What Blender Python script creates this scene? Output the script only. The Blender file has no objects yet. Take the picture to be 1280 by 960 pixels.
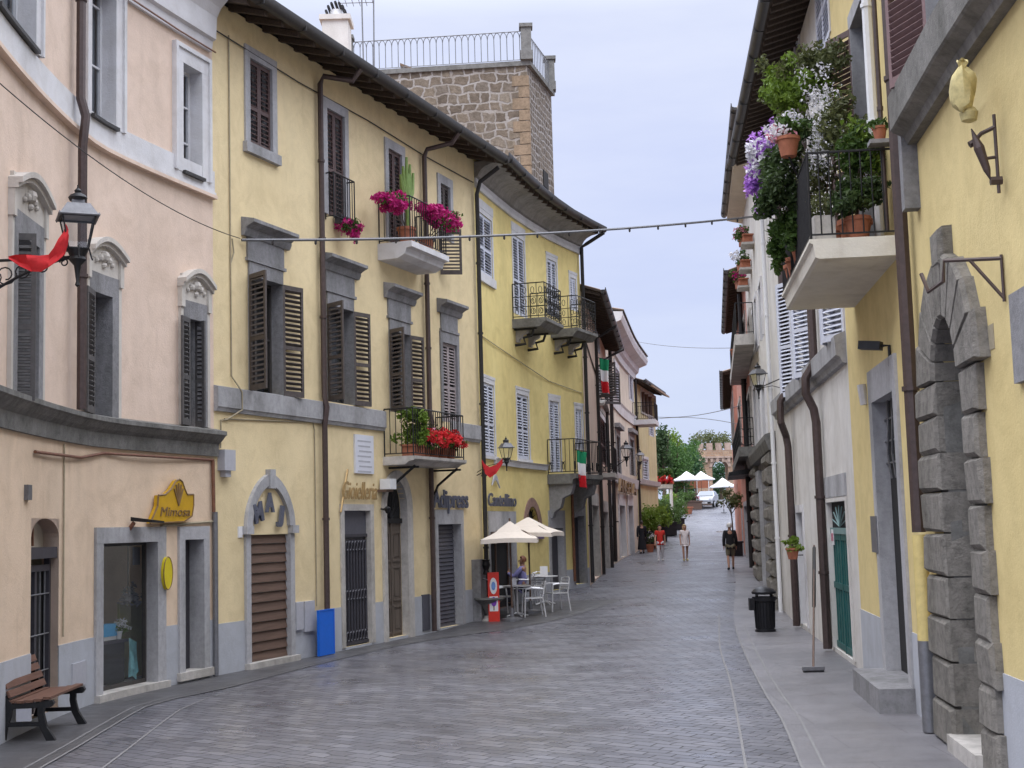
import bpy, bmesh, math, random
import numpy as np
from mathutils import Vector, Matrix
RND = random.Random(7)
NPR = np.random.default_rng(11)
scene = bpy.context.scene
COL = scene.collection
# ------------------------------------------------------------------ camera
FPX, W0, H0, CAMH = 1700.0, 1280.0, 960.0, 2.25
PITCH, ROLL = math.atan((658 - 480) / FPX), 0.028
c_f = Vector((0, math.cos(PITCH), math.sin(PITCH)))
_u0 = Vector((0, -math.sin(PITCH), math.cos(PITCH)))
_r0 = Vector((1, 0, 0))
c_r = _r0 * math.cos(ROLL) - _u0 * math.sin(ROLL)
c_u = _u0 * math.cos(ROLL) + _r0 * math.sin(ROLL)
CAM = Vector((0, 0, CAMH))
cam_d = bpy.data.cameras.new("camera")
cam = bpy.data.objects.new("camera", cam_d)
COL.objects.link(cam)
cam_d.sensor_width = 36.0
cam_d.lens = 36.0 * FPX / W0
cam_d.clip_end = 5000
cam.matrix_world = Matrix(((c_r.x, c_u.x, -c_f.x, 0), (c_r.y, c_u.y, -c_f.y, 0),
                           (c_r.z, c_u.z, -c_f.z, CAMH), (0, 0, 0, 1)))
scene.camera = cam
# ------------------------------------------------------------------ world, sun, exposure
SUN_EL, SUN_AZ = math.radians(58), math.radians(200)
world = bpy.data.worlds.new("World")
scene.world = world
world.use_nodes = True
wt = world.node_tree
wt.nodes.clear()
def wn(t, **k):
    n = wt.nodes.new(t)
    for a, b in k.items(): setattr(n, a, b)
    return n
w_out = wn('ShaderNodeOutputWorld'); w_bg = wn('ShaderNodeBackground')
w_sky = wn('ShaderNodeTexSky', sky_type='NISHITA', sun_disc=False)
w_sky.sun_elevation = SUN_EL; w_sky.sun_rotation = SUN_AZ
w_tc = wn('ShaderNodeTexCoord'); w_sep = wn('ShaderNodeSeparateXYZ')
wt.links.new(w_tc.outputs['Generated'], w_sep.inputs[0])
w_grad = wn('ShaderNodeValToRGB')          # overcast cloud deck: brighter towards the zenith
cr = w_grad.color_ramp
cr.elements[0].position = 0.0; cr.elements[0].color = (6.4, 7.2, 9.7, 1)
cr.elements[1].position = 1.0; cr.elements[1].color = (47.5, 49.5, 55.0, 1)
for _p, _c in ((0.06, (7.0, 7.8, 10.2, 1)), (0.14, (6.8, 7.6, 10.4, 1)), (0.26, (7.4, 8.1, 10.8, 1)),
               (0.36, (8.2, 8.8, 11.0, 1)), (0.55, (27, 28.4, 32.0, 1))):
    e = cr.elements.new(_p); e.color = _c
wt.links.new(w_sep.outputs['Z'], w_grad.inputs[0])
w_map = wn('ShaderNodeMapping'); w_map.inputs['Scale'].default_value = (2.2, 2.2, 9.0)
w_noise = wn('ShaderNodeTexNoise'); w_noise.inputs['Scale'].default_value = 2.0
w_noise.inputs['Detail'].default_value = 5.0; w_noise.inputs['Roughness'].default_value = 0.55
wt.links.new(w_tc.outputs['Generated'], w_map.inputs[0]); wt.links.new(w_map.outputs[0], w_noise.inputs['Vector'])
w_cr = wn('ShaderNodeValToRGB')
w_cr.color_ramp.elements[0].position = 0.35; w_cr.color_ramp.elements[0].color = (0.95, 0.96, 0.985, 1)
w_cr.color_ramp.elements[1].position = 0.68; w_cr.color_ramp.elements[1].color = (1.07, 1.06, 1.02, 1)
wt.links.new(w_noise.outputs['Fac'], w_cr.inputs[0])
w_mul = wn('ShaderNodeMixRGB', blend_type='MULTIPLY'); w_mul.inputs[0].default_value = 1.0
wt.links.new(w_grad.outputs[0], w_mul.inputs[1]); wt.links.new(w_cr.outputs[0], w_mul.inputs[2])
w_mix = wn('ShaderNodeMixRGB'); w_mix.inputs[0].default_value = 0.93
wt.links.new(w_sky.outputs[0], w_mix.inputs[1]); wt.links.new(w_mul.outputs[0], w_mix.inputs[2])
wt.links.new(w_mix.outputs[0], w_bg.inputs[0])
w_bg.inputs['Strength'].default_value = 0.095
wt.links.new(w_bg.outputs[0], w_out.inputs[0])
sun_d = bpy.data.lights.new("sun", 'SUN'); sun_d.energy = 1.3; sun_d.angle = math.radians(40); sun_d.color = (1.0, 0.97, 0.92)
sun = bpy.data.objects.new("sun", sun_d); COL.objects.link(sun)
_sd = Vector((math.sin(SUN_AZ) * math.cos(SUN_EL), math.cos(SUN_AZ) * math.cos(SUN_EL), math.sin(SUN_EL)))
sun.rotation_euler = (-_sd).to_track_quat('-Z', 'Y').to_euler()
sun.location = (0, -20, 60)
vs = scene.view_settings
vs.view_transform = 'Standard'; vs.look = 'None'; vs.gamma = 1.0; vs.use_curve_mapping = False
vs.exposure = 0.0
scene.cycles.max_bounces = 8; scene.cycles.diffuse_bounces = 4; scene.cycles.transparent_max_bounces = 12
scene.cycles.caustics_reflective = False; scene.cycles.caustics_refractive = False
# ------------------------------------------------------------------ pixel helpers
def ray(px, py):
    return c_f + c_r * ((px - 640) / FPX) - c_u * ((py - 480) / FPX)
def yh(px):
    lo, hi = 0.0, 1400.0
    for _ in range(40):
        m = (lo + hi) / 2
        if ray(px, m).z > 0: lo = m
        else: hi = m
    return lo
def plan(px, Y):
    d = ray(px, yh(px)); return (d.x / d.y * Y, Y)
GZ = [(-50, 0), (30, 0), (40, .38), (57, .58), (70, .75), (100, 2.1), (123, 3.55), (140, 4.2), (180, 5.0), (400, 6.0), (3000, 6.0)]
def gz(y):
    for (a, za), (b, zb) in zip(GZ, GZ[1:]):
        if y <= b:
            t = (y - a) / (b - a); return za + (zb - za) * t
    return 6.0
def ground_at(px, py, dz=0.0):
    d = ray(px, py); z = 0.0
    t = 0.0; lo = 0.5; hi = None
    y = 4.0
    while y < 400:
        t = y / d.y
        if CAMH + d.z * t < gz(y) + dz: break
        y += 0.05 if y < 60 else 0.2
    t = y / d.y
    return Vector((d.x * t, y, gz(y) + dz))
def at(px, py, Y):
    d = ray(px, py); return CAM + d * (Y / d.y)
# ------------------------------------------------------------------ mesh builder
ORG = {}
class MB:
    def __init__(s): s.v = []; s.f = []
    def add(s, pts, faces):
        b = len(s.v); s.v += [tuple(p) for p in pts]; s.f += [tuple(b + i for i in f) for f in faces]; return s
    def hexa(s, p):
        return s.add(p, [(0, 3, 2, 1), (4, 5, 6, 7), (0, 1, 5, 4), (1, 2, 6, 5), (2, 3, 7, 6), (3, 0, 4, 7)])
    def box(s, c, size, rot=0.0, ax=None):
        c = Vector(c); hx, hy, hz = size[0] / 2, size[1] / 2, size[2] / 2
        X = Vector((math.cos(rot), math.sin(rot), 0)); Y = Vector((-math.sin(rot), math.cos(rot), 0)); Z = Vector((0, 0, 1))
        if ax: X, Y, Z = ax
        return s.hexa([c + X * a * hx + Y * b * hy + Z * d * hz for d in (-1, 1) for a, b in ((-1, -1), (1, -1), (1, 1), (-1, 1))])
    def tube(s, pts, r, n=6, cap=True, r1=None, closed=False):
        pts = [Vector(p) for p in pts]; N = len(pts); rings = []
        up = None
        for i, p in enumerate(pts):
            if closed: t = (pts[(i + 1) % N] - pts[i - 1])
            else: t = (pts[min(i + 1, N - 1)] - pts[max(i - 1, 0)])
            if t.length < 1e-9: t = Vector((0, 0, 1))
            t.normalize()
            if up is None:
                up = Vector((0, 0, 1)) if abs(t.z) < 0.9 else Vector((1, 0, 0))
            a = t.cross(up)
            if a.length < 1e-6: a = t.orthogonal()
            a.normalize(); b = a.cross(t).normalized(); up = b
            rr = r if r1 is None else r + (r1 - r) * i / max(1, N - 1)
            if isinstance(r, (list, tuple)): rr = r[i]
            rings.append([p + (a * math.cos(2 * math.pi * k / n) + b * math.sin(2 * math.pi * k / n)) * rr for k in range(n)])
        b0 = len(s.v)
        for R_ in rings: s.v += [tuple(q) for q in R_]
        M_ = N if closed else N - 1
        for i in range(M_):
            for k in range(n):
                j = (i + 1) % N
                s.f.append((b0 + i * n + k, b0 + i * n + (k + 1) % n, b0 + j * n + (k + 1) % n, b0 + j * n + k))
        if cap and not closed:
            s.f.append(tuple(b0 + k for k in range(n))[::-1]); s.f.append(tuple(b0 + (N - 1) * n + k for k in range(n)))
        return s
    def lathe(s, c, prof, n=16, sx=1.0, sy=1.0, rot=0.0):
        c = Vector(c); b0 = len(s.v)
        for r, z in prof:
            for k in range(n):
                a = 2 * math.pi * k / n + rot
                s.v.append((c.x + r * sx * math.cos(a), c.y + r * sy * math.sin(a), c.z + z))
        for i in range(len(prof) - 1):
            for k in range(n):
                s.f.append((b0 + i * n + k, b0 + i * n + (k + 1) % n, b0 + (i + 1) * n + (k + 1) % n, b0 + (i + 1) * n + k))
        s.f.append(tuple(b0 + k for k in range(n))[::-1]); s.f.append(tuple(b0 + (len(prof) - 1) * n + k for k in range(n)))
        return s
    def prism(s, pts, vec):
        """planar polygon (3d points) extruded by vec"""
        n = len(pts); vec = Vector(vec); P = [Vector(p) for p in pts]
        return s.add(P + [p + vec for p in P], [tuple(range(n))[::-1], tuple(range(n, 2 * n))] + [(i, (i + 1) % n, n + (i + 1) % n, n + i) for i in range(n)])
    # ---- facade helpers
    def fbox(s, F, s0, s1, z0, z1, o0, o1):
        br = F.breaks(s0, s1)
        for a, b in zip(br, br[1:]):
            s.hexa([F.p(a, z0, o0), F.p(b, z0, o0), F.p(b, z0, o1), F.p(a, z0, o1), F.p(a, z1, o0), F.p(b, z1, o0), F.p(b, z1, o1), F.p(a, z1, o1)])
        return s
    def fprof(s, F, s0, s1, prof):
        br = F.breaks(s0, s1); n = len(prof); b0 = len(s.v)
        for a in br: s.v += [tuple(F.p(a, z, o)) for o, z in prof]
        for i in range(len(br) - 1):
            for k in range(n):
                s.f.append((b0 + i * n + k, b0 + i * n + (k + 1) % n, b0 + (i + 1) * n + (k + 1) % n, b0 + (i + 1) * n + k))
        s.f.append(tuple(b0 + k for k in range(n))[::-1]); s.f.append(tuple(b0 + (len(br) - 1) * n + k for k in range(n)))
        return s
    def fprism(s, F, pts, o0, o1):
        n = len(pts)
        P = [F.p(a, z, o0) for a, z in pts] + [F.p(a, z, o1) for a, z in pts]
        return s.add(P, [tuple(range(n))[::-1], tuple(range(n, 2 * n))] + [(i, (i + 1) % n, n + (i + 1) % n, n + i) for i in range(n)])
    def fring(s, F, outer, inner, o0, o1, closed=False):
        """band between two polylines (s,z) of equal length, extruded o0..o1"""
        n = len(outer)
        for i in range(n if closed else n - 1):
            j = (i + 1) % n
            q = [outer[i], outer[j], inner[j], inner[i]]
            s.hexa([F.p(a, z, o0) for a, z in q] + [F.p(a, z, o1) for a, z in q])
        return s
    def build(s, name, mat, parent=None, smooth=False, kind=None, origin=None):
        if not s.v: s.v = [(0, 0, -5)] * 3; s.f = [(0, 1, 2)]
        A = np.array(s.v, dtype=float)
        o = Vector(((A[:, 0].min() + A[:, 0].max()) / 2, (A[:, 1].min() + A[:, 1].max()) / 2, A[:, 2].min())) if origin is None else Vector(origin)
        A = A - np.array(o)
        me = bpy.data.meshes.new(name); me.from_pydata(A.tolist(), [], s.f)
        bm = bmesh.new(); bm.from_mesh(me); (bmesh.ops.remove_doubles(bm, verts=bm.verts[:], dist=.0006) if 'wall' in name else None); bmesh.ops.recalc_face_normals(bm, faces=bm.faces[:]) if len(s.f) < 20000 else None
        bm.to_mesh(me); bm.free()
        if smooth:
            me.polygons.foreach_set('use_smooth', [True] * len(me.polygons))
            try: me.set_sharp_from_angle(angle=math.radians(40))
            except Exception: pass
        if mat: me.materials.append(mat)
        ob = bpy.data.objects.new(name, me); COL.objects.link(ob)
        ORG[ob.name] = o
        if parent is not None:
            ob.parent = parent; ob.location = o - ORG[parent.name]
        else: ob.location = o
        if kind: ob['kind'] = kind
        return ob
def tag(o, label, cat, group=None):
    o['label'] = label; o['category'] = cat
    if group: o['group'] = group
    return o
def root(name, loc, label, cat, group=None):
    o = bpy.data.objects.new(name, None); COL.objects.link(o); o.location = loc; o.empty_display_size = 0.2
    ORG[o.name] = Vector(loc); return tag(o, label, cat, group)
def copy_tree(o, parent=None):
    c = o.copy(); COL.objects.link(c)
    if parent is not None: c.parent = parent
    for ch in list(o.children): copy_tree(ch, c)
    return c
# ------------------------------------------------------------------ facade frame
def catmull(P, step=0.45):
    out = []
    P = [Vector((p[0], p[1])) for p in P]
    for i in range(len(P) - 1):
        p0 = P[max(i - 1, 0)]; p1 = P[i]; p2 = P[i + 1]; p3 = P[min(i + 2, len(P) - 1)]
        n = max(1, int((p2 - p1).length / step))
        for k in range(n):
            t = k / n
            out.append(0.5 * ((2 * p1) + (p2 - p0) * t + (2 * p0 - 5 * p1 + 4 * p2 - p3) * t * t + (3 * p1 - p0 - 3 * p2 + p3) * t ** 3))
    out.append(P[-1]); return out
class Fac:
    def __init__(s, pts, side, curved=False, step=0.45):
        s.P = catmull(pts, step) if curved else [Vector((p[0], p[1])) for p in pts]
        s.side = side; s.cum = [0.0]
        for a, b in zip(s.P, s.P[1:]): s.cum.append(s.cum[-1] + (b - a).length)
        s.L = s.cum[-1]; seg = []
        for a, b in zip(s.P, s.P[1:]):
            d = (b - a).normalized(); seg.append(Vector((d.y, -d.x)) if side == 'L' else Vector((-d.y, d.x)))
        s.N = [seg[0]] + [(a + b).normalized() for a, b in zip(seg, seg[1:])] + [seg[-1]]
    def idx(s, q):
        for i in range(len(s.cum) - 2):
            if q < s.cum[i + 1]: return i
        return len(s.cum) - 2
    def p(s, q, z, o=0.0):
        i = s.idx(q); t = (q - s.cum[i]) / (s.cum[i + 1] - s.cum[i])
        b = s.P[i] + (s.P[i + 1] - s.P[i]) * t
        tc = min(max(t, 0), 1)
        n = (s.N[i] * (1 - tc) + s.N[i + 1] * tc).normalized()
        return Vector((b.x + n.x * o, b.y + n.y * o, z))
    def n(s, q): return (s.p(q, 0, 1) - s.p(q, 0, 0)).normalized()
    def t(s, q): return (s.p(q + .01, 0, 0) - s.p(q - .01, 0, 0)).normalized()
    def breaks(s, a, b):
        if len(s.P) == 2: return [a, b]
        return [a] + [c for c in s.cum if a + 1e-4 < c < b - 1e-4] + [b]
    def hit(s, px, py, o=0.0):
        d = ray(px, py); best = None
        m = len(s.P) - 1
        for i in range(m):
            a = s.P[i] + s.N[i] * o; b = s.P[i + 1] + s.N[i + 1] * o
            e = b - a
            # CAM + d t = a + e u
            det = d.x * (-e.y) - d.y * (-e.x)
            if abs(det) < 1e-9: continue
            t = (a.x * (-e.y) - a.y * (-e.x)) / det
            u = (d.x * a.y - d.y * a.x) / det
            if t <= 0: continue
            lo = -0.001 if i else -99; hi = 1.001 if i < m - 1 else 99
            if lo <= u <= hi:
                q = s.cum[i] + u * (s.cum[i + 1] - s.cum[i])
                pen = 0 if 0 <= u <= 1 else abs(u)
                if best is None or pen < best[2]: best = (q, CAMH + d.z * t, pen)
        return best[0], best[1]
    def R(s, xl, xr, yt, yb, o=0.0):
        ym = (yt + yb) / 2; xc = (xl + xr) / 2
        a = s.hit(xl, ym, o)[0]; b = s.hit(xr, ym, o)[0]
        dx = (yb - yt) / 2 * 0.03
        zt = s.hit(xc, yt, o)[1]; zb = s.hit(xc, yb, o)[1]
        if a > b: a, b = b, a
        return a, b, zb, zt
    def S(s, px, py=None, o=0.0): return s.hit(px, yh(px) if py is None else py, o)[0]
    def Z(s, px, py, o=0.0): return s.hit(px, py, o)[1]
    def inside(s): return s.side
# ------------------------------------------------------------------ materials
def newmat(name):
    m = bpy.data.materials.new(name); m.use_nodes = True
    nt = m.node_tree; nt.nodes.clear()
    out = nt.nodes.new('ShaderNodeOutputMaterial'); bs = nt.nodes.new('ShaderNodeBsdfPrincipled')
    nt.links.new(bs.outputs[0], out.inputs[0])
    return m, nt, bs
def nd(nt, t, **k):
    n = nt.nodes.new(t)
    for a, b in k.items():
        if a.startswith('i_'): n.inputs[a[2:].replace('_', ' ')].default_value = b
        else: setattr(n, a, b)
    return n
def ramp(nt, fac, stops):
    r = nt.nodes.new('ShaderNodeValToRGB'); e = r.color_ramp.elements
    while len(e) < len(stops): e.new(0.5)
    for x, (p, c) in zip(e, stops): x.position = p; x.color = (*c, 1) if len(c) == 3 else c
    nt.links.new(fac, r.inputs[0]); return r.outputs[0]
def posmap(nt, scale=(1, 1, 1), rot=(0, 0, 0)):
    g = nt.nodes.new('ShaderNodeNewGeometry'); mp = nt.nodes.new('ShaderNodeMapping')
    mp.inputs['Scale'].default_value = scale; mp.inputs['Rotation'].default_value = rot
    nt.links.new(g.outputs['Position'], mp.inputs[0]); return mp.outputs[0]
def noise(nt, vec, scale, detail=4, rough=0.55, dist=0.0):
    n = nt.nodes.new('ShaderNodeTexNoise'); n.inputs['Scale'].default_value = scale
    n.inputs['Detail'].default_value = detail; n.inputs['Roughness'].default_value = rough; n.inputs['Distortion'].default_value = dist
    nt.links.new(vec, n.inputs['Vector']); return n.outputs['Fac']
def mixc(nt, f, a, b, mode='MIX'):
    m = nt.nodes.new('ShaderNodeMixRGB'); m.blend_type = mode
    for sock, v in ((m.inputs[0], f), (m.inputs[1], a), (m.inputs[2], b)):
        if isinstance(v, (int, float)): sock.default_value = v
        elif isinstance(v, tuple): sock.default_value = (*v, 1) if len(v) == 3 else v
        else: nt.links.new(v, sock)
    return m.outputs[0]
def bump(nt, bs, h, strength=0.2, dist=0.02):
    b = nt.nodes.new('ShaderNodeBump'); b.inputs['Strength'].default_value = strength; b.inputs['Distance'].default_value = dist
    nt.links.new(h, b.inputs['Height']); nt.links.new(b.outputs[0], bs.inputs['Normal'])
def sc(c, k): return tuple(min(1, x * k) for x in c)
def plaster(name, c, c2=None, streak=0.25, patch=0.5):
    m, nt, bs = newmat(name); v = posmap(nt)
    c2 = c2 or sc(c, 0.86)
    big = noise(nt, v, 0.55, 6, 0.6, 0.4)
    col = mixc(nt, ramp(nt, big, [(0.32, (0, 0, 0)), (0.7, (patch, patch, patch))]), c, c2)
    fine = noise(nt, v, 5, 4, 0.6)
    col = mixc(nt, 1.0, col, ramp(nt, fine, [(0.3, (.965, .965, .965)), (0.7, (1.02, 1.02, 1.02))]), 'MULTIPLY')
    drip = noise(nt, posmap(nt, (3.2, 3.2, 0.30)), 1.0, 4, 0.55, 0.3)
    where = noise(nt, v, 0.45, 2, 0.5)
    dm = mixc(nt, 1.0, ramp(nt, drip, [(0.56, (0, 0, 0)), (0.70, (1, 1, 1))]), ramp(nt, where, [(0.48, (0, 0, 0)), (0.62, (1, 1, 1))]), 'MULTIPLY')
    col = mixc(nt, dm, col, mixc(nt, 1.0, col, (1 - streak * .9, 1 - streak, 1 - streak * 1.05), 'MULTIPLY'))
    st = noise(nt, posmap(nt, (1.1, 1.1, 0.22)), 1.0, 3, 0.5, 0.6)
    col = mixc(nt, 1.0, col, ramp(nt, st, [(0.30, (1 - streak * .6,) * 3), (0.55, (1, 1, 1))]), 'MULTIPLY')
    cl = noise(nt, v, 1.9, 6, 0.7, 0.8)
    col = mixc(nt, 1.0, col, ramp(nt, cl, [(0.34, (.90, .89, .875)), (0.54, (1, 1, 1)), (0.75, (1.03, 1.03, 1.04))]), 'MULTIPLY')
    nt.links.new(col, bs.inputs['Base Color']); bs.inputs['Roughness'].default_value = 0.92
    bs.inputs['Specular IOR Level'].default_value = 0.2
    h = noise(nt, v, 28, 6, 0.7); bump(nt, bs, h, 0.35, 0.02); return m
def stone(name, c, dark=0.6, scale=9, rough=0.85, bstr=0.5):
    m, nt, bs = newmat(name); v = posmap(nt)
    a = noise(nt, v, scale, 8, 0.72)
    col = ramp(nt, a, [(0.28, sc(c, dark)), (0.55, c), (0.8, sc(c, 1.16))])
    b = noise(nt, posmap(nt, (1.3, 1.3, 0.35)), 1.4, 4, 0.6)
    col = mixc(nt, 1.0, col, ramp(nt, b, [(0.3, (.68, .68, .66)), (0.58, (1.05, 1.05, 1.05))]), 'MULTIPLY')
    nt.links.new(col, bs.inputs['Base Color']); bs.inputs['Roughness'].default_value = rough
    bs.inputs['Specular IOR Level'].default_value = 0.25
    bump(nt, bs, noise(nt, v, scale * 3, 6, 0.75), bstr, 0.03); return m
def plain(name, c, rough=0.6, metal=0.0, var=0.12, scale=14, spec=0.4, bstr=0.08):
    m, nt, bs = newmat(name); v = posmap(nt)
    col = ramp(nt, noise(nt, v, scale, 5, 0.65), [(0.3, sc(c, 1 - var)), (0.7, sc(c, 1 + var))])
    nt.links.new(col, bs.inputs['Base Color']); bs.inputs['Roughness'].default_value = rough
    bs.inputs['Metallic'].default_value = metal; bs.inputs['Specular IOR Level'].default_value = spec
    if bstr: bump(nt, bs, noise(nt, v, scale * 4, 4, 0.6), bstr, 0.01)
    return m
def wood(name, c, rough=0.6, axis='z', var=0.35):
    m, nt, bs = newmat(name)
    scl = {'z': (9, 9, 0.7), 'h': (0.9, 0.9, 16), 'y': (16, 0.8, 16)}[axis]
    a = noise(nt, posmap(nt, scl), 2.2, 6, 0.6, 0.3)
    col = ramp(nt, a, [(0.25, sc(c, 1 - var)), (0.55, c), (0.8, sc(c, 1 + var * .6))])
    nt.links.new(col, bs.inputs['Base Color']); bs.inputs['Roughness'].default_value = rough; bs.inputs['Specular IOR Level'].default_value = 0.3
    bump(nt, bs, a, 0.15, 0.01); return m
def foliage(name, c, c2, var_scale=2.5, trans=0.35):
    m, nt, bs = newmat(name); v = posmap(nt)
    col = ramp(nt, noise(nt, v, var_scale, 3, 0.6), [(0.32, c), (0.68, c2)])
    col = mixc(nt, 0.5, col, ramp(nt, noise(nt, v, 37, 2, 0.5), [(0.3, sc(c, .7)), (0.7, sc(c2, 1.3))]))
    nt.links.new(col, bs.inputs['Base Color']); bs.inputs['Roughness'].default_value = 0.5; bs.inputs['Specular IOR Level'].default_value = 0.35
    tr = nt.nodes.new('ShaderNodeBsdfTranslucent'); nt.links.new(col, tr.inputs[0])
    mx = nt.nodes.new('ShaderNodeMixShader'); mx.inputs[0].default_value = trans
    out = [n for n in nt.nodes if n.type == 'OUTPUT_MATERIAL'][0]
    nt.links.new(bs.outputs[0], mx.inputs[1]); nt.links.new(tr.outputs[0], mx.inputs[2]); nt.links.new(mx.outputs[0], out.inputs[0])
    return m
def glass(name, tint=(0.5, 0.55, 0.58), refl=0.12, fres=.4):
    m, nt, bs = newmat(name)
    out = [n for n in nt.nodes if n.type == 'OUTPUT_MATERIAL'][0]
    nt.nodes.remove(bs)
    t = nd(nt, 'ShaderNodeBsdfTransparent'); t.inputs[0].default_value = (*tint, 1)
    g = nd(nt, 'ShaderNodeBsdfGlossy'); g.inputs['Roughness'].default_value = 0.04; g.inputs[0].default_value = (.8, .85, .9, 1)
    lw = nd(nt, 'ShaderNodeLayerWeight'); lw.inputs[0].default_value = 0.35
    mt = nd(nt, 'ShaderNodeMath', operation='MULTIPLY_ADD'); mt.inputs[1].default_value = fres; mt.inputs[2].default_value = refl * .5
    nt.links.new(lw.outputs['Fresnel'], mt.inputs[0])
    mx = nd(nt, 'ShaderNodeMixShader'); nt.links.new(mt.outputs[0], mx.inputs[0])
    nt.links.new(t.outputs[0], mx.inputs[1]); nt.links.new(g.outputs[0], mx.inputs[2]); nt.links.new(mx.outputs[0], out.inputs[0])
    return m
def masonry(name, tdir, bw, bh, cols, mortar, distort=0.06, msize=0.03, rough_scale=7):
    """coursed stone on a vertical wall running along tdir"""
    m, nt, bs = newmat(name)
    g = nd(nt, 'ShaderNodeNewGeometry')
    dt = nd(nt, 'ShaderNodeVectorMath', operation='DOT_PRODUCT'); dt.inputs[1].default_value = (tdir[0], tdir[1], 0)
    nt.links.new(g.outputs['Position'], dt.inputs[0])
    sp = nd(nt, 'ShaderNodeSeparateXYZ'); nt.links.new(g.outputs['Position'], sp.inputs[0])
    cb = nd(nt, 'ShaderNodeCombineXYZ'); nt.links.new(dt.outputs['Value'], cb.inputs[0]); nt.links.new(sp.outputs['Z'], cb.inputs[1])
    nz = nd(nt, 'ShaderNodeTexNoise'); nz.inputs['Scale'].default_value = 1.7; nz.inputs['Detail'].default_value = 4
    nt.links.new(cb.outputs[0], nz.inputs['Vector'])
    ad = nd(nt, 'ShaderNodeVectorMath', operation='MULTIPLY_ADD'); ad.inputs[1].default_value = (distort * 3, distort * 3, 0)
    nt.links.new(nz.outputs['Color'], ad.inputs[0]); nt.links.new(cb.outputs[0], ad.inputs[2])
    bt = nd(nt, 'ShaderNodeTexBrick'); bt.inputs['Scale'].default_value = 1.0
    bt.inputs['Brick Width'].default_value = bw; bt.inputs['Row Height'].default_value = bh; bt.inputs['Mortar Size'].default_value = msize
    bt.inputs['Mortar Smooth'].default_value = 0.4; bt.inputs['Bias'].default_value = 0.0
    bt.inputs['Color1'].default_value = (0, 0, 0, 1); bt.inputs['Color2'].default_value = (1, 1, 1, 1); bt.inputs['Mortar'].default_value = (.5, .5, .5, 1)
    bt.offset = 0.43; bt.squash = 0.8; bt.squash_frequency = 3
    nt.links.new(ad.outputs[0], bt.inputs['Vector'])
    v = posmap(nt)
    bc = ramp(nt, bt.outputs['Color'], [(i / (len(cols) - 1), c) for i, c in enumerate(cols)])
    bc = mixc(nt, 1.0, bc, ramp(nt, noise(nt, v, rough_scale, 6, 0.7), [(0.3, (.62, .62, .6)), (0.7, (1.2, 1.2, 1.2))]), 'MULTIPLY')
    mo = mixc(nt, noise(nt, v, 3, 4), mortar, sc(mortar, .7))
    wob = noise(nt, v, 1.1, 3)
    mf = nd(nt, 'ShaderNodeMath', operation='MULTIPLY'); nt.links.new(bt.outputs['Fac'], mf.inputs[0])
    nt.links.new(ramp(nt, wob, [(0.3, (.35, .35, .35)), (0.6, (1, 1, 1))]), mf.inputs[1])
    col = mixc(nt, mf.outputs[0], bc, mo)
    nt.links.new(col, bs.inputs['Base Color']); bs.inputs['Roughness'].default_value = 0.95; bs.inputs['Specular IOR Level'].default_value = 0.15
    hs = nd(nt, 'ShaderNodeMath', operation='MULTIPLY_ADD'); hs.inputs[1].default_value = -0.8
    nt.links.new(bt.outputs['Fac'], hs.inputs[0]); nt.links.new(noise(nt, v, rough_scale * 2, 5, .7), hs.inputs[2])
    bump(nt, bs, hs.outputs[0], 0.7, 0.05); return m
# ------------------------------------------------------------------ material library
M = {}
M['pink'] = plaster('pink_plaster', (.745, .59, .485), (.68, .53, .43), .12, .7)
M['pink_low'] = plaster('pink_plaster_ground_floor', (.76, .585, .43), (.70, .55, .41), .14, .8)
M['yellow'] = plaster('ochre_plaster', (.79, .65, .40), (.72, .58, .34), .12, .7)
M['lemon'] = plaster('lemon_plaster', (.82, .68, .30), (.75, .60, .25), .16, .8)
M['yellow_r'] = plaster('warm_yellow_plaster', (.72, .585, .29), (.66, .525, .245), .10, .7)
M['white_pl'] = plaster('white_plaster', (.71, .685, .66), (.60, .57, .53), .22, .8)
M['old_pl'] = plaster('old_cream_plaster', (.62, .55, .46), (.46, .40, .33), .3, .9)
M['cream'] = plaster('cream_plaster', (.68, .60, .50), (.60, .53, .44), .15, .7)
M['peach'] = plaster('peach_plaster', (.66, .52, .42), (.58, .46, .38), .15, .7)
M['straw'] = plaster('straw_plaster', (.66, .58, .33), (.58, .52, .34), .15, .7)
M['red_pl'] = plaster('brick_red_plaster', (.56, .27, .21), (.48, .23, .18), .2, .8)
M['dado'] = plaster('lavender_grey_plinth', (.455, .47, .51), (.41, .42, .455), .12, .7)
M['stucco'] = plaster('cream_stucco_hood', (.62, .58, .53), (.52, .48, .44), .2, .9)
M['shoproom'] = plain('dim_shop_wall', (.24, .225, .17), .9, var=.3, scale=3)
M['trim'] = plaster('white_trim', (.68, .67, .685), (.60, .59, .60), .18, .8)
M['peperino'] = stone('grey_peperino', (.27, .265, .275), .68, 12)
M['peperino_lt'] = stone('light_grey_peperino', (.41, .405, .42), .8, 12, bstr=.3)
M['peperino_dk'] = stone('dark_weathered_peperino', (.20, .195, .185), .55, 8)
M['cornice_gr'] = stone('grey_brown_cornice', (.31, .295, .275), .7, 8, bstr=.3)
M['belt_dk'] = stone('dark_olive_belt_stone', (.215, .205, .19), .6, 8)
M['band'] = stone('grey_band_stone', (.36, .355, .365), .75, 10, bstr=.3)
M['wh_concrete'] = plaster('whitewashed_concrete', (.74, .70, .62), (.66, .62, .54), .2, .8)
M['rustic'] = stone('rusticated_stone', (.265, .245, .22), .5, 9, bstr=1.0)
M['travertine'] = stone('pale_travertine', (.50, .47, .44), .75, 8, bstr=.3)
M['marble'] = plain('white_marble', (.66, .67, .73), .35, var=.06, scale=3)
M['br_shut'] = plain('brown_shutter_paint', (.10, .062, .058), .55, var=.2)
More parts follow.
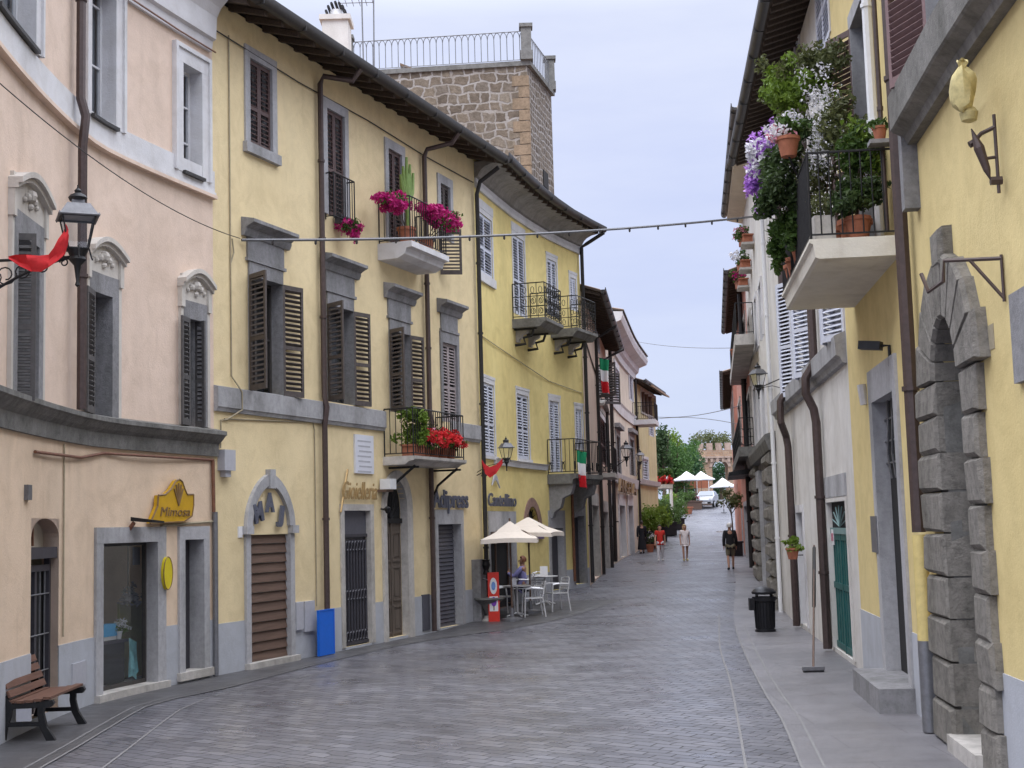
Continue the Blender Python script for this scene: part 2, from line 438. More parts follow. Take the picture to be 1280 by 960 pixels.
M['gr_shut'] = plain('weathered_grey_shutter', (.078, .064, .060), .65, var=.25)
M['dk_shut'] = plain('dark_grey_shutter', (.085, .08, .08), .6, var=.25)
M['mauve_shut'] = plain('faded_mauve_shutter', (.20, .125, .125), .55, var=.15)
M['wh_shut'] = plain('pale_grey_shutter', (.58, .60, .68), .6, var=.08)
M['rose_shut'] = plain('faded_rose_shutter', (.33, .28, .28), .6, var=.15)
M['wframe'] = plain('white_window_frame', (.60, .60, .62), .5, var=.06)
M['dframe'] = plain('dark_window_frame', (.05, .045, .043), .5, var=.2)
M['iron'] = plain('black_wrought_iron', (.022, .022, .024), .5, .4, var=.3)
M['iron_lt'] = plain('grey_iron', (.16, .16, .17), .5, .4, var=.2)
M['pipe'] = plain('brown_painted_pipe', (.075, .052, .048), .45, .2, var=.2)
M['pipe_dk'] = plain('dark_pipe', (.032, .030, .030), .45, .3, var=.2)
M['pipe_gr'] = plain('grey_zinc_pipe', (.20, .20, .215), .45, .5, var=.15)
M['pipe_ye'] = plain('yellow_painted_pipe', (.62, .49, .20), .55, .0, var=.1)
M['pipe_rd'] = plain('rust_red_pipe', (.20, .09, .055), .5, .2, var=.25)
M['gutter'] = plain('dark_gutter', (.05, .047, .045), .45, .3, var=.2)
M['soffit'] = wood('dark_soffit_wood', (.075, .055, .042), .8, 'y')
M['tile'] = stone('roof_tile', (.30, .20, .14), .5, 5)
M['glass'] = glass('window_glass', (.78, .81, .83), .10)
M['lampglass'] = glass('lantern_glass', (.93, .94, .95), .05)
M['shopglass'] = glass('shop_glass', (.88, .90, .88), .06, .12)
M['curtain'] = plain('pale_curtain', (.52, .52, .54), .9, var=.05)
M['dark'] = plain('dark_room', (.018, .017, .018), .9, var=.1, bstr=0)
M['wood_br'] = wood('brown_door_wood', (.13, .082, .062), .55, 'h')
M['wood_gr'] = wood('grey_brown_door_wood', (.135, .108, .088), .6, 'z')
M['shop_dk'] = plain('dark_painted_metal_door', (.058, .055, .066), .45, .2, var=.15)
M['roller'] = plain('grey_roller_shutter', (.125, .125, .15), .45, .4, var=.1)
M['terracotta'] = plain('terracotta', (.34, .125, .07), .85, var=.2)
M['teal'] = plain('dark_green_door_paint', (.022, .105, .10), .45, var=.2)
M['teal_lt'] = plain('pale_green_transom', (.17, .27, .27), .5, var=.12)
M['wh_paint'] = plain('white_paint', (.72, .72, .73), .5, var=.05)
M['cream_can'] = plain('cream_canvas', (.72, .64, .56), .85, var=.05)
M['steel'] = plain('brushed_aluminium', (.72, .72, .74), .35, .45, var=.05)
M['red'] = plain('bright_red_paint', (.62, .035, .02), .4, var=.05)
M['redcloth'] = plain('red_cloth', (.55, .025, .03), .8, var=.12)
M['blue'] = plain('bright_blue_panel', (.01, .13, .62), .35, var=.04)
M['leaf'] = foliage('leaf_green', (.035, .075, .018), (.085, .15, .03))
M['leaf_lt'] = foliage('light_leaf_green', (.09, .16, .02), (.19, .28, .04))
M['leaf_dk'] = foliage('dark_leaf_green', (.026, .05, .018), (.075, .115, .036), 5)
M['leaf_ol'] = foliage('olive_leaf_green', (.055, .075, .028), (.15, .16, .06), 4)
M['leaf_tree'] = foliage('tree_leaf_green', (.035, .085, .022), (.085, .17, .038), .6)
M['leaf_tree_b'] = foliage('tree_leaf_blue_green', (.025, .07, .03), (.05, .12, .045), .6)
M['leaf_tree_dk'] = foliage('tree_leaf_dark_green', (.02, .05, .018), (.05, .085, .025), .6)
M['cactus'] = plain('cactus_green', (.16, .24, .06), .6, var=.2)
M['magenta'] = foliage('magenta_petals', (.42, .012, .13), (.62, .03, .26), 4, .3)
M['redpetal'] = foliage('red_petals', (.62, .02, .02), (.75, .06, .07), 4, .3)
M['pinkpetal'] = foliage('pink_petals', (.62, .16, .26), (.72, .38, .46), 4, .3)
M['purplepetal'] = foliage('purple_petals', (.30, .05, .52), (.62, .36, .78), 4, .3)
M['whitepetal'] = foliage('white_petals', (.70, .68, .74), (.80, .78, .82), 4, .3)
M['bark'] = stone('bark', (.12, .09, .065), .6, 8)
M['sign_ye'] = plain('ochre_sign_enamel', (.52, .30, .012), .35, var=.12, scale=6)
M['sign_br'] = plain('brown_sign_paint', (.20, .12, .05), .4, var=.1)
M['sign_lemon'] = plain('lemon_sign_enamel', (.62, .50, .02), .35, var=.06)
M['gold'] = plain('gilt_letters', (.44, .30, .14), .4, .5, var=.15)
M['letter_gr'] = plain('slate_letters', (.14, .15, .20), .35, .4, var=.15)
M['paper'] = plain('white_paper', (.74, .73, .74), .7, var=.04)
M['greybox'] = plain('grey_plastic_box', (.42, .42, .46), .5, var=.06)
M['cable'] = plain('dark_cable', (.035, .03, .03), .6, var=.2)
M['cable_lt'] = plain('painted_cable', (.34, .29, .20), .7, var=.15)
M['bin'] = plain('dark_bin_iron', (.022, .022, .026), .4, .5, var=.2)

# ------------------------------------------------------------------ architecture helpers
def wall(mb, F, s0, s1, z0, z1, ops, back=8.0, ends=(True, True)):
    S = sorted(set([s0, s1] + [c for c in F.cum if s0 < c < s1] + [x for o in ops for x in (o['s0'], o['s1']) if s0 < x < s1]))
    Z = sorted(set([z0, z1] + [x for o in ops for x in (o['z0'], o['z1']) if z0 < x < z1]))
    for a, b in zip(S, S[1:]):
        if b - a < 1e-5: continue
        for c, d in zip(Z, Z[1:]):
            sm, zm = (a + b) / 2, (c + d) / 2
            if any(o['s0'] < sm < o['s1'] and o['z0'] < zm < o['z1'] for o in ops): continue
            mb.add([F.p(a, c), F.p(b, c), F.p(b, d), F.p(a, d)], [(0, 1, 2, 3)])
    for o in ops:
        d = -o.get('d', .18); a, b, c, e = o['s0'], o['s1'], o['z0'], o['z1']
        mb.add([F.p(a, c), F.p(a, e), F.p(a, e, d), F.p(a, c, d)], [(0, 1, 2, 3)])
        mb.add([F.p(b, c), F.p(b, e), F.p(b, e, d), F.p(b, c, d)], [(0, 1, 2, 3)])
        mb.add([F.p(a, c), F.p(b, c), F.p(b, c, d), F.p(a, c, d)], [(0, 1, 2, 3)])
        if 'arch' not in o:
            mb.add([F.p(a, e), F.p(b, e), F.p(b, e, d), F.p(a, e, d)], [(0, 1, 2, 3)])
        else:
            A = arch_pts(a, b, e - o['arch'], o['arch'], o.get('point', 0))
            h = len(A) // 2
            mb.add([F.p(q, z) for q, z in A[:h + 1]] + [F.p(a, e)], [tuple(range(h + 2))])
            mb.add([F.p(q, z) for q, z in A[h:]] + [F.p(b, e)], [tuple(range(len(A) - h + 1))])
            for (q, z), (q2, z2) in zip(A, A[1:]):
                mb.add([F.p(q, z), F.p(q2, z2), F.p(q2, z2, d), F.p(q, z, d)], [(0, 1, 2, 3)])
    if back:
        e = .012
        if ends[0]: mb.add([F.p(s0 + e, z0, 0), F.p(s0 + e, z1, 0), F.p(s0 + e, z1, -back), F.p(s0 + e, z0, -back)], [(0, 1, 2, 3)])
        if ends[1]: mb.add([F.p(s1 - e, z0, 0), F.p(s1 - e, z1, 0), F.p(s1 - e, z1, -back), F.p(s1 - e, z0, -back)], [(0, 1, 2, 3)])
        mb.add([F.p(s0, z0, -back), F.p(s1, z0, -back), F.p(s1, z1, -back), F.p(s0, z1, -back)], [(0, 1, 2, 3)])
    return mb
def arch_pts(a, b, zs, rise, point=0, n=14):
    m = (a + b) / 2; h = (b - a) / 2; out = []
    for k in range(n + 1):
        th = math.pi * (1 - k / n)
        x = math.cos(th); y = math.sin(th)
        if point: y = y * (1 - point) + point * (1 - abs(x) ** 1.25)
        out.append((m + h * x, zs + rise * y))
    return out
def op(r, d=.18, **k):
    return dict(s0=r[0], s1=r[1], z0=r[2], z1=r[3], d=d, **k)
def win(F, H, r, d=.18, fm='wframe', back='dark', nx=2, nz=3, fw=.055, bar=.03, curtain_gap=None):
    a, b, c, e = r
    mb = MB(); o0, o1 = -d - .02, -d + .035
    mb.fbox(F, a, a + fw, c, e, o0, o1); mb.fbox(F, b - fw, b, c, e, o0, o1)
    mb.fbox(F, a + fw, b - fw, e - fw, e, o0, o1); mb.fbox(F, a + fw, b - fw, c, c + fw, o0, o1)
    for i in range(1, nx):
        x = a + (b - a) * i / nx; mb.fbox(F, x - fw * .6, x + fw * .6, c + fw, e - fw, o0 + .004, o1 + .006)
    for i in range(1, nz):
        z = c + (e - c) * i / nz; mb.fbox(F, a + fw, b - fw, z - bar / 2, z + bar / 2, o0 + .01, o1 - .006)
    w = mb.build('window', M[fm], H)
    MB().add([F.p(a, c, -d - .005), F.p(b, c, -d - .005), F.p(b, e, -d - .005), F.p(a, e, -d - .005)], [(0, 1, 2, 3)]).build('pane', M['glass'], w)
    n = 24; pts = []
    mb = MB()
    for i in range(n):
        x0 = a + (b - a) * i / n; x1 = a + (b - a) * (i + 1) / n
        q0 = -d - .12 + (.03 * math.sin(i * 1.9) if back == 'curtain' else 0); q1 = -d - .12 + (.03 * math.sin((i + 1) * 1.9) if back == 'curtain' else 0)
        if back == 'curtain' and curtain_gap and curtain_gap[0] < (i + .5) / n < curtain_gap[1]: continue
        mb.add([F.p(x0, c - .05, q0), F.p(x1, c - .05, q1), F.p(x1, e + .05, q1), F.p(x0, e + .05, q0)], [(0, 1, 2, 3)])
    mb.build('curtain' if back == 'curtain' else 'unlit_room_board', M[back], w)  # without a curtain: near-black board painted in place of the unlit room
    if back == 'curtain' and curtain_gap:
        MB().add([F.p(a, c, -d - .3), F.p(b, c, -d - .3), F.p(b, e, -d - .3), F.p(a, e, -d - .3)], [(0, 1, 2, 3)]).build('unlit_room_board', M['dark'], w)
    return w
def surround(F, par, r, w, d, t, mat, name='surround', bottom=False, wt_=None):
    a, b, c, e = r; wt_ = wt_ or w; g = .004
    mb = MB()
    mb.fbox(F, a - w, a + g, c, e - g, -d, t); mb.fbox(F, b - g, b + w, c, e - g, -d, t); mb.fbox(F, a - w, b + w, e - g, e + wt_, -d, t + .002)
    if bottom: mb.fbox(F, a - w, b + w, c - w, c + g, -d, t + .002)
    return mb.build(name, M[mat], par)
def sill(F, par, s0, s1, z, h, out, mat='peperino', name='sill'):
    return MB().fbox(F, s0, s1, z - h, z, -.05, out).build(name, M[mat], par)
def leaf_mesh(mb, P, U, N, w, h, pitch=.075, st=.055, th=.034, tilt=.75, mid=True):
    P = Vector(P); Z = Vector((0, 0, 1))
    def bx(u0, u1, z0, z1, n0, n1):
        mb.hexa([P + U * u + N * n + Z * z for z in (z0, z1) for u, n in ((u0, n0), (u1, n0), (u1, n1), (u0, n1))])
    bx(0, st, 0, h, 0, th); bx(w - st, w, 0, h, 0, th)
    rails = [(0, .10), (h - .08, h)] + ([(h * .42, h * .42 + .07)] if mid and h > 1.4 else [])
    for a, b in rails: bx(st, w - st, a, b, .001, th - .001)
    ax = N * math.cos(tilt) - Z * math.sin(tilt); ay = N * math.sin(tilt) + Z * math.cos(tilt)
    z = .10 + pitch * .6
    while z < h - .09:
        if not any(a - .02 < z < b + .02 for a, b in rails):
            mb.box(P + U * (w / 2) + N * (th / 2) + Z * z, (w - 2 * st, .062, .011), ax=(U, ax, ay))
        z += pitch
    # thin dark backing so the daylight does not pass straight through
    return mb
def shutter(F, win_, r, which, ang, mat, o=.03, w=None, pitch=.075, name='shutter', zpad=0.0):
    a, b, c, e = r; w = w or (b - a) / 2 - .006
    if which == 'l':
        t = F.t(a); n = F.n(a); P = F.p(a + .003, c + zpad, o); U = t * math.cos(ang) + n * math.sin(ang); N = -t * math.sin(ang) + n * math.cos(ang)
    else:
        t = F.t(b); n = F.n(b); P = F.p(b - .003, c + zpad, o); U = -t * math.cos(ang) + n * math.sin(ang); N = t * math.sin(ang) + n * math.cos(ang)
    mb = MB(); leaf_mesh(mb, P, U, N, w, e - c - 2 * zpad, pitch)
    return mb.build(name, M[mat], win_)
def closed_pair(F, H, r, mat, o=-.05, pitch=.075, win_=None):
    """window behind closed louvred leaves"""
    if win_ is None: win_ = win(F, H, r, d=.2)
    for k in 'lr': shutter(F, win_, r, k, 0.0, mat, o=o, pitch=pitch)
    return win_
def railing(mb, path, h, kind='bars', spacing=.11, r=.009, top_r=.016):
    """path: list of base points; vertical bars between bottom and top rails"""
    Z = Vector((0, 0, 1))
    for zz, rr in ((.06, .012), (h, top_r)): mb.tube([Vector(p) + Z * zz for p in path], rr, 5)
    for p in path: mb.tube([Vector(p), Vector(p) + Z * h], .014, 5)
    for a, b in zip(path, path[1:]):
        a = Vector(a); b = Vector(b); L = (b - a).length; n = max(1, int(L / spacing)); t = (b - a) / L
        for i in range(1, n):
            q = a + t * (L * i / n)
            if kind == 'arch':
                mb.tube([q + Z * .06, q + Z * (h * .78)], r, 4)
            else: mb.tube([q + Z * .06, q + Z * h], r, 4)
        if kind == 'arch':
            for i in range(0, n):
                q0 = a + t * (L * i / n); q1 = a + t * (L * (i + 1) / n)
                mb.tube([q0.lerp(q1, .5 - .5 * math.cos(k)) + Z * (h * .78 + h * .21 * math.sin(k)) for k in (0, .6, 1.2, 1.57, 1.94, 2.54, 3.14)], r, 4)
        if kind == 'ornate':
            for zz in (.34, .62):
                mb.tube([a + Z * h * zz, b + Z * h * zz], .010, 4)
            for i in range(0, n):
                q = a + t * (L * (i + .5) / n)
                for zc, rr in ((.2, .055), (.48, .05), (.8, .06)):
                    mb.tube([q + t * (rr * .8 * math.cos(k)) + Z * (h * zc + rr * 1.5 * math.sin(k)) for k in np.linspace(0, 2 * math.pi, 9)[:-1]], .008, 4, closed=True)
        if kind == 'scroll':
            for i in range(0, n, 3):
                q = a + t * (L * (i + .5) / n)
                for sg in (-1, 1):
                    mb.tube([q + t * (sg * (.02 + .09 * u * math.cos(u * 5))) + Z * (h * .12 + .30 * u + .07 * math.sin(u * 5)) for u in np.linspace(0, 1, 12)], .013, 4)
    return mb
def balcony(F, H, s0, s1, z, out, th, rail_h, kind, slab_mat, rail_mat='iron', prof=None, inset=.05, spacing=.11):
    if prof is None: prof = [(0, z - th), (out, z - th), (out, z), (0, z)]
    sl = MB().fprof(F, s0, s1, prof).build('balcony', M[slab_mat], H)
    path = [F.p(s0 + inset, z, .02), F.p(s0 + inset, z, out - inset), F.p(s1 - inset, z, out - inset), F.p(s1 - inset, z, .02)]
    railing(MB(), path, rail_h, kind, spacing).build('railing', M[rail_mat], sl)
    return sl
def roof(F, H, s0, s1, ze, over, mat='tile', slope=.32, depth=9.0, rafters=.55, gutter=True, amp=.04, th=.10, soff='soffit', endover=.0, gut_r=.075):
    a, b = s0 - endover, s1 + endover
    n = max(8, int((b - a) / .075)); mb = MB(); rows = []
    for o, z in ((over - .03, ze + .03), (-depth / 2, ze + .04 + slope * (over + depth / 2)), (-depth, ze + .04 + slope * (over - .0))):
        rows.append([F.p(a + (b - a) * i / n, z + amp * abs(math.sin(i * .075 / .22 * math.pi)) ** .7, o) for i in range(n + 1)])
    b0 = 0
    for rw in rows: mb.v += [tuple(p) for p in rw]
    for j in range(2):
        for i in range(n):
            mb.f.append((j * (n + 1) + i, j * (n + 1) + i + 1, (j + 1) * (n + 1) + i + 1, (j + 1) * (n + 1) + i))
    rf = mb.build('roof', M[mat], H)
    sl = slope
    mb = MB()
    mb.fprof(F, a, b, [(over - .01, ze - .04), (over - .01, ze + .03), (-depth / 2, ze + .03 + sl * (over + depth / 2)), (-depth + .02, ze + .02), (-depth + .02, ze - .06), (-depth / 2, ze - .05 + sl * (over + depth / 2))])
    if rafters:
        q = a + .1
        while q < b - .05:
            mb.fprof(F, q, q + .09, [(over - .06, ze - .13), (over - .06, ze - .05), (.0, ze - .05 + sl * over), (-.05, ze - .16 + sl * over)])
            q += rafters
    mb.build('eave', M[soff], rf)
    if gutter:
        g = MB(); g.fprof(F, a, b, [(over - .02, ze - .06), (over + .05, ze - .07), (over + .11, ze - .04), (over + .14, ze + .02), (over + .14, ze + .105), (over + .12, ze + .105), (over + .11, ze + .02), (over + .0, ze - .02)])
        q = a + .3
        while q < b:
            g.fbox(F, q, q + .014, ze - .078, ze + .09, over - .02, over + .144); q += 1.4
        g.build('gutter', M['gutter'], rf, smooth=True)
    return rf
def pipe(F, H, pts, r=.05, mat='pipe', clamps=True, n=8, name='drainpipe'):
    """pts list of (s,z,o)"""
    P = [F.p(*q) for q in pts]; mb = MB().tube(P, r, n)
    if clamps:
        for (s_, z_, o_), (s2, z2, o2) in zip(pts, pts[1:]):
            if abs(z2 - z_) > 2:
                k = int(abs(z2 - z_) / 1.9)
                for i in range(1, k + 1):
                    q = F.p(s_ + (s2 - s_) * i / (k + 1), z_ + (z2 - z_) * i / (k + 1), o_)
                    mb.lathe(q, [(r * 1.28, -.025), (r * 1.28, .025)], 8)
    return mb.build(name, M[mat], H, smooth=True)
def plinth(F, H, s0, s1, z0, z1, ops, mat='dado', o=.012, name='plinth'):
    S = sorted(set([s0, s1] + [c for c in F.cum if s0 < c < s1] + [x for q in ops for x in (q['s0'], q['s1']) if s0 < x < s1]))
    mb = MB()
    for a, b in zip(S, S[1:]):
        if b - a < .002: continue
        m = (a + b) / 2
        if any(q['s0'] < m < q['s1'] and q['z0'] < z1 for q in ops):
            q = [q for q in ops if q['s0'] < m < q['s1'] and q['z0'] < z1][0]
            if q['z0'] > z0 + .05: mb.fbox(F, a, b, z0, q['z0'], -.02, o)
            continue
        mb.fbox(F, a, b, z0, z1, -.02, o)
    return mb.build(name, M[mat], H)
def text_fac(F, body, s0, z0, size, o=.02, depth=.02, shear=0.0, width=None, rot=0.0, font_w=0.0):
    """text turned into a mesh lying on a facade; returns MB"""
    cu = bpy.data.curves.new('txt', 'FONT'); cu.body = body; cu.size = size; cu.extrude = depth / 2; cu.shear = shear; cu.resolution_u = 3; cu.offset = font_w
    ob = bpy.data.objects.new('txt', cu); COL.objects.link(ob)
    dg = bpy.context.evaluated_depsgraph_get(); me = bpy.data.meshes.new_from_object(ob.evaluated_get(dg))
    V = [v.co.copy() for v in me.vertices]; Fc = [tuple(p.vertices) for p in me.polygons]
    bpy.data.objects.remove(ob); bpy.data.curves.remove(cu); bpy.data.meshes.remove(me)
    if not V: return MB()
    xmin = min(v.x for v in V); xmax = max(v.x for v in V); k = (width / (xmax - xmin)) if width else 1.0
    mb = MB(); pts = []
    for v in V:
        x = (v.x - xmin) * k; y = v.y; x, y = x * math.cos(rot) - y * math.sin(rot), x * math.sin(rot) + y * math.cos(rot)
        pts.append(F.p(s0 + x if F.side == 'L' else s0 - x, z0 + y, o + v.z + depth / 2))
    mb.add(pts, Fc); return mb
def slat_panel(mb, F, r, o, th=.03, pitch=.1, gap=.012):
    a, b, c, e = r; z = c
    while z < e - .01:
        z2 = min(z + pitch - gap, e)
        br = F.breaks(a, b)
        for p_, q_ in zip(br, br[1:]):
            mb.hexa([F.p(p_, z, o), F.p(q_, z, o), F.p(q_, z, o + th), F.p(p_, z, o + th), F.p(p_, z2, o), F.p(q_, z2, o), F.p(q_, z2, o + th * .3), F.p(p_, z2, o + th * .3)])
        z += pitch
    return mb
def panel_door(F, H, r, d, mat, nx=2, rows=(.0, .28, .62, .92), name='door', o=0.0):
    a, b, c, e = r; mb = MB(); mb.fbox(F, a, b, c, e, -d - .06, -d)
    for i in range(nx):
        x0 = a + (b - a) * (i + .1) / nx; x1 = a + (b - a) * (i + .9) / nx
        for u, v in zip(rows, rows[1:]):
            z0 = c + (e - c) * (u + .025); z1 = c + (e - c) * (v - .01)
            mb.fring(F, [(x0, z0), (x1, z0), (x1, z1), (x0, z1)], [(x0 + .05, z0 + .05), (x1 - .05, z0 + .05), (x1 - .05, z1 - .05), (x0 + .05, z1 - .05)], -d - .01, -d + .022, closed=True)
            mb.fbox(F, x0 + .1, x1 - .1, z0 + .1, z1 - .1, -d - .01, -d + .012)
    if nx == 2: mb.fbox(F, (a + b) / 2 - .02, (a + b) / 2 + .02, c, e, -d - .01, -d + .03)
    return mb.build(name, M[mat], H)
# ------------------------------------------------------------------ ground
def road_material():
    m, nt, bs = newmat('basalt_paving')
    v = posmap(nt, (1, 1, 0), (0, 0, math.radians(38)))
    nz = nd(nt, 'ShaderNodeTexNoise'); nz.inputs['Scale'].default_value = 1.3; nt.links.new(v, nz.inputs['Vector'])
    ad = nd(nt, 'ShaderNodeVectorMath', operation='MULTIPLY_ADD'); ad.inputs[1].default_value = (.26, .26, 0)
    nt.links.new(nz.outputs['Color'], ad.inputs[0]); nt.links.new(v, ad.inputs[2])
    bt = nd(nt, 'ShaderNodeTexBrick'); bt.inputs['Scale'].default_value = 1
    for k, x in (('Brick Width', .30), ('Row Height', .165), ('Mortar Size', .012), ('Mortar Smooth', .5), ('Bias', 0.0)): bt.inputs[k].default_value = x
    bt.inputs['Color1'].default_value = (0, 0, 0, 1); bt.inputs['Color2'].default_value = (1, 1, 1, 1)
    nt.links.new(ad.outputs[0], bt.inputs['Vector'])
    p = posmap(nt)
    base = ramp(nt, bt.outputs['Color'], [(0, (.098, .098, .114)), (.5, (.130, .130, .150)), (1, (.168, .166, .186))])
    base = mixc(nt, 1.0, base, ramp(nt, noise(nt, p, .35, 5, .6), [(.3, (.72, .70, .70)), (.7, (1.18, 1.18, 1.2))]), 'MULTIPLY')
    base = mixc(nt, 1.0, base, ramp(nt, noise(nt, p, 22, 5, .7), [(.3, (.8, .8, .8)), (.7, (1.15, 1.15, 1.15))]), 'MULTIPLY')
    col = mixc(nt, bt.outputs['Fac'], base, (.040, .039, .043))
    nt.links.new(col, bs.inputs['Base Color'])
    rg = ramp(nt, noise(nt, p, .8, 5, .6), [(.33, (.23, .23, .23)), (.68, (.50, .50, .50))])
    rg2 = mixc(nt, bt.outputs['Fac'], rg, (.7, .7, .7))
    nt.links.new(rg2, bs.inputs['Roughness']); bs.inputs['Specular IOR Level'].default_value = 0.5
    h = nd(nt, 'ShaderNodeMath', operation='MULTIPLY_ADD'); h.inputs[1].default_value = -1.0
    nt.links.new(bt.outputs['Fac'], h.inputs[0])
    h2 = nd(nt, 'ShaderNodeMath', operation='MULTIPLY'); h2.inputs[1].default_value = .6
    nt.links.new(noise(nt, p, 9, 4, .6), h2.inputs[0]); nt.links.new(h2.outputs[0], h.inputs[2])
    bump(nt, bs, h.outputs[0], 0.38, 0.014); return m
def slab_material(name, c, bw, bh, rot=0.0):
    m, nt, bs = newmat(name)
    v = posmap(nt, (1, 1, 0), (0, 0, rot))
    bt = nd(nt, 'ShaderNodeTexBrick'); bt.inputs['Scale'].default_value = 1
    for k, x in (('Brick Width', bw), ('Row Height', bh), ('Mortar Size', .008), ('Mortar Smooth', .3), ('Bias', 0.0)): bt.inputs[k].default_value = x
    bt.inputs['Color1'].default_value = (0, 0, 0, 1); bt.inputs['Color2'].default_value = (1, 1, 1, 1)
    nt.links.new(v, bt.inputs['Vector']); p = posmap(nt)
    base = ramp(nt, bt.outputs['Color'], [(0, sc(c, .92)), (1, sc(c, 1.08))])
    base = mixc(nt, 1.0, base, ramp(nt, noise(nt, p, .7, 5, .6), [(.3, (.8, .8, .8)), (.7, (1.12, 1.12, 1.12))]), 'MULTIPLY')
    base = mixc(nt, 1.0, base, ramp(nt, noise(nt, p, 35, 5, .7), [(.3, (.86, .86, .86)), (.7, (1.1, 1.1, 1.1))]), 'MULTIPLY')
    nt.links.new(mixc(nt, bt.outputs['Fac'], base, sc(c, .6)), bs.inputs['Base Color'])
    nt.links.new(ramp(nt, noise(nt, p, 1.5, 4), [(.3, (.32, .32, .32)), (.7, (.58, .58, .58))]), bs.inputs['Roughness'])
    bump(nt, bs, noise(nt, p, 30, 5, .7), .25, .01); return m
M['road'] = road_material()
M['walk'] = slab_material('smooth_grey_paving', (.165, .158, .170), 1.6, .8)
M['joint'] = plain('pale_joint_stone', (.19, .185, .19), .7, var=.15)
M['walk_dk'] = slab_material('dark_grey_paving', (.082, .080, .085), .9, .45, .3)
M['soil'] = stone('grassy_earth', (.10, .12, .05), .6, 2)
def sheet(name, L, Rr, mat, dz=0.0, kind='structure'):
    """strip between two ground polylines of equal length"""
    mb = MB(); n = len(L)
    for p in L: mb.v.append((p[0], p[1], gz(p[1]) + dz))
    for p in Rr: mb.v.append((p[0], p[1], gz(p[1]) + dz))
    for i in range(n - 1): mb.f.append((i, i + 1, n + i + 1, n + i))
    return mb.build(name, M[mat], None, kind=kind)
def dens(P, step=1.0):
    out = []
    for a, b in zip(P, P[1:]):
        a = Vector(a[:2]); b = Vector(b[:2]); n = max(1, int((b - a).length / step))
        out += [a.lerp(b, i / n) for i in range(n)]
    out.append(Vector(P[-1][:2])); return out
def offset_line(P, d):
    out = []
    for i, p in enumerate(P):
        t = (P[min(i + 1, len(P) - 1)] - P[max(i - 1, 0)]).normalized(); out.append(p + Vector((t.y, -t.x)) * d)
    return out
ys = [-40, -20, 0, 6] + list(np.arange(8, 60, 1.0)) + list(np.arange(60, 160, 2.5)) + [160, 180, 220, 300, 500, 1000, 2500]
sheet('ground', [(-900 if y > 150 else -120, y) for y in ys], [(900 if y > 150 else 120, y) for y in ys], 'road')
# ------------------------------------------------------------------ facade lines
FA = Fac([(-5.35, 11.5), plan(0, 15.3), plan(90, 18.1), plan(150, 19.6), plan(268, 22.1)], 'L', curved=True)
FB = Fac([plan(268, 22.1), plan(603, 32.7)], 'L')
FC = Fac([plan(603, 32.7), plan(648, 36.0), plan(692, 39.0), plan(735, 41.5)], 'L', curved=True, step=1.2)
FF = Fac([plan(735, 41.5), plan(764, 56)], 'L')
FG = Fac([plan(764, 56), plan(782, 65), plan(798, 72)], 'L', curved=True, step=1.5)
FH = Fac([plan(798, 72), plan(824, 80)], 'L')
RD = Fac([(3.72, 8.0), plan(1240, 11.6), plan(1125, 16.2), plan(1070, 20.0)], 'R')
RE = Fac([plan(1070, 20.0), plan(974, 32.5)], 'R')
RG = Fac([plan(974, 32.5), plan(945, 44.5)], 'R')
RH = Fac([plan(945, 44.5), plan(922, 80)], 'R')
# ------------------------------------------------------------------ kerbs and pavements
def gl(px): return [Vector(ground_at(x, y)[:2]) for x, y in px]
L1 = gl([(930, 957), (920, 897), (911, 850), (899, 809)]) + [Vector(plan(893, 32))]
L1 = [L1[0] + (L1[0] - L1[1]) * 3] + L1
L2 = gl([(999, 957), (976, 901), (957, 871), (935, 828), (922, 796)]) + [Vector(plan(912, 32)), Vector(plan(916, 44)), Vector(plan(910, 60))]
L2 = [L2[0] + (L2[0] - L2[1]) * 3] + L2
L1d = [Vector((v.x, v.y)) for v in catmull(L1, 1.0)]; L2d = [Vector((v.x, v.y)) for v in catmull(L2, 1.0)]
sheet('kerb_line', L1d, offset_line(L1d, .028), 'joint', .008)
L2k = [v for v in L2d if v.y < 30]
sheet('kerb_line', L2k, offset_line(L2k, .028), 'joint', .012)
L3d = offset_line(L2k, .20)
sheet('kerb_line', L3d, offset_line(L3d, .028), 'joint', .012)
right_wall = [RD.p(0, 0), RD.p(RD.cum[1], 0), RD.p(RD.cum[2], 0), RE.p(0, 0), RE.p(RE.L, 0), RG.p(RG.L, 0), RH.p(RH.L * .8, 0)]
def match(A, Bl):
    """resample line Bl at the same Y as A"""
    out = []
    Bl = [Vector((p[0], p[1])) for p in Bl]
    for a in A:
        for p, q in zip(Bl, Bl[1:]):
            if p.y <= a.y <= q.y or (q is Bl[-1] and a.y > q.y) or (p is Bl[0] and a.y < p.y):
                t = (a.y - p.y) / (q.y - p.y); out.append(p.lerp(q, t)); break
    return out
rw = [Vector((p.x + .3, p.y)) for p in right_wall]
sheet('pavement', L2d, match(L2d, rw), 'walk', .008)
K1 = gl([(57, 957), (100, 932), (180, 885), (215, 875), (280, 861), (420, 825), (540, 800)])
K1 = [K1[0] + (K1[0] - K1[1]) * 2.0] + K1 + [FB.p(FB.L, 0, 1.9).xy, FC.p(FC.L * .5, 0, 2.4).xy]
K1d = [Vector((v.x, v.y)) for v in catmull(K1, .8)]
lw_pts = [FA.p(q, 0, -.3).xy for q in FA.cum] + [FB.p(q, 0, -.3).xy for q in (FB.L * .33, FB.L * .66, FB.L)] + [FC.p(q, 0, -.3).xy for q in FC.cum[1:]] + [FF.p(FF.L, 0, -.3).xy]
lw_pts = [lw_pts[0] + (lw_pts[0] - lw_pts[1]) * 30] + lw_pts
sheet('pavement', match(K1d, lw_pts), K1d, 'walk_dk', .008)
sheet('kerb_line', K1d, offset_line(K1d, .028), 'joint', .012)
K2d = offset_line(K1d, -.16)
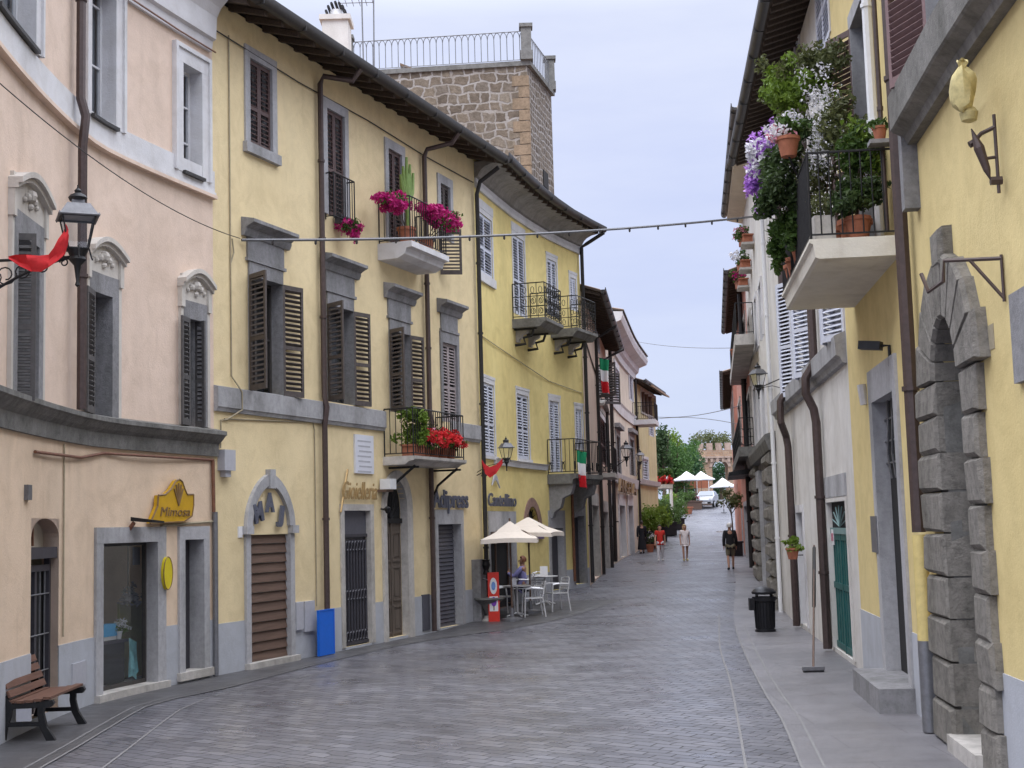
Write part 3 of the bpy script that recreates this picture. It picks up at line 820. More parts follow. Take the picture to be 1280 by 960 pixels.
sheet('kerb_line', K2d, offset_line(K2d, .028), 'joint', .012)
K3 = gl([(142, 950), (225, 887), (262, 872), (330, 858), (440, 832)])
K3 = [K3[0] + (K3[0] - K3[1]) * 1.0] + K3
K3d = [Vector((v.x, v.y)) for v in catmull(K3, .8)]
sheet('kerb_line', K3d, offset_line(K3d, .028), 'joint', .006)

# ================================================================== HOUSE A  (pink, curved)
HA = root('house', FA.p(FA.L * .7, 0), 'pale pink plastered house with a concave front and white framed top windows', 'house')
aW = [FA.R(-8, 41, -60, 60), FA.R(111, 142, -75, 154), FA.R(226, 250, 85, 220)]
aM = [FA.R(17, 44, 300, 505), FA.R(114, 137, 368, 520), FA.R(234, 249, 400, 533)]
aW[0] = (aW[0][0], aW[0][1], FA.Z(30, 52), FA.Z(30, 52) + (aW[1][3] - aW[1][2]))
aN = FA.R(38, 73, 684, 866); aN = (aN[0], aN[1], .12, aN[3])
aS = FA.R(126, 195, 678, 860); aD = FA.R(229, 253, 674, 838)
opsA = [op(r, .28) for r in aW] + [op(r, .30) for r in aM]
arcN = (aN[0], aN[1], aN[2], FA.Z(56, 648))
opsA += [op(arcN, .22, arch=arcN[3] - FA.Z(56, 672)), op(aS, .22), op(aD, .24)]
zA = FA.Z(262, 66) + .62; zcorn = FA.Z(150, 536) ; zfl = FA.Z(262, 560)
wall(MB(), FA, 0, FA.L, zfl - .1, zA + .8, opsA).build('wall', M['pink'], HA)
MB_ = MB(); wall(MB_, FA, 0, FA.L, -.4, zfl - .1, opsA); MB_.build('ground_floor_wall', M['pink_low'], HA)
plinth(FA, HA, 0, FA.L, -.4, .90, opsA)
# ledge between ground and first floor
zt = FA.Z(272, 539)
MB().fprof(FA, -.1, FA.L + .06, [(-.02, zt - .42), (.05, zt - .42), (.06, zt - .22), (.12, zt - .17), (.18, zt - .10), (.21, zt - .08), (.21, zt - .02), (.02, zt + .03), (-.02, zt + .03)]).build('string_course', M['peperino_dk'], HA)
zb = FA.Z(200, 217)
MB().fprof(FA, -.1, FA.L, [(-.02, zb - .02), (.07, zb - .02), (.07, zb + .035), (.04, zb + .05), (.04, zb + .40), (-.02, zb + .40)]).build('white_band', M['trim'], HA)
MB().fprof(FA, -.1, FA.L, [(-.02, zb - .075), (.10, zb - .075), (.10, zb - .02), (-.02, zb - .02)]).build('band_moulding', M['pink'], HA)
MB().fprof(FA, -.1, FA.L - .10, [(-.02, zA - .62), (.06, zA - .62), (.08, zA - .45), (.14, zA - .42), (.16, zA - .05), (.24, zA + .1), (.40, zA + .25), (.45, zA + .5), (.45, zA + .62), (-.02, zA + .62)]).build('cornice', M['trim'], HA)
roof(FA, HA, 0, FA.L - .1, zA + .7, .48, gutter=False, rafters=None)
for i, r in enumerate(aW):
    w = win(FA, HA, r, .22, 'wframe', 'curtain', 2, 3, curtain_gap=None)
    surround(FA, w, r, .20, .22, .05, 'trim', wt_=.24)
    mb = MB(); g = .2
    mb.fring(FA, [(r[0] - g - .05, r[2]), (r[0] - g - .05, r[3] + .29), (r[1] + g + .05, r[3] + .29), (r[1] + g + .05, r[2])], [(r[0] - g + .02, r[2]), (r[0] - g + .02, r[3] + .22), (r[1] + g - .02, r[3] + .22), (r[1] + g - .02, r[2])], .0, .085)
    mb.build('outer_moulding', M['trim'], w)
    MB().fbox(FA, r[0] - .02, r[1] + .02, r[2] - .03, r[2] + .02, -.2, .1).build('sill', M['gutter'], w)
for i, r in enumerate(aM):
    w = win(FA, HA, r, .26, 'dframe', 'curtain', 2, 1, curtain_gap=(.55, 1.0))
    surround(FA, w, r, .17, .26, .05, 'peperino', wt_=.28)
    a, b, c, e = r; t = e + .28
    mb = MB()                                                       # stucco hood with a curved pediment
    mb.fbox(FA, a - .25, a - .175, c, t - .12, 0, .05); mb.fbox(FA, b + .175, b + .25, c, t - .12, 0, .05)
    mb.fbox(FA, a - .20, b + .20, t - .01, t + .42, 0, .045)
    mb.fbox(FA, a - .27, a - .17, t - .12, t + .26, .0, .08); mb.fbox(FA, b + .17, b + .27, t - .12, t + .26, .0, .08)
    arc = [(a - .28 + (b - a + .56) * k / 12, t + .26 + .20 * math.sin(math.pi * k / 12)) for k in range(13)]
    mb.fring(FA, [(q, z + .07) for q, z in arc], arc, 0, .17); mb.fring(FA, arc, [(q, z - .06) for q, z in arc], 0, .12)
    mb.fprism(FA, [(q, z) for q, z in arc] + [(b + .2, t + .2), (a - .2, t + .2)], 0, .04)
    m_ = (a + b) / 2
    for dx, dz, rr in ((0, .26, .09), (-.13, .22, .06), (.13, .22, .06), (-.24, .17, .04), (.24, .17, .04), (0, .13, .05)):
        q = FA.p(m_ + dx, t + dz, .055); mb.lathe(q - Vector((0, 0, rr)), [(.001, 0), (rr * .8, rr * .4), (rr, rr), (rr * .8, rr * 1.6), (.001, rr * 2)], 8)
    mb.build('pediment', M['stucco'], w)
    if i: shutter(FA, w, r, 'l', math.radians(168), 'dk_shut', o=.06, pitch=.07, w=.44 if i == 1 else .34)
    if i == 2: shutter(FA, w, r, 'r', math.radians(80), 'dk_shut', o=-.08, pitch=.07, w=.2)
    if i == 0: shutter(FA, w, r, 'l', math.radians(80), 'dk_shut', o=-.18, pitch=.07)
# arched grille door
d_ = .18
a, b, c, e = aN; zs = FA.Z(56, 684)
mb = MB(); mb.fbox(FA, a, b, c, zs - .3, -.22, -.19)
gd = mb.build('door', M['dark'], HA)
mb = MB()
mb.fbox(FA, a, a + .06, c, zs - .02, -.17, -.10); mb.fbox(FA, b - .06, b, c, zs - .02, -.17, -.10); mb.fbox(FA, a, b, zs - .14, zs, -.18, -.02); mb.fbox(FA, a, b, zs - .30, zs - .22, -.17, -.1)
mb.fbox(FA, (a + b) / 2 - .04, (a + b) / 2 + .04, c, zs - .3, -.165, -.11)
mb.build('door_frame', M['shop_dk'], gd)
mb = MB()
for k in range(1, 6):
    q = a + (b - a) * k / 6; mb.tube([FA.p(q, c + .05, -.12), FA.p(q, zs - .3, -.12)], .011, 5)
for zz in (.25, .5, .95, 1.45, 1.75, 2.05):
    if c + zz < zs - .3: mb.tube([FA.p(a + .05, c + zz, -.11), FA.p(b - .05, c + zz, -.11)], .011, 5)
mb.build('grille', M['iron_lt'], gd)
MB().fbox(FA, a, b, zs, arcN[3], -.24, -.2).build('tympanum', M['old_pl'], gd)
mb = MB(); m_ = (a + b) / 2
mb.tube([FA.p(m_ - .12, zs + .3, -.1), FA.p(m_ - .14, zs + .42, -.08), FA.p(m_ - .05, zs + .46, -.12), FA.p(m_ + .06, zs + .38, -.18), FA.p(m_ + .08, zs + .02, -.18)], .018, 6)
mb.build('pipe_stub', M['pipe_rd'], gd)
# shop window
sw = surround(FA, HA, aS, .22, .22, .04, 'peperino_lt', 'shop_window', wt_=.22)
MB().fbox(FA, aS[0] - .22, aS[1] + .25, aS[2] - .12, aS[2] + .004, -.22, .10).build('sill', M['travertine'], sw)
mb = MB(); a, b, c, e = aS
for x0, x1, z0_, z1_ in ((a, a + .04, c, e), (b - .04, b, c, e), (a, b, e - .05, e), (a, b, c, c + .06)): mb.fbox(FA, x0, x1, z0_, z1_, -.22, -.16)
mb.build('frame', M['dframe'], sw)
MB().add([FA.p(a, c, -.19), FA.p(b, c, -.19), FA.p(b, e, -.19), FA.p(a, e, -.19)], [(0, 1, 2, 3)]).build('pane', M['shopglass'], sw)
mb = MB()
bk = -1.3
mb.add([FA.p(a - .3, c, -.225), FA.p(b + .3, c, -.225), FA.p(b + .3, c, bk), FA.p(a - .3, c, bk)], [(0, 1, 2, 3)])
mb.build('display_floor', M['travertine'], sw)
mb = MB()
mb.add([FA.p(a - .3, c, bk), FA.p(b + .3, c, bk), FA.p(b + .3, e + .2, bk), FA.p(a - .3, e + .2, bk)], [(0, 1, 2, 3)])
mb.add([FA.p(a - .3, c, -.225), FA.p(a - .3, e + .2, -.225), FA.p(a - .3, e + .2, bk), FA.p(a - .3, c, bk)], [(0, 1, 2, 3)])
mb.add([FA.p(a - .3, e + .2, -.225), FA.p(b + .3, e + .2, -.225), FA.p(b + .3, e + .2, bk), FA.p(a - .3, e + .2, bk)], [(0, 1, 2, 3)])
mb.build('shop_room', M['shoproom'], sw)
M['olive'] = plain('olive_panel', (.30, .28, .09), .7, var=.08)
MB().fbox(FA, FA.S(151, 800, -.8), FA.S(181, 800, -.8), c, FA.Z(165, 752, -.8), -.86, -.82).build('olive_screen', M['olive'], sw)
MB().fbox(FA, FA.S(167, 700, -.5), FA.S(175, 700, -.5), FA.Z(171, 706, -.5), FA.Z(171, 684, -.5), -.52, -.50).build('hanging_card', M['greybox'], sw)
# second door
dd = surround(FA, HA, aD, .16, .24, .04, 'peperino_lt', 'side_door', wt_=.2)
MB().fbox(FA, aD[0] - .2, aD[1] + .22, aD[2] - .12, aD[2] + .004, -.24, .08).build('step', M['travertine'], dd)
a, b, c, e = aD
MB().fbox(FA, a, b, c, e, -.28, -.23).build('door_leaf', M['shop_dk'], dd)
MB().fbox(FA, a + .03, a + .22, c + .95, e - .45, -.23, -.205).build('notice_board', M['wood_br'], dd)
mb = MB()
for k in (0, 1): q = FA.p(a + .12, e - .35 + .17 * k, -.20); mb.lathe(q - Vector((0, 0, .05)), [(.002, 0), (.05, .03), (.05, .08), (.002, .1)], 8)
mb.build('round_stickers', M['paper'], dd)
# small fixed things of house A
MB().fbox(FA, FA.S(88, 840), FA.S(105, 840), FA.Z(96, 858), FA.Z(96, 828), 0, .03).build('vent_grille', M['greybox'], HA)
MB().fbox(FA, FA.S(30, 615), FA.S(35, 615), FA.Z(32, 625), FA.Z(32, 606), 0, .05).build('wall_vent', M['iron_lt'], HA)
sP = FA.S(88, 300)
pipe(FA, HA, [(sP, zA + .1, .13), (sP, zb + .35, .13), (sP, zb + .1, .2), (sP, zb - .3, .16), (sP, zt + .02, .16)], .065, 'pipe')
sV = FA.S(78, 640)
pipe(FA, HA, [(sV, zt - .45, .02), (sV, 1.0, .02)], .012, 'cable_lt', False, 5, 'cable')
pipe(FA, HA, [(sV - 1.2, zt - .62, .03), (sV + .6, zt - .60, .03), (sV + 1.4, zt - .50, .02), (FA.L - .05, zt - .48, .02)], .022, 'pipe_rd', False, 6, 'cable')
pipe(FA, HA, [(FA.S(200, 660), FA.Z(200, 657), .03), (FA.L - .12, FA.Z(263, 652), .03)], .022, 'cable_lt', False, 6, 'conduit')
pipe(FA, HA, [(FA.L - .06, .02, .05), (FA.L - .06, FA.Z(266, 640), .05)], .045, 'pipe_gr', False, 8, 'downpipe')
pipe(FA, HA, [(FA.L - .10, FA.Z(266, 640), .05), (FA.L - .10, zt - .5, .04)], .03, 'pipe_rd', False, 8, 'conduit')
q0 = FA.L - .35
pipe(FA, HA, [(q0 + .3, zA - .62, .1), (q0 - .8, zA - .62, .1), (q0 - 3, zA - .64, .1)], .014, 'pipe_rd', False, 5, 'cable')

# ================================================================== HOUSE B  (ochre)
HB = root('house', FB.p(FB.L * .5, 0), 'ochre yellow house with grey louvred shutters and two flower balconies', 'house')
zB = 11.25
b2 = [FB.R(311, 339, 80, 186), FB.R(408, 430, 141, 272), FB.R(485, 502, 190, 305), FB.R(550, 562, 232, 300)]
b1 = [FB.R(311, 352, 350, 492), FB.R(409, 441, 385, 504), FB.R(487, 512, 416, 516), FB.R(553, 571, 430, 528)]
bG = FB.R(311, 361, 668, 823); bJ = FB.R(430, 463, 638, 804); bP = FB.R(482, 508, 600, 796); bX = FB.R(547, 576, 655, 782)
bJ = (bJ[0], bJ[1], .05, bJ[3]); bX = (bX[0], bX[1], .06, bX[3]); bP = (bP[0], bP[1], .06, bP[3]); bG = (bG[0], bG[1], .10, bG[3])
opsB = [op(r, .14) for r in b2] + [op(r, .28) for r in b1] + [op(bG, .08), op(bJ, .10), op(bX, .18), op(bP, .14, arch=(bP[1] - bP[0]) * .62)]
wall(MB(), FB, 0, FB.L, -.4, zB, opsB).build('wall', M['yellow'], HB)
plinth(FB, HB, .06, FB.L - .02, -.4, .82, opsB)
roof(FB, HB, 0, FB.L, zB - .12, .78, endover=.15)
for i, r in enumerate(b2):
    w = win(FB, HB, r, .14)
    surround(FB, w, r, .155, .14, .035, 'peperino_lt', wt_=.2)
    if i == 0: sill(FB, w, r[0] - .2, r[1] + .2, r[2], .18, .09, 'band')
    for k in 'lr': shutter(FB, w, r, k, 0, 'br_shut' if i < 3 else 'gr_shut', o=-.055, pitch=.085)
for i, r in enumerate(b1):
    w = win(FB, HB, r, .24, 'dframe', 'dark', 2, 2)
    surround(FB, w, r, .02 if i < 3 else .12, .24, .035, 'peperino', wt_=.24)
    a, b, c, e = r; t = e + .24
    mb = MB(); mb.fbox(FB, a - .10, b + .10, t + .004, t + .06, 0, .06); mb.fbox(FB, a - .06, b + .06, t + .06, t + .42, 0, .035)
    mb.fprof(FB, a - .22, b + .22, [(0, t + .42), (.06, t + .42), (.10, t + .50), (.10, t + .55), (.18, t + .60), (.26, t + .63), (.26, t + .69), (.02, t + .74), (0, t + .74)])
    mb.build('pediment', M['peperino'], w)
    if i < 3:
        shutter(FB, w, r, 'l', math.radians(118), 'gr_shut', o=.04, pitch=.088)
        shutter(FB, w, r, 'r', math.radians(168), 'gr_shut', o=.04, pitch=.088)
    else:
        for k in 'lr': shutter(FB, w, r, k, 0, 'rose_shut', o=-.06, pitch=.07)
zbd = FB.Z(262, 482)
b2s = FB.S(478, 514); b2e = FB.S(545, 525)
for s0, s1 in ((.0, b2s), (FB.S(562, 530), FB.L - .12)):
    MB().fprof(FB, s0, s1, [(-.02, zbd - .40), (.05, zbd - .40), (.07, zbd - .34), (.09, zbd - .33), (.09, zbd), (-.02, zbd + .03)]).build('string_course', M['band'], HB)
# balconies
s0 = FB.S(472, 312); s1 = FB.S(521, 330); zb1 = FB.Z(472, 305)
slab = balcony(FB, HB, s0, s1, zb1, .78, .2, .95, 'bars', 'trim', prof=[(0, zb1 - .34), (.45, zb1 - .34), (.62, zb1 - .26), (.66, zb1 - .14), (.78, zb1 - .12), (.78, zb1), (0, zb1)])
s0r = FB.S(406, 270); s1r = FB.S(432, 270); zfr = FB.Z(410, 276)
mb = MB(); railing(mb, [FB.p(s0r, zfr, .02), FB.p(s0r, zfr, .20), FB.p(s1r, zfr, .20), FB.p(s1r, zfr, .02)], FB.Z(406, 217) - zfr, 'bars', .09)
mb.build('window_railing', M['iron'], HB)
zb2 = FB.Z(476, 571)
slab = balcony(FB, HB, b2s - .02, b2e, zb2, .72, .1, FB.Z(500, 514) - FB.Z(500, 573) - .02, 'bars', 'travertine', prof=[(0, zb2 - .17), (.5, zb2 - .17), (.6, zb2 - .1), (.68, zb2 - .09), (.72, zb2 - .06), (.72, zb2), (0, zb2)])
for q in (b2s + .25, b2e - .25):
    mb = MB(); mb.tube([FB.p(q, zb2 - .75, .03), FB.p(q, zb2 - .55, .12), FB.p(q, zb2 - .30, .45), FB.p(q, zb2 - .19, .6)], .03, 6); mb.tube([FB.p(q, zb2 - .22, .0), FB.p(q, zb2 - .22, .68)], .025, 6); mb.build('bracket', M['iron'], slab)
# open grey leaf beside the upper balcony
s_ = FB.S(548, 320); P = FB.p(s_, FB.Z(560, 348), .04); n_ = FB.n(s_); t_ = FB.t(s_)
U = (n_ * math.cos(.5) + t_ * math.sin(.5)); mb = MB(); leaf_mesh(mb, P, U, U.cross(Vector((0, 0, 1))), .5, 1.05, .08)
mb.build('shutter_box', M['gr_shut'], HB)
# doors
a, b, c, e = bG
gd = slat_panel(MB(), FB, bG, -.08, .05, .165, .014).build('garage_door', M['wood_br'], HB)
MB().fbox(FB, a, b, c, e, -.13, -.085).build('door_back', M['travertine'], gd)
mb = MB(); mb.fbox(FB, a - .14, a + .004, c, e + .01, -.08, .05); mb.fbox(FB, b - .004, b + .14, c, e + .01, -.08, .05); mb.fbox(FB, a - .2, a + .01, e + .012, e + .15, -.02, .11); mb.fbox(FB, b - .01, b + .2, e + .012, e + .15, -.02, .11)
za = e + .15; rise = FB.Z(336, 592) - za
oa = arch_pts(a - .14, b + .14, za, rise, .22, 20); ia = arch_pts(a + .04, b - .04, za, rise - .20, .2, 20)
mb.fring(FB, oa, ia, 0, .07)
mb.fbox(FB, (a + b) / 2 - .09, (a + b) / 2 + .09, za + rise - .26, za + rise + .07, .0, .10)
mb.build('stone_arch', M['peperino_lt'], gd)
MB().fbox(FB, a - .16, b + .2, -.1, .105, -.2, .12).build('threshold', M['travertine'], gd)
sc_ = .0
jd = surround(FB, HB, bJ, .14, .10, .03, 'travertine', 'shop_door', wt_=.12)
a, b, c, e = bJ; ztr = FB.Z(446, 668)
MB().fbox(FB, a, b, ztr, e, -.12, -.08).build('transom', M['roller'], jd)
mb = MB(); mb.fbox(FB, a, b, c, ztr, -.14, -.10)
n = 9
for k in range(n): q = a + (b - a) * (k + .5) / n; mb.tube([FB.p(q, c + .04, -.07), FB.p(q, ztr - .1, -.07)], .02, 5)
for zz in (c + .18, (c + ztr) / 2 - .1, ztr - .22):
    for k in range(n - 1):
        q = a + (b - a) * (k + 1) / n
        mb.tube([FB.p(q + .05 * math.cos(u), zz + .09 * math.sin(u), -.06) for u in np.linspace(0, 2 * math.pi, 9)[:-1]], .014, 4, closed=True)
for zz in (c + .05, ztr - .02): mb.fbox(FB, a, b, zz - .03, zz + .03, -.09, -.05)
mb.build('iron_door', M['shop_dk'], jd)
pp = panel_door(FB, HB, (bP[0], bP[1], bP[2], FB.Z(495, 651)), .13, 'wood_gr', 2)
a, b, c, e = bP; rise = (b - a) * .62; zs = e - rise
mb = MB(); mb.fbox(FB, a - .16, a + .004, c - .06, zs, -.12, .05); mb.fbox(FB, b - .004, b + .26, c - .06, zs, -.12, .05)
oa = arch_pts(a - .16, b + .26, zs, rise + .2, 0, 16); ia = arch_pts(a + .002, b - .002, zs, rise - .002, 0, 16)
mb.fring(FB, oa, ia, -.12, .05); mb.build('stone_arch', M['travertine'], pp)
mb = MB(); mb.fprism(FB, [(a, FB.Z(495, 651))] + arch_pts(a, b, zs, rise, 0, 16) + [(b, FB.Z(495, 651))], -.15, -.132); mb.build('fanlight', M['dark'], pp)
mb = MB(); mm = (a + b) / 2; zl = FB.Z(495, 651)
for k in range(1, 8):
    th = math.pi * k / 8; mb.tube([FB.p(mm, zl, -.11), FB.p(mm + math.cos(th) * (b - a) * .45, zl + (e - zl) * .9 * math.sin(th), -.11)], .012, 4)
mb.fbox(FB, a, b, zl - .05, zl + .05, -.13, -.08); mb.build('fan_grille', M['iron'], pp)
xd = surround(FB, HB, bX, .15, .18, .04, 'peperino_lt', 'shop_shutter', wt_=.32)
slat_panel(MB(), FB, bX, -.18, .03, .09, .012).build('roller_shutter', M['roller'], xd)
MB().fbox(FB, bX[0], bX[1], bX[2], bX[3], -.22, -.185).build('shutter_back', M['dark'], xd)
# pipes
for pxs, ptop, extra in (((397, 300), (432, 75), 0), ((530, 420), (556, 178), 1)):
    q = FB.S(*pxs); g = FB.S(ptop[0], ptop[1], .85)
    ztop = FB.Z(pxs[0] - 6, 98 if extra == 0 else 190)
    pipe(FB, HB, [(q + .25, zB - .2, .84), (q + .2, zB - .42, .7), (q + .03, ztop + .06, .16), (q, ztop - .1, .10), (q, zbd + .1, .10), (q, zbd - .1, .15), (q, zbd - .45, .10), (q, .75, .10), (q, .05, .10)], .055, 'pipe')
q = FB.L - .08
pipe(FB, HB, [(q, zB - .3, .7), (q, zB - .6, .2), (q, zB - .9, .11), (q, .05, .11)], .055, 'pipe_dk')
sc1 = FB.S(287, 420)
pipe(FB, HB, [(sc1, zB - .5, .02), (sc1 + .02, FB.Z(287, 470), .02), (sc1 + .2, FB.Z(293, 490), .11), (sc1 + .22, FB.Z(293, 512), .10), (sc1 - .15, FB.Z(282, 525), .03), (sc1 - .3, FB.Z(276, 525), .02), (sc1 - .32, FB.Z(275, 560), .02)], .014, 'cable_lt', False, 5, 'cable')
pipe(FB, HB, [(sc1 - .2, FB.Z(282, 524), .02), (FB.S(390, 527), FB.Z(390, 528), .02), (FB.S(392, 540), FB.Z(392, 538), .02), (FB.S(392, 540), .9, .02)], .012, 'cable_lt', False, 5, 'cable')
pipe(FB, HB, [(.05, zB - .55, .03), (FB.L * .25, zB - .62, .03), (FB.L * .5, zB - .58, .03), (FB.L * .75, zB - .64, .03), (FB.L - .1, zB - .6, .03)], .012, 'cable', False, 5, 'cable')
pipe(FB, HB, [(sc1 + .02, FB.Z(300, 303), .05), (sc1 + .1, FB.Z(290, 316), .03), (sc1 + .01, FB.Z(287, 330), .02)], .014, 'cable_lt', False, 5, 'cable')
for j, (x0, x1, y0, y1) in enumerate(((367, 376, 753, 788), (378, 390, 752, 790))):
    MB().fbox(FB, FB.S(x0, 770), FB.S(x1, 770), FB.Z(x0, y1), FB.Z(x0, y0), 0, .06).build('meter_box', M['greybox'], HB)
MB().fbox(FB, FB.S(527, 765), FB.S(536, 765), FB.Z(531, 788), FB.Z(531, 743), 0, .03).build('vent_grille', M['roller'], HB)
mb = MB(); mb.fbox(FB, .10, .42, FB.Z(270, 588), FB.Z(270, 562), 0, .14); mb.fbox(FB, .18, .34, FB.Z(270, 596), FB.Z(270, 588), 0, .1); mb.build('junction_box', M['greybox'], HB)

# ================================================================== HOUSE C  (lemon yellow)
HC = root('house', FC.p(FC.L * .5, 0), 'lemon yellow house with pale grey louvred shutters and ornate iron balconies', 'house')
zC = (FC.Z(594, 224) + FC.Z(725, 320)) / 2
c2 = [FC.R(597, 615, 270, 344), FC.R(642, 656, 298, 394), FC.R(685, 696, 326, 395), FC.R(713, 720, 348, 388)]
c1 = [FC.R(605, 618, 480, 570), FC.R(647, 661, 494, 574), FC.R(688, 700, 502, 590), FC.R(720, 728, 512, 562)]
cD1 = FC.R(613, 644, 664, 770); cD2 = FC.R(689, 704, 660, 737); cW = FC.R(718, 731, 645, 732); cAr = FC.R(653, 677, 622, 650)
cD1 = (cD1[0], cD1[1], .1, cD1[3]); cD2 = (cD2[0], cD2[1], .42, cD2[3]); cW = (cW[0], cW[1], .5, cW[3])
cF = (cAr[0] + .28, cAr[1] - .25, FC.Z(665, 652), FC.Z(665, 633))
opsC = [op(r, .1) for r in c2 + c1] + [op(cD1, .2), op(cD2, .16), op(cW, .2), op(cF, .2, arch=(cF[3] - cF[2]) * .9)]
wall(MB(), FC, 0, FC.L, -.4, zC + .75, opsC).build('wall', M['lemon'], HC)
plinth(FC, HC, .1, FC.L - .02, -.4, .95, opsC)
mb = MB(); mb.fprof(FC, .05, FC.L + .02, [(-.01, zC - .1), (.06, zC - .1), (.08, zC + .0), (.05, zC + .06), (.05, zC + .14), (-.01, zC + .14)]); mb.build('frieze', M['trim'], HC)
cv = [(.05, zC + .16), (.10, zC + .18), (.12, zC + .24), (.17, zC + .32), (.27, zC + .40), (.42, zC + .46), (.62, zC + .49), (.62, zC + .54), (-.01, zC + .54)]
mb = MB(); mb.fprof(FC, .05, FC.L + .05, [(-.01, zC + .145)] + cv)
mb.build('cornice', M['cornice_gr'], HC)
roof(FC, HC, 0, FC.L, zC + .56, .80, rafters=.45, endover=.05)
for i, r in enumerate(c2 + c1):
    w = win(FC, HC, r, .1)
    mb = MB(); a, b, c, e = r
    mb.fring(FC, [(a - .10, c), (a - .10, e + .12), (b + .10, e + .12), (b + .10, c)], [(a, c), (a, e), (b, e), (b, c)], -.005, .012); mb.fbox(FC, a - .12, b + .12, e + .122, e + (.34 if i in (0, 1) else .2), -.01, .02)
    mb.build('painted_frame', M['trim'], w)
    for k in 'lr': shutter(FC, w, r, k, 0, 'wh_shut', o=-.05, pitch=.075)
    if i in (0, 4, 5): sill(FC, w, r[0] - .12, r[1] + .12, r[2], .08 if i else .22, .06, 'trim')
zsc = FC.Z(640, 576)
MB().fprof(FC, FC.S(617, 575), FC.S(682, 580), [(-.01, zsc - .16), (.06, zsc - .16), (.08, zsc - .05), (.12, zsc), (-.01, zsc)]).build('string_course', M['trim'], HC)
def corbel(F, par, q, z, out, drop, w, mat, name='bracket'):
    n = F.n(q); pts = []
    prof = [(0, z), (out, z), (out, z - .08), (out * .9, z - drop * .3), (out * .55, z - drop * .42), (out * .45, z - drop * .7), (out * .2, z - drop * .82), (.08, z - drop), (0, z - drop)]
    t = F.t(q)
    return MB().prism([F.p(q, 0, 0) + n * o + Vector((0, 0, zz)) for o, zz in prof], t * w).build(name, M[mat], par)
def iron_bracket(F, par, q, z, out, drop):
    mb = MB(); mb.tube([F.p(q, z - .02, .0), F.p(q, z - .02, out)], .035, 6)
    mb.tube([F.p(q, z - .05, out * .85), F.p(q, z - drop * .5, out * .75), F.p(q, z - drop * .6, out * .4), F.p(q, z - drop, .3), F.p(q, z - drop * 1.05, .02)], .04, 6)
    return mb.build('bracket', M['iron'], par)
zq = FC.Z(645, 399)
for (xa, ya, xb, o) in ((640, 399, 664, .95), (688, 412, 706, .85)):
    z_ = FC.Z(xa, ya); s0 = FC.S(xa, ya); s1 = s0 + (1.75 if xa == 640 else 1.7)
    sl = balcony(FC, HC, s0, s1, z_, o, .2, .95, 'ornate', 'peperino_dk', prof=[(0, z_ - .24), (o * .8, z_ - .24), (o * .92, z_ - .12), (o, z_ - .09), (o, z_), (0, z_)], spacing=.2)
    for q in (s0 + .3, s1 - .3):
        corbel(FC, sl, q, z_ - .24, .30, .34, .2, 'travertine', 'stone_corbel'); iron_bracket(FC, sl, q - .1, z_ - .24, .62, .42)
z_ = FC.Z(684, 593); s0 = FC.S(684, 593); s1 = s0 + 2.35; o = .85
sl = balcony(FC, HC, s0, s1, z_, o, .2, .98, 'scroll', 'peperino_dk', prof=[(0, z_ - .28), (o * .86, z_ - .28), (o * .9, z_ - .16), (o, z_ - .13), (o, z_), (0, z_)], spacing=.12)
for q in (s0 + .12, s1 - .45): corbel(FC, sl, q, z_ - .28, .72, .95, .26, 'peperino', 'stone_corbel')
mb = MB()
cd = surround(FC, HC, cD1, .14, .2, .03, 'peperino_lt', 'shop_door', wt_=.5)
a, b, c, e = cD1
MB().fbox(FC, a, b, c, e, -.24, -.2).build('door_leaf', M['dark'], cd)
mb = MB(); mb.fbox(FC, (a + b) / 2 - .03, (a + b) / 2 + .03, c, e, -.195, -.16); mb.fbox(FC, a, b, c, c + .12, -.195, -.165); mb.fbox(FC, a, b, e - .1, e, -.195, -.165); mb.fbox(FC, a, a + .06, c, e, -.194, -.166); mb.fbox(FC, b - .06, b, c, e, -.194, -.166)
mb.build('door_frame', M['wood_br'], cd)
MB().fbox(FC, a + .2, a + .36, c + 1.75, c + 2.0, -.16, -.15).build('notice', M['paper'], cd)
d2 = surround(FC, HC, cD2, .18, .16, .03, 'peperino_lt', 'shop_door', wt_=.5)
MB().fbox(FC, *cD2, -.2, -.16).build('door_leaf', M['shop_dk'], d2)
d3 = surround(FC, HC, cW, .10, .2, .03, 'peperino', 'display_window', wt_=.3)
MB().fbox(FC, *cW, -.24, -.2).build('pane', M['shop_dk'], d3)
M['brick_arch'] = stone('faded_brick_arch', (.33, .21, .17), .7, 12)
mb = MB(); a, b, c, e = cAr; rise = (b - a) * .5
oa = arch_pts(a, b, e - rise - .1, rise + .1, 0, 14); ia = arch_pts(cF[0], cF[1], e - rise - .1, cF[3] - e + rise + .1, 0, 14)
mb.fring(FC, oa, ia, -.01, .02); ar = mb.build('lunette', M['brick_arch'], HC)
MB().fprism(FC, [(cF[0], cF[2])] + arch_pts(cF[0], cF[1], cF[2] + .05, cF[3] - cF[2] - .05) + [(cF[1], cF[2])], -.2, -.17).build('pane', M['dark'], ar)
mb = MB(); mm = (cF[0] + cF[1]) / 2
for k in range(1, 7): th = math.pi * k / 7; mb.tube([FC.p(mm, cF[2], -.1), FC.p(mm + math.cos(th) * (cF[1] - cF[0]) * .48, cF[2] + (cF[3] - cF[2]) * .95 * math.sin(th), -.1)], .015, 4)
mb.build('grille', M['iron'], ar)
pipe(FC, HC, [(FC.L - .07, zC + .48, .88), (FC.L - .07, zC + .2, .3), (FC.L - .07, zC + .1, .12), (FC.L - .07, .5, .12)], .06, 'pipe_dk')
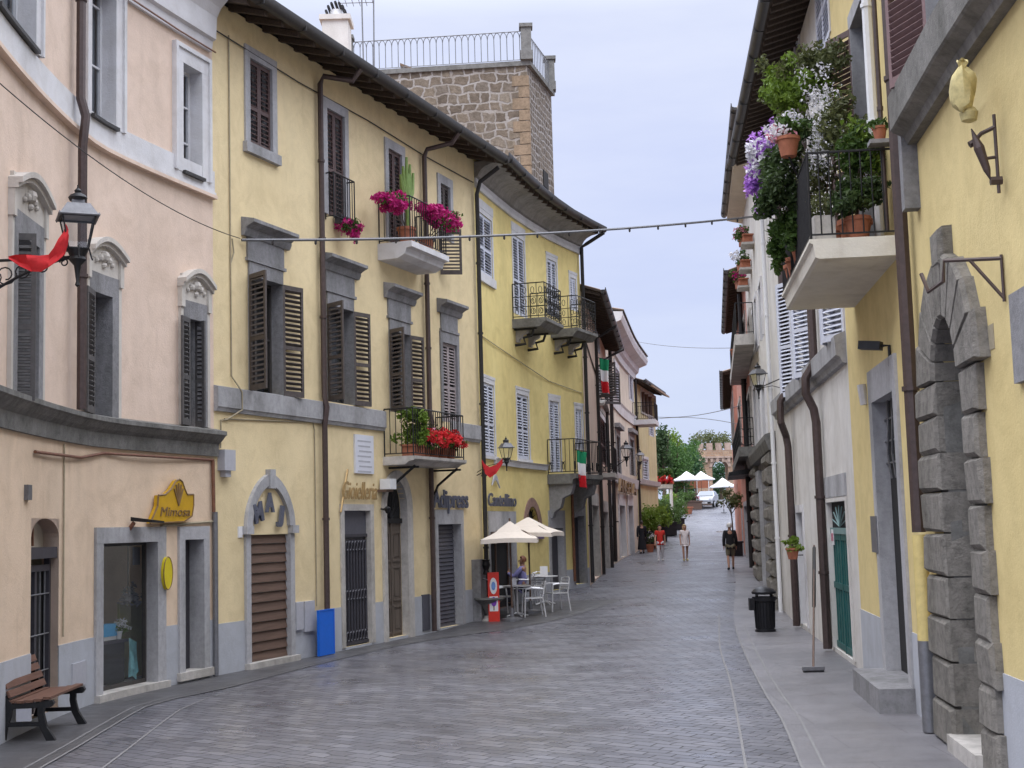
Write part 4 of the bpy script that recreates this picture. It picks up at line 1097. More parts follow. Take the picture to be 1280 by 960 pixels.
pipe(FC, HC, [(.3, FC.Z(612, 425), .02), (FC.L * .35, FC.Z(650, 450), .02), (FC.L * .7, FC.Z(692, 478), .02), (FC.L - .2, FC.Z(720, 490), .02)], .012, 'cable_lt', False, 5, 'cable')
pipe(FC, HC, [(FC.S(714, 640), FC.Z(714, 600), .05), (FC.S(714, 640), .6, .05)], .04, 'pipe_rd', False)

# ================================================================== HOUSES FURTHER DOWN ON THE LEFT
HF = root('house', FF.p(FF.L * .5, .4), 'narrow peach house past the lemon yellow one, with an overhanging curved eave', 'house')
zF = 9.45
f1 = [FF.R(744, 748, 400, 436), FF.R(745, 749, 462, 500), FF.R(750, 757, 526, 580), FF.R(733, 736, 505, 560)]
fg = [FF.R(740, 748, 632, 722), FF.R(754, 760, 640, 712)]
opsF = [op(r, .1) for r in f1[:3]] + [op((r[0], r[1], .5, r[3]), .25) for r in fg]
wall(MB(), FF, 0, FF.L, -.2, zF, opsF).build('wall', M['peach'], HF)
roof(FF, HF, 0, FF.L, zF - .05, .65, rafters=.6, soff='soffit')
for i, r in enumerate(f1[:3]):
    w = win(FF, HF, r, .1); surround(FF, w, r, .14, .1, .04, 'trim', wt_=.2)
    for k in 'lr': shutter(FF, w, r, k, 0 if i != 1 else 2.4, ('wh_shut', 'dk_shut', 'br_shut')[i], o=-.05 if i != 1 else .03, pitch=.1)
    if i == 2:
        a, b, c, e = r; arc = [(a - .25 + (b - a + .5) * k / 10, e + .35 + .3 * math.sin(math.pi * k / 10)) for k in range(11)]
        mb = MB(); mb.fring(FF, [(q, z + .1) for q, z in arc], arc, 0, .2); mb.fbox(FF, a - .2, b + .2, e + .22, e + .4, 0, .06); mb.build('pediment', M['travertine'], w)
for i, r in enumerate(fg):
    r = (r[0], r[1], .5, r[3]); d = surround(FF, HF, r, .22, .25, .05, 'travertine', 'shop_door', wt_=.4); MB().fbox(FF, *r, -.3, -.25).build('door_leaf', M['shop_dk'], d)
s0 = FF.S(748, 600); z_ = FF.Z(748, 592)
sl = balcony(FF, HF, s0 - .3, s0 + 2.6, z_, .6, .15, .95, 'scroll', 'travertine', spacing=.13)
pipe(FF, HF, [(FF.S(757, 560) + .3, zF - .3, .8), (FF.S(757, 560), zF - .7, .1), (FF.S(757, 560), .5, .1)], .07, 'pipe_dk')
pipe(FF, HF, [(FF.S(746, 560), zF - .3, .8), (FF.S(746, 560), zF - .7, .1), (FF.S(746, 560), .5, .1)], .06, 'pipe_dk')
z_ = FF.Z(740, 452); pipe(FF, HF, [(.1, z_ + .35, .03), (FF.L * .4, z_ - .2, .03), (FF.L - .1, z_ - .3, .03)], .025, 'cable', False, 5, 'cable')

HG = root('house', FG.p(FG.L * .5, .6), 'cream house with a deep moulded cornice, beyond the peach house', 'house')
zG = 10.75
g2 = [FG.R(768, 773, 462, 500), FG.R(786, 790, 468, 500)]; g1 = [FG.R(770, 774.5, 546, 594), FG.R(787, 792, 550, 594)]
gg = [FG.R(764, 768, 632, 696), FG.R(774, 781, 632, 692), FG.R(785, 791, 632, 690)]
gg = [(a, b, .72, e) for a, b, c, e in gg]
opsG = [op(r, .1) for r in g2 + g1] + [op(r, .25) for r in gg]
wall(MB(), FG, 0, FG.L, 0, zG, opsG).build('wall', M['cream'], HG)
MB().fprof(FG, -.05, FG.L + .6, [(-.01, zG - .9), (.1, zG - .9), (.12, zG - .6), (.25, zG - .5), (.3, zG - .25), (.7, zG - .1), (.78, zG + .1), (.78, zG + .25), (-.01, zG + .3)]).build('cornice', M['trim'], HG)
roof(FG, HG, 0, FG.L, zG + .3, .85, gutter=False, rafters=None, slope=.2)
zz = FG.Z(775, 506); MB().fprof(FG, 0, FG.L, [(-.01, zz - .5), (.06, zz - .5), (.1, zz - .1), (.15, zz), (-.01, zz)]).build('string_course', M['trim'], HG)
zz = FG.Z(780, 596); MB().fprof(FG, 0, FG.L, [(-.01, zz - .45), (.08, zz - .45), (.14, zz), (-.01, zz)]).build('string_course', M['trim'], HG)
for i, r in enumerate(g2 + g1):
    w = win(FG, HG, r, .1); surround(FG, w, r, .2, .1, .06, 'trim' if i < 2 else 'band', wt_=.3)
    for k in 'lr': shutter(FG, w, r, k, 0, 'wh_shut' if i < 2 else 'gr_shut', o=-.05, pitch=.12)
    if i > 1: MB().fbox(FG, r[0] - .35, r[1] + .35, r[3] + .31, r[3] + .5, 0, .25).build('pediment', M['peperino'], w)
for r in gg:
    d = surround(FG, HG, r, .25, .25, .06, 'trim', 'shop_window', wt_=.5); MB().fbox(FG, *r, -.3, -.25).build('pane', M['shop_dk'], d)
pipe(FG, HG, [(.15, zG - .3, .2), (.15, .7, .12)], .08, 'pipe_dk'); pipe(FG, HG, [(FG.L - .15, zG - .9, .14), (FG.L - .15, .8, .12)], .07, 'pipe_dk')
s0 = FG.L - 1.2; z_ = FG.Z(792, 526)
balcony(FG, HG, s0, FG.L + 1.1, z_, 1.2, .25, .9, 'bars', 'trim')

HH = root('house', FH.p(FH.L * .5, .8), 'straw yellow house with a roofed loggia and a hanging balcony, behind the hedge', 'house')
zH = 9.75
hl = FH.R(801, 819, 493, 519); h1 = [FH.R(811, 816, 523, 545), FH.R(803, 810, 574, 606)]
opsH = [op(hl, 1.2)] + [op(r, .12) for r in h1]
wall(MB(), FH, 0, FH.L, .3, zH, opsH, back=10).build('wall', M['straw'], HH)
roof(FH, HH, -.1, FH.L, zH, .55, gutter=True)
lg = surround(FH, HH, hl, .1, .2, .05, 'travertine', 'loggia', wt_=.15, bottom=True)
mb = MB(); mb.fbox(FH, *hl, -1.25, -1.2); mb.build('loggia_back', M['red_pl'], lg)
mb = MB()
for k in (1, 2, 3): q = hl[0] + (hl[1] - hl[0]) * k / 4; MB().lathe(FH.p(q, hl[2], -.1), [(.14, 0), (.12, .1), (.11, hl[3] - hl[2] - .1), (.15, hl[3] - hl[2])], 8).build('column', M['wood_br'], lg)
MB().fprof(FH, hl[0] - .4, hl[1] + .5, [(0, hl[3] + .40), (.8, hl[3] + .05), (.8, hl[3] + .15), (0, hl[3] + .55)]).build('loggia_roof', M['tile'], HH)
for r in h1:
    w = win(FH, HH, r, .12); surround(FH, w, r, .15, .12, .05, 'trim')
    for k in 'lr': shutter(FH, w, r, k, 0, 'wh_shut', o=-.05, pitch=.14)
z_ = FH.Z(805, 600)
MB().fprof(FH, 0, FH.L, [(-.01, z_ - .3), (.15, z_ - .25), (.2, z_), (-.01, z_)]).build('string_course', M['trim'], HH)

# ================================================================== STONE TOWER
T0 = plan(676, 43.2); T1 = plan(706, 46.4)
FT1 = Fac([T0, T1], 'L')
dirL = Vector((FT1.n(0).x * -1, FT1.n(0).y * -1)) * -1
# front face runs left from T0, square to the right face
tdir = Vector((T1[0] - T0[0], T1[1] - T0[1])).normalized(); ldir = Vector((-tdir.y, tdir.x))
ldir = Vector((-.995, .10)).normalized()
zT = at(667, 82, 43.2).z
TW = root('tower', (T0[0], T0[1], 0), 'square brown stone tower with a railed roof terrace, rising behind the lemon yellow house', 'tower')
Wd = 6.0; Dp = Vector(T1).copy() - Vector(T0)
p0 = Vector(T0); pL = p0 + ldir * Wd; pR = Vector(T1); pB = pL + Dp
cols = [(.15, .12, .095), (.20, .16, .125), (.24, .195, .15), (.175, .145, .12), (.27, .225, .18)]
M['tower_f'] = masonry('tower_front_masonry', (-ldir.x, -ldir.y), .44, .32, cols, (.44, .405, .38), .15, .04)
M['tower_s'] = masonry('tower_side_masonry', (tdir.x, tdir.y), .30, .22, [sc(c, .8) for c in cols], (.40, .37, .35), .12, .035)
V3 = lambda p, z: Vector((p.x, p.y, z))
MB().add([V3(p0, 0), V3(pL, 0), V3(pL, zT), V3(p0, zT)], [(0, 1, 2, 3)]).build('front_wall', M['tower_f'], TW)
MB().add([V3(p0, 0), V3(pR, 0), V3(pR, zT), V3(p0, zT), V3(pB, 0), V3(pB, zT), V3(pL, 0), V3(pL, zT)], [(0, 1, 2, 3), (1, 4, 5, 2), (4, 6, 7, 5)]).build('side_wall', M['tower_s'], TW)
# projecting corner blocks
mb = MB(); z = 1.0; k = 0
while z < zT - .5:
    h = .34 + .1 * RND.random(); l1 = .55 if k % 2 else .34
    q = p0 + ldir * (l1 / 2 - .02) + tdir * .12
    mb.box((q.x, q.y, z + h / 2), (l1, .28, h - .03), math.atan2(ldir.y, ldir.x)); z += h; k += 1
mb.build('quoins', M['bark'] if False else stone('tower_quoin', (.30, .22, .15), .6, 9), TW)
c_ = (p0 + pB) / 2
mb = MB(); e = .14
def corner(p): v = (p - c_).normalized(); return p + v * e
qs = [corner(p) for p in (p0, pR, pB, pL)]
mb.add([V3(p, zT) for p in qs] + [V3(p, zT + .16) for p in qs], [(0, 1, 2, 3), (4, 5, 6, 7), (0, 1, 5, 4), (1, 2, 6, 5), (2, 3, 7, 6), (3, 0, 4, 7)])
mb.build('terrace_slab', M['peperino_dk'], TW)
rail_b = [V3(p, zT + .16) for p in (qs[3], qs[0], qs[1])]
def inn(p): return V3(c_ + (p - c_) * .955, zT + .16)
railing(MB(), [inn(qs[3]), inn(qs[0]), inn(qs[1])], 1.02, 'arch', .21, .012, .016).build('railing', M['iron_lt'], TW)
for p in (qs[0], qs[1], qs[3]):
    q = inn(p); mb = MB(); mb.box(q + Vector((0, 0, .55)), (.34, .34, 1.1)); mb.box(q + Vector((0, 0, 1.16)), (.44, .44, .12)); mb.box(q + Vector((0, 0, .16)), (.40, .40, .3)); mb.build('corner_post', M['peperino_dk'], TW)
q = c_ + (pL - c_) * .35 + (pB - c_) * .1
mb = MB(); g = Vector((q.x, q.y, zT + .16)); g = Vector((at(522, 80, 45.5).x, 45.5, zT + .15))
mb.prism([g + Vector((-.5, 0, 0)), g + Vector((.9, 0, 0)), g + Vector((.9, 0, .15)), g + Vector((-.5, 0, .75))], (0, 1.6, 0)); mb.build('stair_hut', M['white_pl'], TW)
mb = MB(); mb.prism([g + Vector((-.6, -.1, .76)), g + Vector((1.05, -.1, .10)), g + Vector((1.05, -.1, .17)), g + Vector((-.6, -.1, .84))], (0, 1.8, 0)); mb.build('hut_roof', M['tile'], TW)
# slit window on the right face
q = FT1.p(FT1.L * .62, 0, .02); qz = at(687, 222, 45).z
mb = MB(); mb.fbox(FT1, FT1.L * .52, FT1.L * .72, qz - .3, qz + .25, -.05, .03); mb.build('slit_window', M['dark'], TW)
# roof chimney of house B and aerial
zc = FB.Z(420, 60); pc = at(421, 44, 31.5)
CHM = root('chimney', (pc.x, pc.y, 11.6), 'whitewashed chimney with a round metal cowl on the ochre house roof', 'chimney')
mb = MB(); mb.box((pc.x, pc.y, pc.z - .9), (.62, .62, 2.4)); mb.box((pc.x, pc.y, pc.z + .33), (.74, .74, .12)); mb.build('stack', M['white_pl'], CHM)
mb = MB()
for k in range(9):
    a = math.pi * k / 8; mb.tube([Vector((pc.x - .24 * math.cos(a), pc.y - .22, pc.z + .4 + .34 * math.sin(a))), Vector((pc.x - .24 * math.cos(a), pc.y + .22, pc.z + .4 + .34 * math.sin(a)))], .035, 5)
mb.build('cowl', M['iron'], CHM)
MB().lathe((pc.x, pc.y, pc.z + .40), [(.15, 0), (.15, .2), (.02, .24)], 10).build('flue', M['wh_paint'], CHM)
pa = at(455, 60, 36); 
AN = root('aerial', (pa.x, pa.y, pa.z - 3), 'thin television aerial with two masts and a crossbar above the roofs', 'aerial')
tp = at(452, -6, 36); mb = MB(); mb.tube([(pa.x, pa.y, pa.z - 3), (tp.x, tp.y, tp.z)], .02, 5); q = at(467, 0, 36); q2 = at(466, 55, 36); mb.tube([(q2.x, q2.y, q2.z - 3), (q.x, q.y, q.z)], .02, 5); mb.build('mast', M['iron_lt'], AN)
u = at(424, 4, 36); v = at(466, 3, 36); mb = MB(); mb.tube([u, v], .012, 4)
for k in range(6): p = u.lerp(v, k / 5); mb.tube([p + Vector((0, -.25, 0)), p + Vector((0, .25, 0))], .008, 4)
mb.build('crossbar', M['iron_lt'], AN)
# ================================================================== HOUSE D  (warm yellow, right)
HD = root('house', RD.p(RD.L * .7, 0), 'warm yellow house with a rusticated stone portal and a big planted balcony', 'house')
zD = 11.6
sb0 = RD.S(1135, 300); 
def sy(F, Y):
    lo, hi = 0, F.L
    for _ in range(40):
        m = (lo + hi) / 2
        if F.p(m, 0).y < Y: lo = m
        else: hi = m
    return lo
dDoor = RD.R(1102, 1129, 490, 855); dDoor = (dDoor[0], dDoor[1], .28, dDoor[3])
dPor = RD.R(1172, 1203, 395, 935, .15); dPor = (dPor[0], dPor[1], .16, RD.Z(1172, 395, .15))
h1 = RD.S(1165, 82)
wD1 = (h1 - 1.15, h1, RD.Z(1165, 84), RD.Z(1165, 84) + 2.2)
s17 = sy(RD, 17.75); wD2 = (s17 - 1.1, s17, 5.42, 8.8)
opsD = [op(dDoor, .16), op(dPor, .55, arch=(dPor[1] - dPor[0]) / 2), op(wD1, .2), op(wD2, .2)]
wall(MB(), RD, 0, RD.L, -.4, zD, opsD).build('wall', M['yellow_r'], HD)
plinth(RD, HD, 0, RD.L - .02, -.4, .92, opsD)
roof(RD, HD, 0, RD.L, zD, .8)
# belt course: from the near end to beside the balcony
zb_ = RD.Z(1124, 214, .0); sbe = RD.S(1112, 190, .28)
MB().fprof(RD, 0, sbe, [(-.02, zb_), (.10, zb_), (.13, zb_ + .08), (.24, zb_ + .14), (.26, zb_ + .16), (.27, zb_ + .52), (.24, zb_ + .55), (-.02, zb_ + .62)]).build('string_course', M['belt_dk'], HD)
mb = MB(); mb.fbox(RD, sbe - .02, sbe + .16, 5.42, zb_ + .6, -.02, .16); mb.build('stone_pilaster', M['peperino'], HD)
w = win(RD, HD, wD1, .2, 'dframe', 'dark'); surround(RD, w, wD1, .12, .2, .03, 'peperino_lt', wt_=.2)
shutter(RD, w, wD1, 'r', math.radians(156), 'mauve_shut', o=.03, pitch=.07, w=.68)
shutter(RD, w, wD1, 'l', math.radians(165), 'mauve_shut', o=.03, pitch=.07, w=.6)
w = win(RD, HD, wD2, .2, 'dframe', 'dark', 2, 3); surround(RD, w, wD2, .14, .2, .04, 'peperino_lt', wt_=.2)
shutter(RD, w, wD2, 'r', math.radians(150), 'br_shut', o=.03, pitch=.075, w=.56); shutter(RD, w, wD2, 'l', math.radians(172), 'mauve_shut', o=.03, pitch=.075, w=.5)
s0b, s1b = sy(RD, 15.2), sy(RD, 19.0)
BAL = balcony(RD, HD, s0b, s1b, 5.42, 1.02, .22, 1.02, 'bars', 'wh_concrete', 'iron', prof=[(0, 5.19), (.90, 5.19), (.94, 5.21), (.96, 5.36), (1.0, 5.38), (1.0, 5.42), (0, 5.42)])
# entrance
dd = surround(RD, HD, dDoor, .26, .16, .035, 'peperino_lt', 'doorway', wt_=.42)
a, b, c, e = dDoor
MB().fbox(RD, a, b, c, e, -.21, -.155).build('door_leaf', M['dark'], dd)
mb = MB(); zt_ = e - 1.0
for k in range(3): mb.tube([RD.p(a, zt_ + .2 + .28 * k, -.12), RD.p(b, zt_ + .2 + .28 * k, -.12)], .014, 5)
for k in range(1, 5):
    q = a + (b - a) * k / 5
    mb.tube([RD.p(q, zt_, -.12), RD.p(q + .06, zt_ + .3, -.10), RD.p(q - .06, zt_ + .6, -.10), RD.p(q, e, -.12)], .014, 5)
mb.build('transom_grille', M['iron_lt'], dd)
mb = MB(); mb.fbox(RD, a - .30, b + .30, -.05, .285, -.22, .42); mb.build('stone_step', M['peperino'], dd)
# rusticated portal
def rblock(mb, F, s0, s1, z0, z1, o0, o1, bev=.05):
    j = lambda: RND.uniform(-.012, .012)
    A = [F.p(s + j() * .0, z, o0) for s, z in ((s0, z0), (s1, z0), (s1, z1), (s0, z1))]
    B = [F.p(s + j(), z + j(), o1 - bev) for s, z in ((s0, z0), (s1, z0), (s1, z1), (s0, z1))]
    C = [F.p(s + j(), z + j(), o1 + j()) for s, z in ((s0 + bev, z0 + bev), (s1 - bev, z0 + bev), (s1 - bev, z1 - bev), (s0 + bev, z1 - bev))]
    mb.add(A + B + C, [(0, 3, 2, 1), (8, 9, 10, 11)] + [(i, (i + 1) % 4, 4 + (i + 1) % 4, 4 + i) for i in range(4)] + [(4 + i, 4 + (i + 1) % 4, 8 + (i + 1) % 4, 8 + i) for i in range(4)])
a, b, c, e = dPor; r_ = (b - a) / 2; zs = e - r_
cw_f = RD.S(1149, 645, .15) - b; cw_n = a - RD.S(1240, 645, .0)
mb = MB(); z = .0; k = 0
while z < zs - .1:
    h = .385 + RND.uniform(-.03, .04); z2 = min(z + h, zs)
    if z2 > zs - .15: z2 = zs
    wide = .0 if k % 2 else .05
    rblock(mb, RD, b - .01, b + cw_f + wide, z + .006, z2 - .006, -.5, .12, .035)
    z = z2; k += 1
farmb = mb; mb = MB(); z = 0; k = 0
while z < zs - .1:
    h = .40 + RND.uniform(-.04, .04); z2 = min(z + h, zs)
    if z2 > zs - .15: z2 = zs
    rblock(mb, RD, a - cw_n - (.06 if k % 2 == 0 else 0), a + .01, z + .006, z2 - .006, -.5, .10, .035)
    z = z2; k += 1
nearmb = mb
por = farmb.build('portal', M['rustic'], HD); nearmb.build('jamb', M['rustic'], por)
mb = MB(); nv = 9
Rs = [r_ + v for v in (.80, .66, .62, .58, .62, .58, .62, .66, .80)]
for k in range(nv):
    t0 = math.pi * k / nv; t1 = math.pi * (k + 1) / nv; Ro = Rs[k]; m_ = (a + b) / 2
    f = lambda R_, th, st=1.0: (m_ - R_ * math.cos(th), zs + R_ * math.sin(th))
    g = .012; q = [f(r_ - .01, t0 + g), f(Ro, t0 + g), f(Ro, t1 - g), f(r_ - .01, t1 - g)]
    cx = sum(x for x, _ in q) / 4; cz = sum(z for _, z in q) / 4
    q2 = [(x + (cx - x) * .10, z + (cz - z) * .10) for x, z in q]
    mb.add([RD.p(x, z, -.25) for x, z in q] + [RD.p(x, z, .09) for x, z in q] + [RD.p(x, z, .13) for x, z in q2],
           [(0, 3, 2, 1), (8, 9, 10, 11)] + [(i, (i + 1) % 4, 4 + (i + 1) % 4, 4 + i) for i in range(4)] + [(4 + i, 4 + (i + 1) % 4, 8 + (i + 1) % 4, 8 + i) for i in range(4)])
mm = (a + b) / 2
rblock(mb, RD, mm - .20, mm + .20, e + .45, e + .84, -.1, .14, .05)
mb.build('arch_stones', M['rustic'], por)
MB().fbox(RD, b - .004, b + .35, .02, zs, -.5, .025).build('mortar_core', M['peperino_dk'], por); MB().fbox(RD, a - .35, a + .004, .02, zs, -.5, .025).build('mortar_core', M['peperino_dk'], por)
MB().fbox(RD, a, b, c, e, -.62, -.55).build('door_leaf', M['shop_dk'], por)
MB().fbox(RD, a - .05, b + .05, -.1, .166, -.5, .17).build('threshold', M['travertine'], por)
MB().fbox(RD, RD.S(1272, 420), RD.S(1272, 420) - .5, RD.Z(1275, 480), RD.Z(1275, 365), 0, .05).build('stone_surround', M['mauve_shut'] if False else M['peperino'], HD)
MB().fbox(RD, RD.S(1236, 420), RD.S(1243, 420), RD.Z(1240, 437), RD.Z(1240, 405), -.05, .006).build('wall_niche', M['cable_lt'], HD)
q = RD.S(1138, 480, .12)
pipe(RD, HD, [(q, zD - .2, .12), (q, 5.5, .12), (q, 5.1, .12), (q, RD.Z(1143, 665, .12), .12)], .075, 'pipe')
pipe(RD, HD, [(q, RD.Z(1143, 668, .12), .12), (q, .95, .12)], .08, 'pipe_ye', False, 10, 'standpipe')
pipe(RD, HD, [(q, .95, .12), (q, .02, .12)], .081, 'pipe_gr', False, 10, 'standpipe')
q2 = RD.S(1086, 60, .1); pipe(RD, HD, [(q2, zD - .3, .1), (q2, 5.5, .1)], .06, 'wh_paint')
q3 = RD.S(1094, 30, .1); pipe(RD, HD, [(q3, zD - .3, .1), (q3, 5.5, .1)], .03, 'pipe')
qi = RD.S(1100, 450); mb = MB()
mb.fbox(RD, RD.S(1092, 640), RD.S(1099, 640), RD.Z(1095, 690), RD.Z(1095, 645), 0, .05); mb.build('intercom_panel', M['pipe_gr'], HD)
q = RD.S(1083, 495); mb = MB(); mb.tube([RD.p(q, RD.Z(1083, 506), .03), RD.p(q, RD.Z(1083, 480), .06)], .06, 8); mb.build('conduit_box', M['trim'], HD)

# ================================================================== HOUSE E  (white)
HE = root('house', RE.p(RE.L * .5, 0), 'white house with a green double door and brown downpipes, beyond the yellow portal house', 'house')
zE = 10.9
eDoor = RE.R(1040, 1064, 626, 848); eDoor = (eDoor[0], eDoor[1], .08, eDoor[3])
eW = [RE.R(1040, 1053, 300, 432), RE.R(1004, 1013, 335, 476), RE.R(984, 990, 350, 500)]
eT = [RE.R(1020, 1036, -60, 70), RE.R(992, 1002, 40, 165)]
eN = RE.R(1000, 1008, 640, 800); eN = (eN[0], eN[1], .1, eN[3])
opsE = [op(eDoor, .07), op(eN, .25)] + [op(r, .1) for r in eW + eT]
zbe = RE.Z(1060, 453)
wall(MB(), RE, 0, RE.L, -.4, zE, opsE).build('wall', M['white_pl'], HE)
roof(RE, HE, 0, RE.L - .3, zE - .05, .72, rafters=.32, gut_r=.10)
sEe = RE.S(973, 520)
MB().fprof(RE, .05, min(sEe, RE.L), [(-.02, zbe), (.07, zbe + .02), (.10, zbe + .10), (.16, zbe + .13), (.17, zbe + .42), (-.02, zbe + .50)]).build('string_course', M['band'], HE)
for i, r in enumerate(eW + eT):
    w = win(RE, HE, r, .1); surround(RE, w, r, .10, .1, .02, 'trim', wt_=.14)
    for k in 'lr': shutter(RE, w, r, k, .5 if i < 3 else 0, 'wh_shut', o=-.02, pitch=.08)
ed = surround(RE, HE, eDoor, .13, .07, .03, 'white_pl', 'green_doorway', wt_=.06)
a, b, c, e = eDoor; ztr = RE.Z(1051, 660)
MB().fbox(RE, a - .1, b + .1, e + .07, e + .42, -.02, .03).build('lintel', M['peperino_lt'], ed)
mb = MB(); mb.fbox(RE, a, b, c, ztr - .1, -.12, -.06)
for k in range(8): q = a + (b - a) * (k + .5) / 8; mb.fbox(RE, q - .03, q + .03, c + .1, ztr - .2, -.065, -.045)
for zz in (c + .02, c + 1.0, ztr - .2): mb.fbox(RE, a, b, zz, zz + .10, -.065, -.035)
mb.fbox(RE, (a + b) / 2 - .03, (a + b) / 2 + .03, c, ztr - .1, -.066, -.025)
lf = mb.build('door_leaf', M['teal'], ed)
MB().fbox(RE, a, b, ztr - .1, ztr, -.10, -.02).build('transom_bar', M['teal_lt'], ed)
MB().fbox(RE, a, b, ztr, e, -.12, -.065).build('transom', M['dark'], ed)
mb = MB(); mm = (a + b) / 2
for k in range(1, 8): th = math.pi * k / 8; mb.tube([RE.p(mm, ztr + .02, -.03), RE.p(mm + math.cos(th) * (b - a) * .4, ztr + (e - ztr) * .85 * math.sin(th), -.03)], .012, 4)
mb.build('fan_grille', M['teal_lt'], ed)
q = RE.S(1047, 676, -.1); MB().fbox(RE, q - .13, q + .13, RE.Z(1047, 682), RE.Z(1047, 662), -.03, -.018).build('notice', M['paper'], lf)
MB().fbox(RE, q - .12, q + .12, RE.Z(1047, 677), RE.Z(1047, 667), -.017, -.012).build('notice_print', M['pinkpetal'], lf)
w = surround(RE, HE, eN, .12, .25, .03, 'trim', 'narrow_doorway', wt_=.15); MB().fbox(RE, *eN, -.3, -.25).build('door_leaf', M['roller'], w)
def bentpipe(pxu, pyu, pyb0, pyb1, pxl, mat='pipe'):
    o = .11; su = RE.S(pxu, pyu, o); z0 = RE.Z(pxu, pyb0, o); z1 = RE.Z(pxu, pyb1, o); sl_ = RE.S(pxl - 2, 640, o)
    pipe(RE, HE, [(su, zE - .4, o), (su, z0 + .25, o), (su + .02, z0, .26), (su, z1 + .15, .27), (sl_ - .0, z1 - .12, .14), (sl_, z1 - .35, o), (sl_, .05, o)], .075, mat)
bentpipe(1016, 430, 474, 505, 1028); bentpipe(981, 430, 505, 540, 991)
pipe(RE, HE, [(RE.L - .4, zE - .3, .1), (RE.L - .4, .05, .1)], .05, 'wh_paint')
# ================================================================== HOUSE G  (white above rusticated stone)
HG2 = root('house', RG.p(RG.L * .5, .2), 'white house standing on a dark rusticated stone ground floor, with a wide eave', 'house')
zK = 12.4; zst = RG.Z(958, 560)
gW = [RG.R(940.5, 943, 392, 432), RG.R(945.5, 948, 368, 440), RG.R(951, 954, 350, 426)]
gL = [RG.R(945, 948, 480, 575), RG.R(950, 953, 480, 572), RG.R(955, 959, 478, 560)]
gD = [RG.R(948, 955, 610, 728), RG.R(966, 972, 680, 758)]
gD = [(a, b, .25, e) for a, b, c, e in gD][:1]
opsG2 = [op(r, .14) for r in gW + gL] + [op(r, .5) for r in gD]
wall(MB(), RG, 0, RG.L, zst, zK, opsG2).build('wall', M['white_pl'], HG2)
MB_ = MB(); wall(MB_, RG, 0, RG.L, -.3, zst, opsG2); MB_.build('ground_floor_wall', M['peperino'], HG2)
roof(RG, HG2, 0, RG.L, zK - .05, .55, rafters=None, soff='cream')
MB().fprof(RG, .0, RG.L, [(.0, zK - .35), (.50, zK - .22), (.50, zK - .14), (.0, zK - .14)]).build('eave_board', M['cream'], HG2)
MB().fprof(RG, -.1, RG.L, [(-.02, zst - .3), (.18, zst - .25), (.25, zst), (.25, zst + .12), (-.02, zst + .2)]).build('string_course', M['peperino_dk'], HG2)
z = -.1; k = 0; mb = MB(); mb_far = MB()
while z < zst - .3:
    h = .44 + RND.uniform(-.05, .05); z2 = min(z + h, zst - .28)
    q = .05; 
    for wd in ((1.1, .9) if k % 2 else (.8, 1.2)):
        rblock(mb, RG, q, q + wd, z + .02, z2 - .02, -.05, .26, .09); q += wd + .02
    q = RG.L - 3.2
    for wd in ((.7, 1.0, .8) if k % 2 else (1.0, .7, .8)):
        rblock(mb_far, RG, q, q + wd, z + .02, z2 - .02, -.05, .2, .09); q += wd + .02
    z = z2; k += 1
mb.build('rusticated_stones', M['rustic'], HG2); mb_far.build('rusticated_stones', M['rustic'], HG2)

for r in gW + gL:
    w = win(RG, HG2, r, .14); surround(RG, w, r, .12, .14, .05, 'trim')
    for k in 'lr': shutter(RG, w, r, k, 0.0, 'gr_shut', o=-.1, pitch=.1)
for r in gD:
    d = surround(RG, HG2, r, .25, .5, .1, 'peperino_lt', 'doorway', wt_=.5); MB().fbox(RG, *r, -.55, -.5).build('door_leaf', M['shop_dk'], d)
# ================================================================== HOUSE H  (brick red)
HH2 = root('house', RH.p(RH.L * .3, .5), 'brick red house with a dark awning and hanging balconies on the right', 'house')
zR = at(910, 372, 50).z
rW = [RH.R(936, 939, 395, 428), RH.R(929, 933, 400, 436), RH.R(936, 940, 490, 560), RH.R(924, 927, 500, 560)]
rG = [RH.R(933, 937, 632, 712), RH.R(926, 929, 640, 700)]
rG = [(a, b, .45, e) for a, b, c, e in rG]
opsR = [op(r, .12) for r in rW + rG]
wall(MB(), RH, 0, RH.L, 0, zR + .2, opsR).build('wall', M['red_pl'], HH2)
roof(RH, HH2, 0, RH.L * .42, zR, .55, rafters=.6)
for i, r in enumerate(rW):
    w = win(RH, HH2, r, .12); surround(RH, w, r, .15, .12, .05, 'travertine')
    for k in 'lr': shutter(RH, w, r, k, 0, 'dk_shut', o=-.05, pitch=.14)
for r in rG:
    d = surround(RH, HH2, r, .2, .12, .06, 'peperino_lt', 'shop_door'); MB().fbox(RH, *r, -.18, -.13).build('door_leaf', M['shop_dk'], d)
z_ = RH.Z(938, 440); sl = balcony(RH, HH2, RH.S(944, 440), RH.S(930, 440), z_, .55, .3, .9, 'bars', 'travertine', spacing=.2)
z_ = RH.Z(938, 568); sl = balcony(RH, HH2, RH.S(944, 568), RH.S(930, 568), z_, .5, .3, .9, 'ornate', 'peperino_dk', spacing=.3)
zaw = RH.Z(936, 601)
MB().fprof(RH, .3, 5.5, [(0, zaw + .05), (.8, zaw), (.8, zaw + .12), (0, zaw + .25)]).build('awning', M['iron'], HH2)
pipe(RH, HH2, [(3.0, zR - .3, .12), (3.0, .6, .12)], .09, 'pipe_dk')
MB().fprof(RH, 0, RH.L * .5, [(-.01, z_ - .4), (.15, z_ - .3), (.2, z_ + .0), (-.01, z_ + .1)]).build('string_course', M['peperino_dk'], HH2)
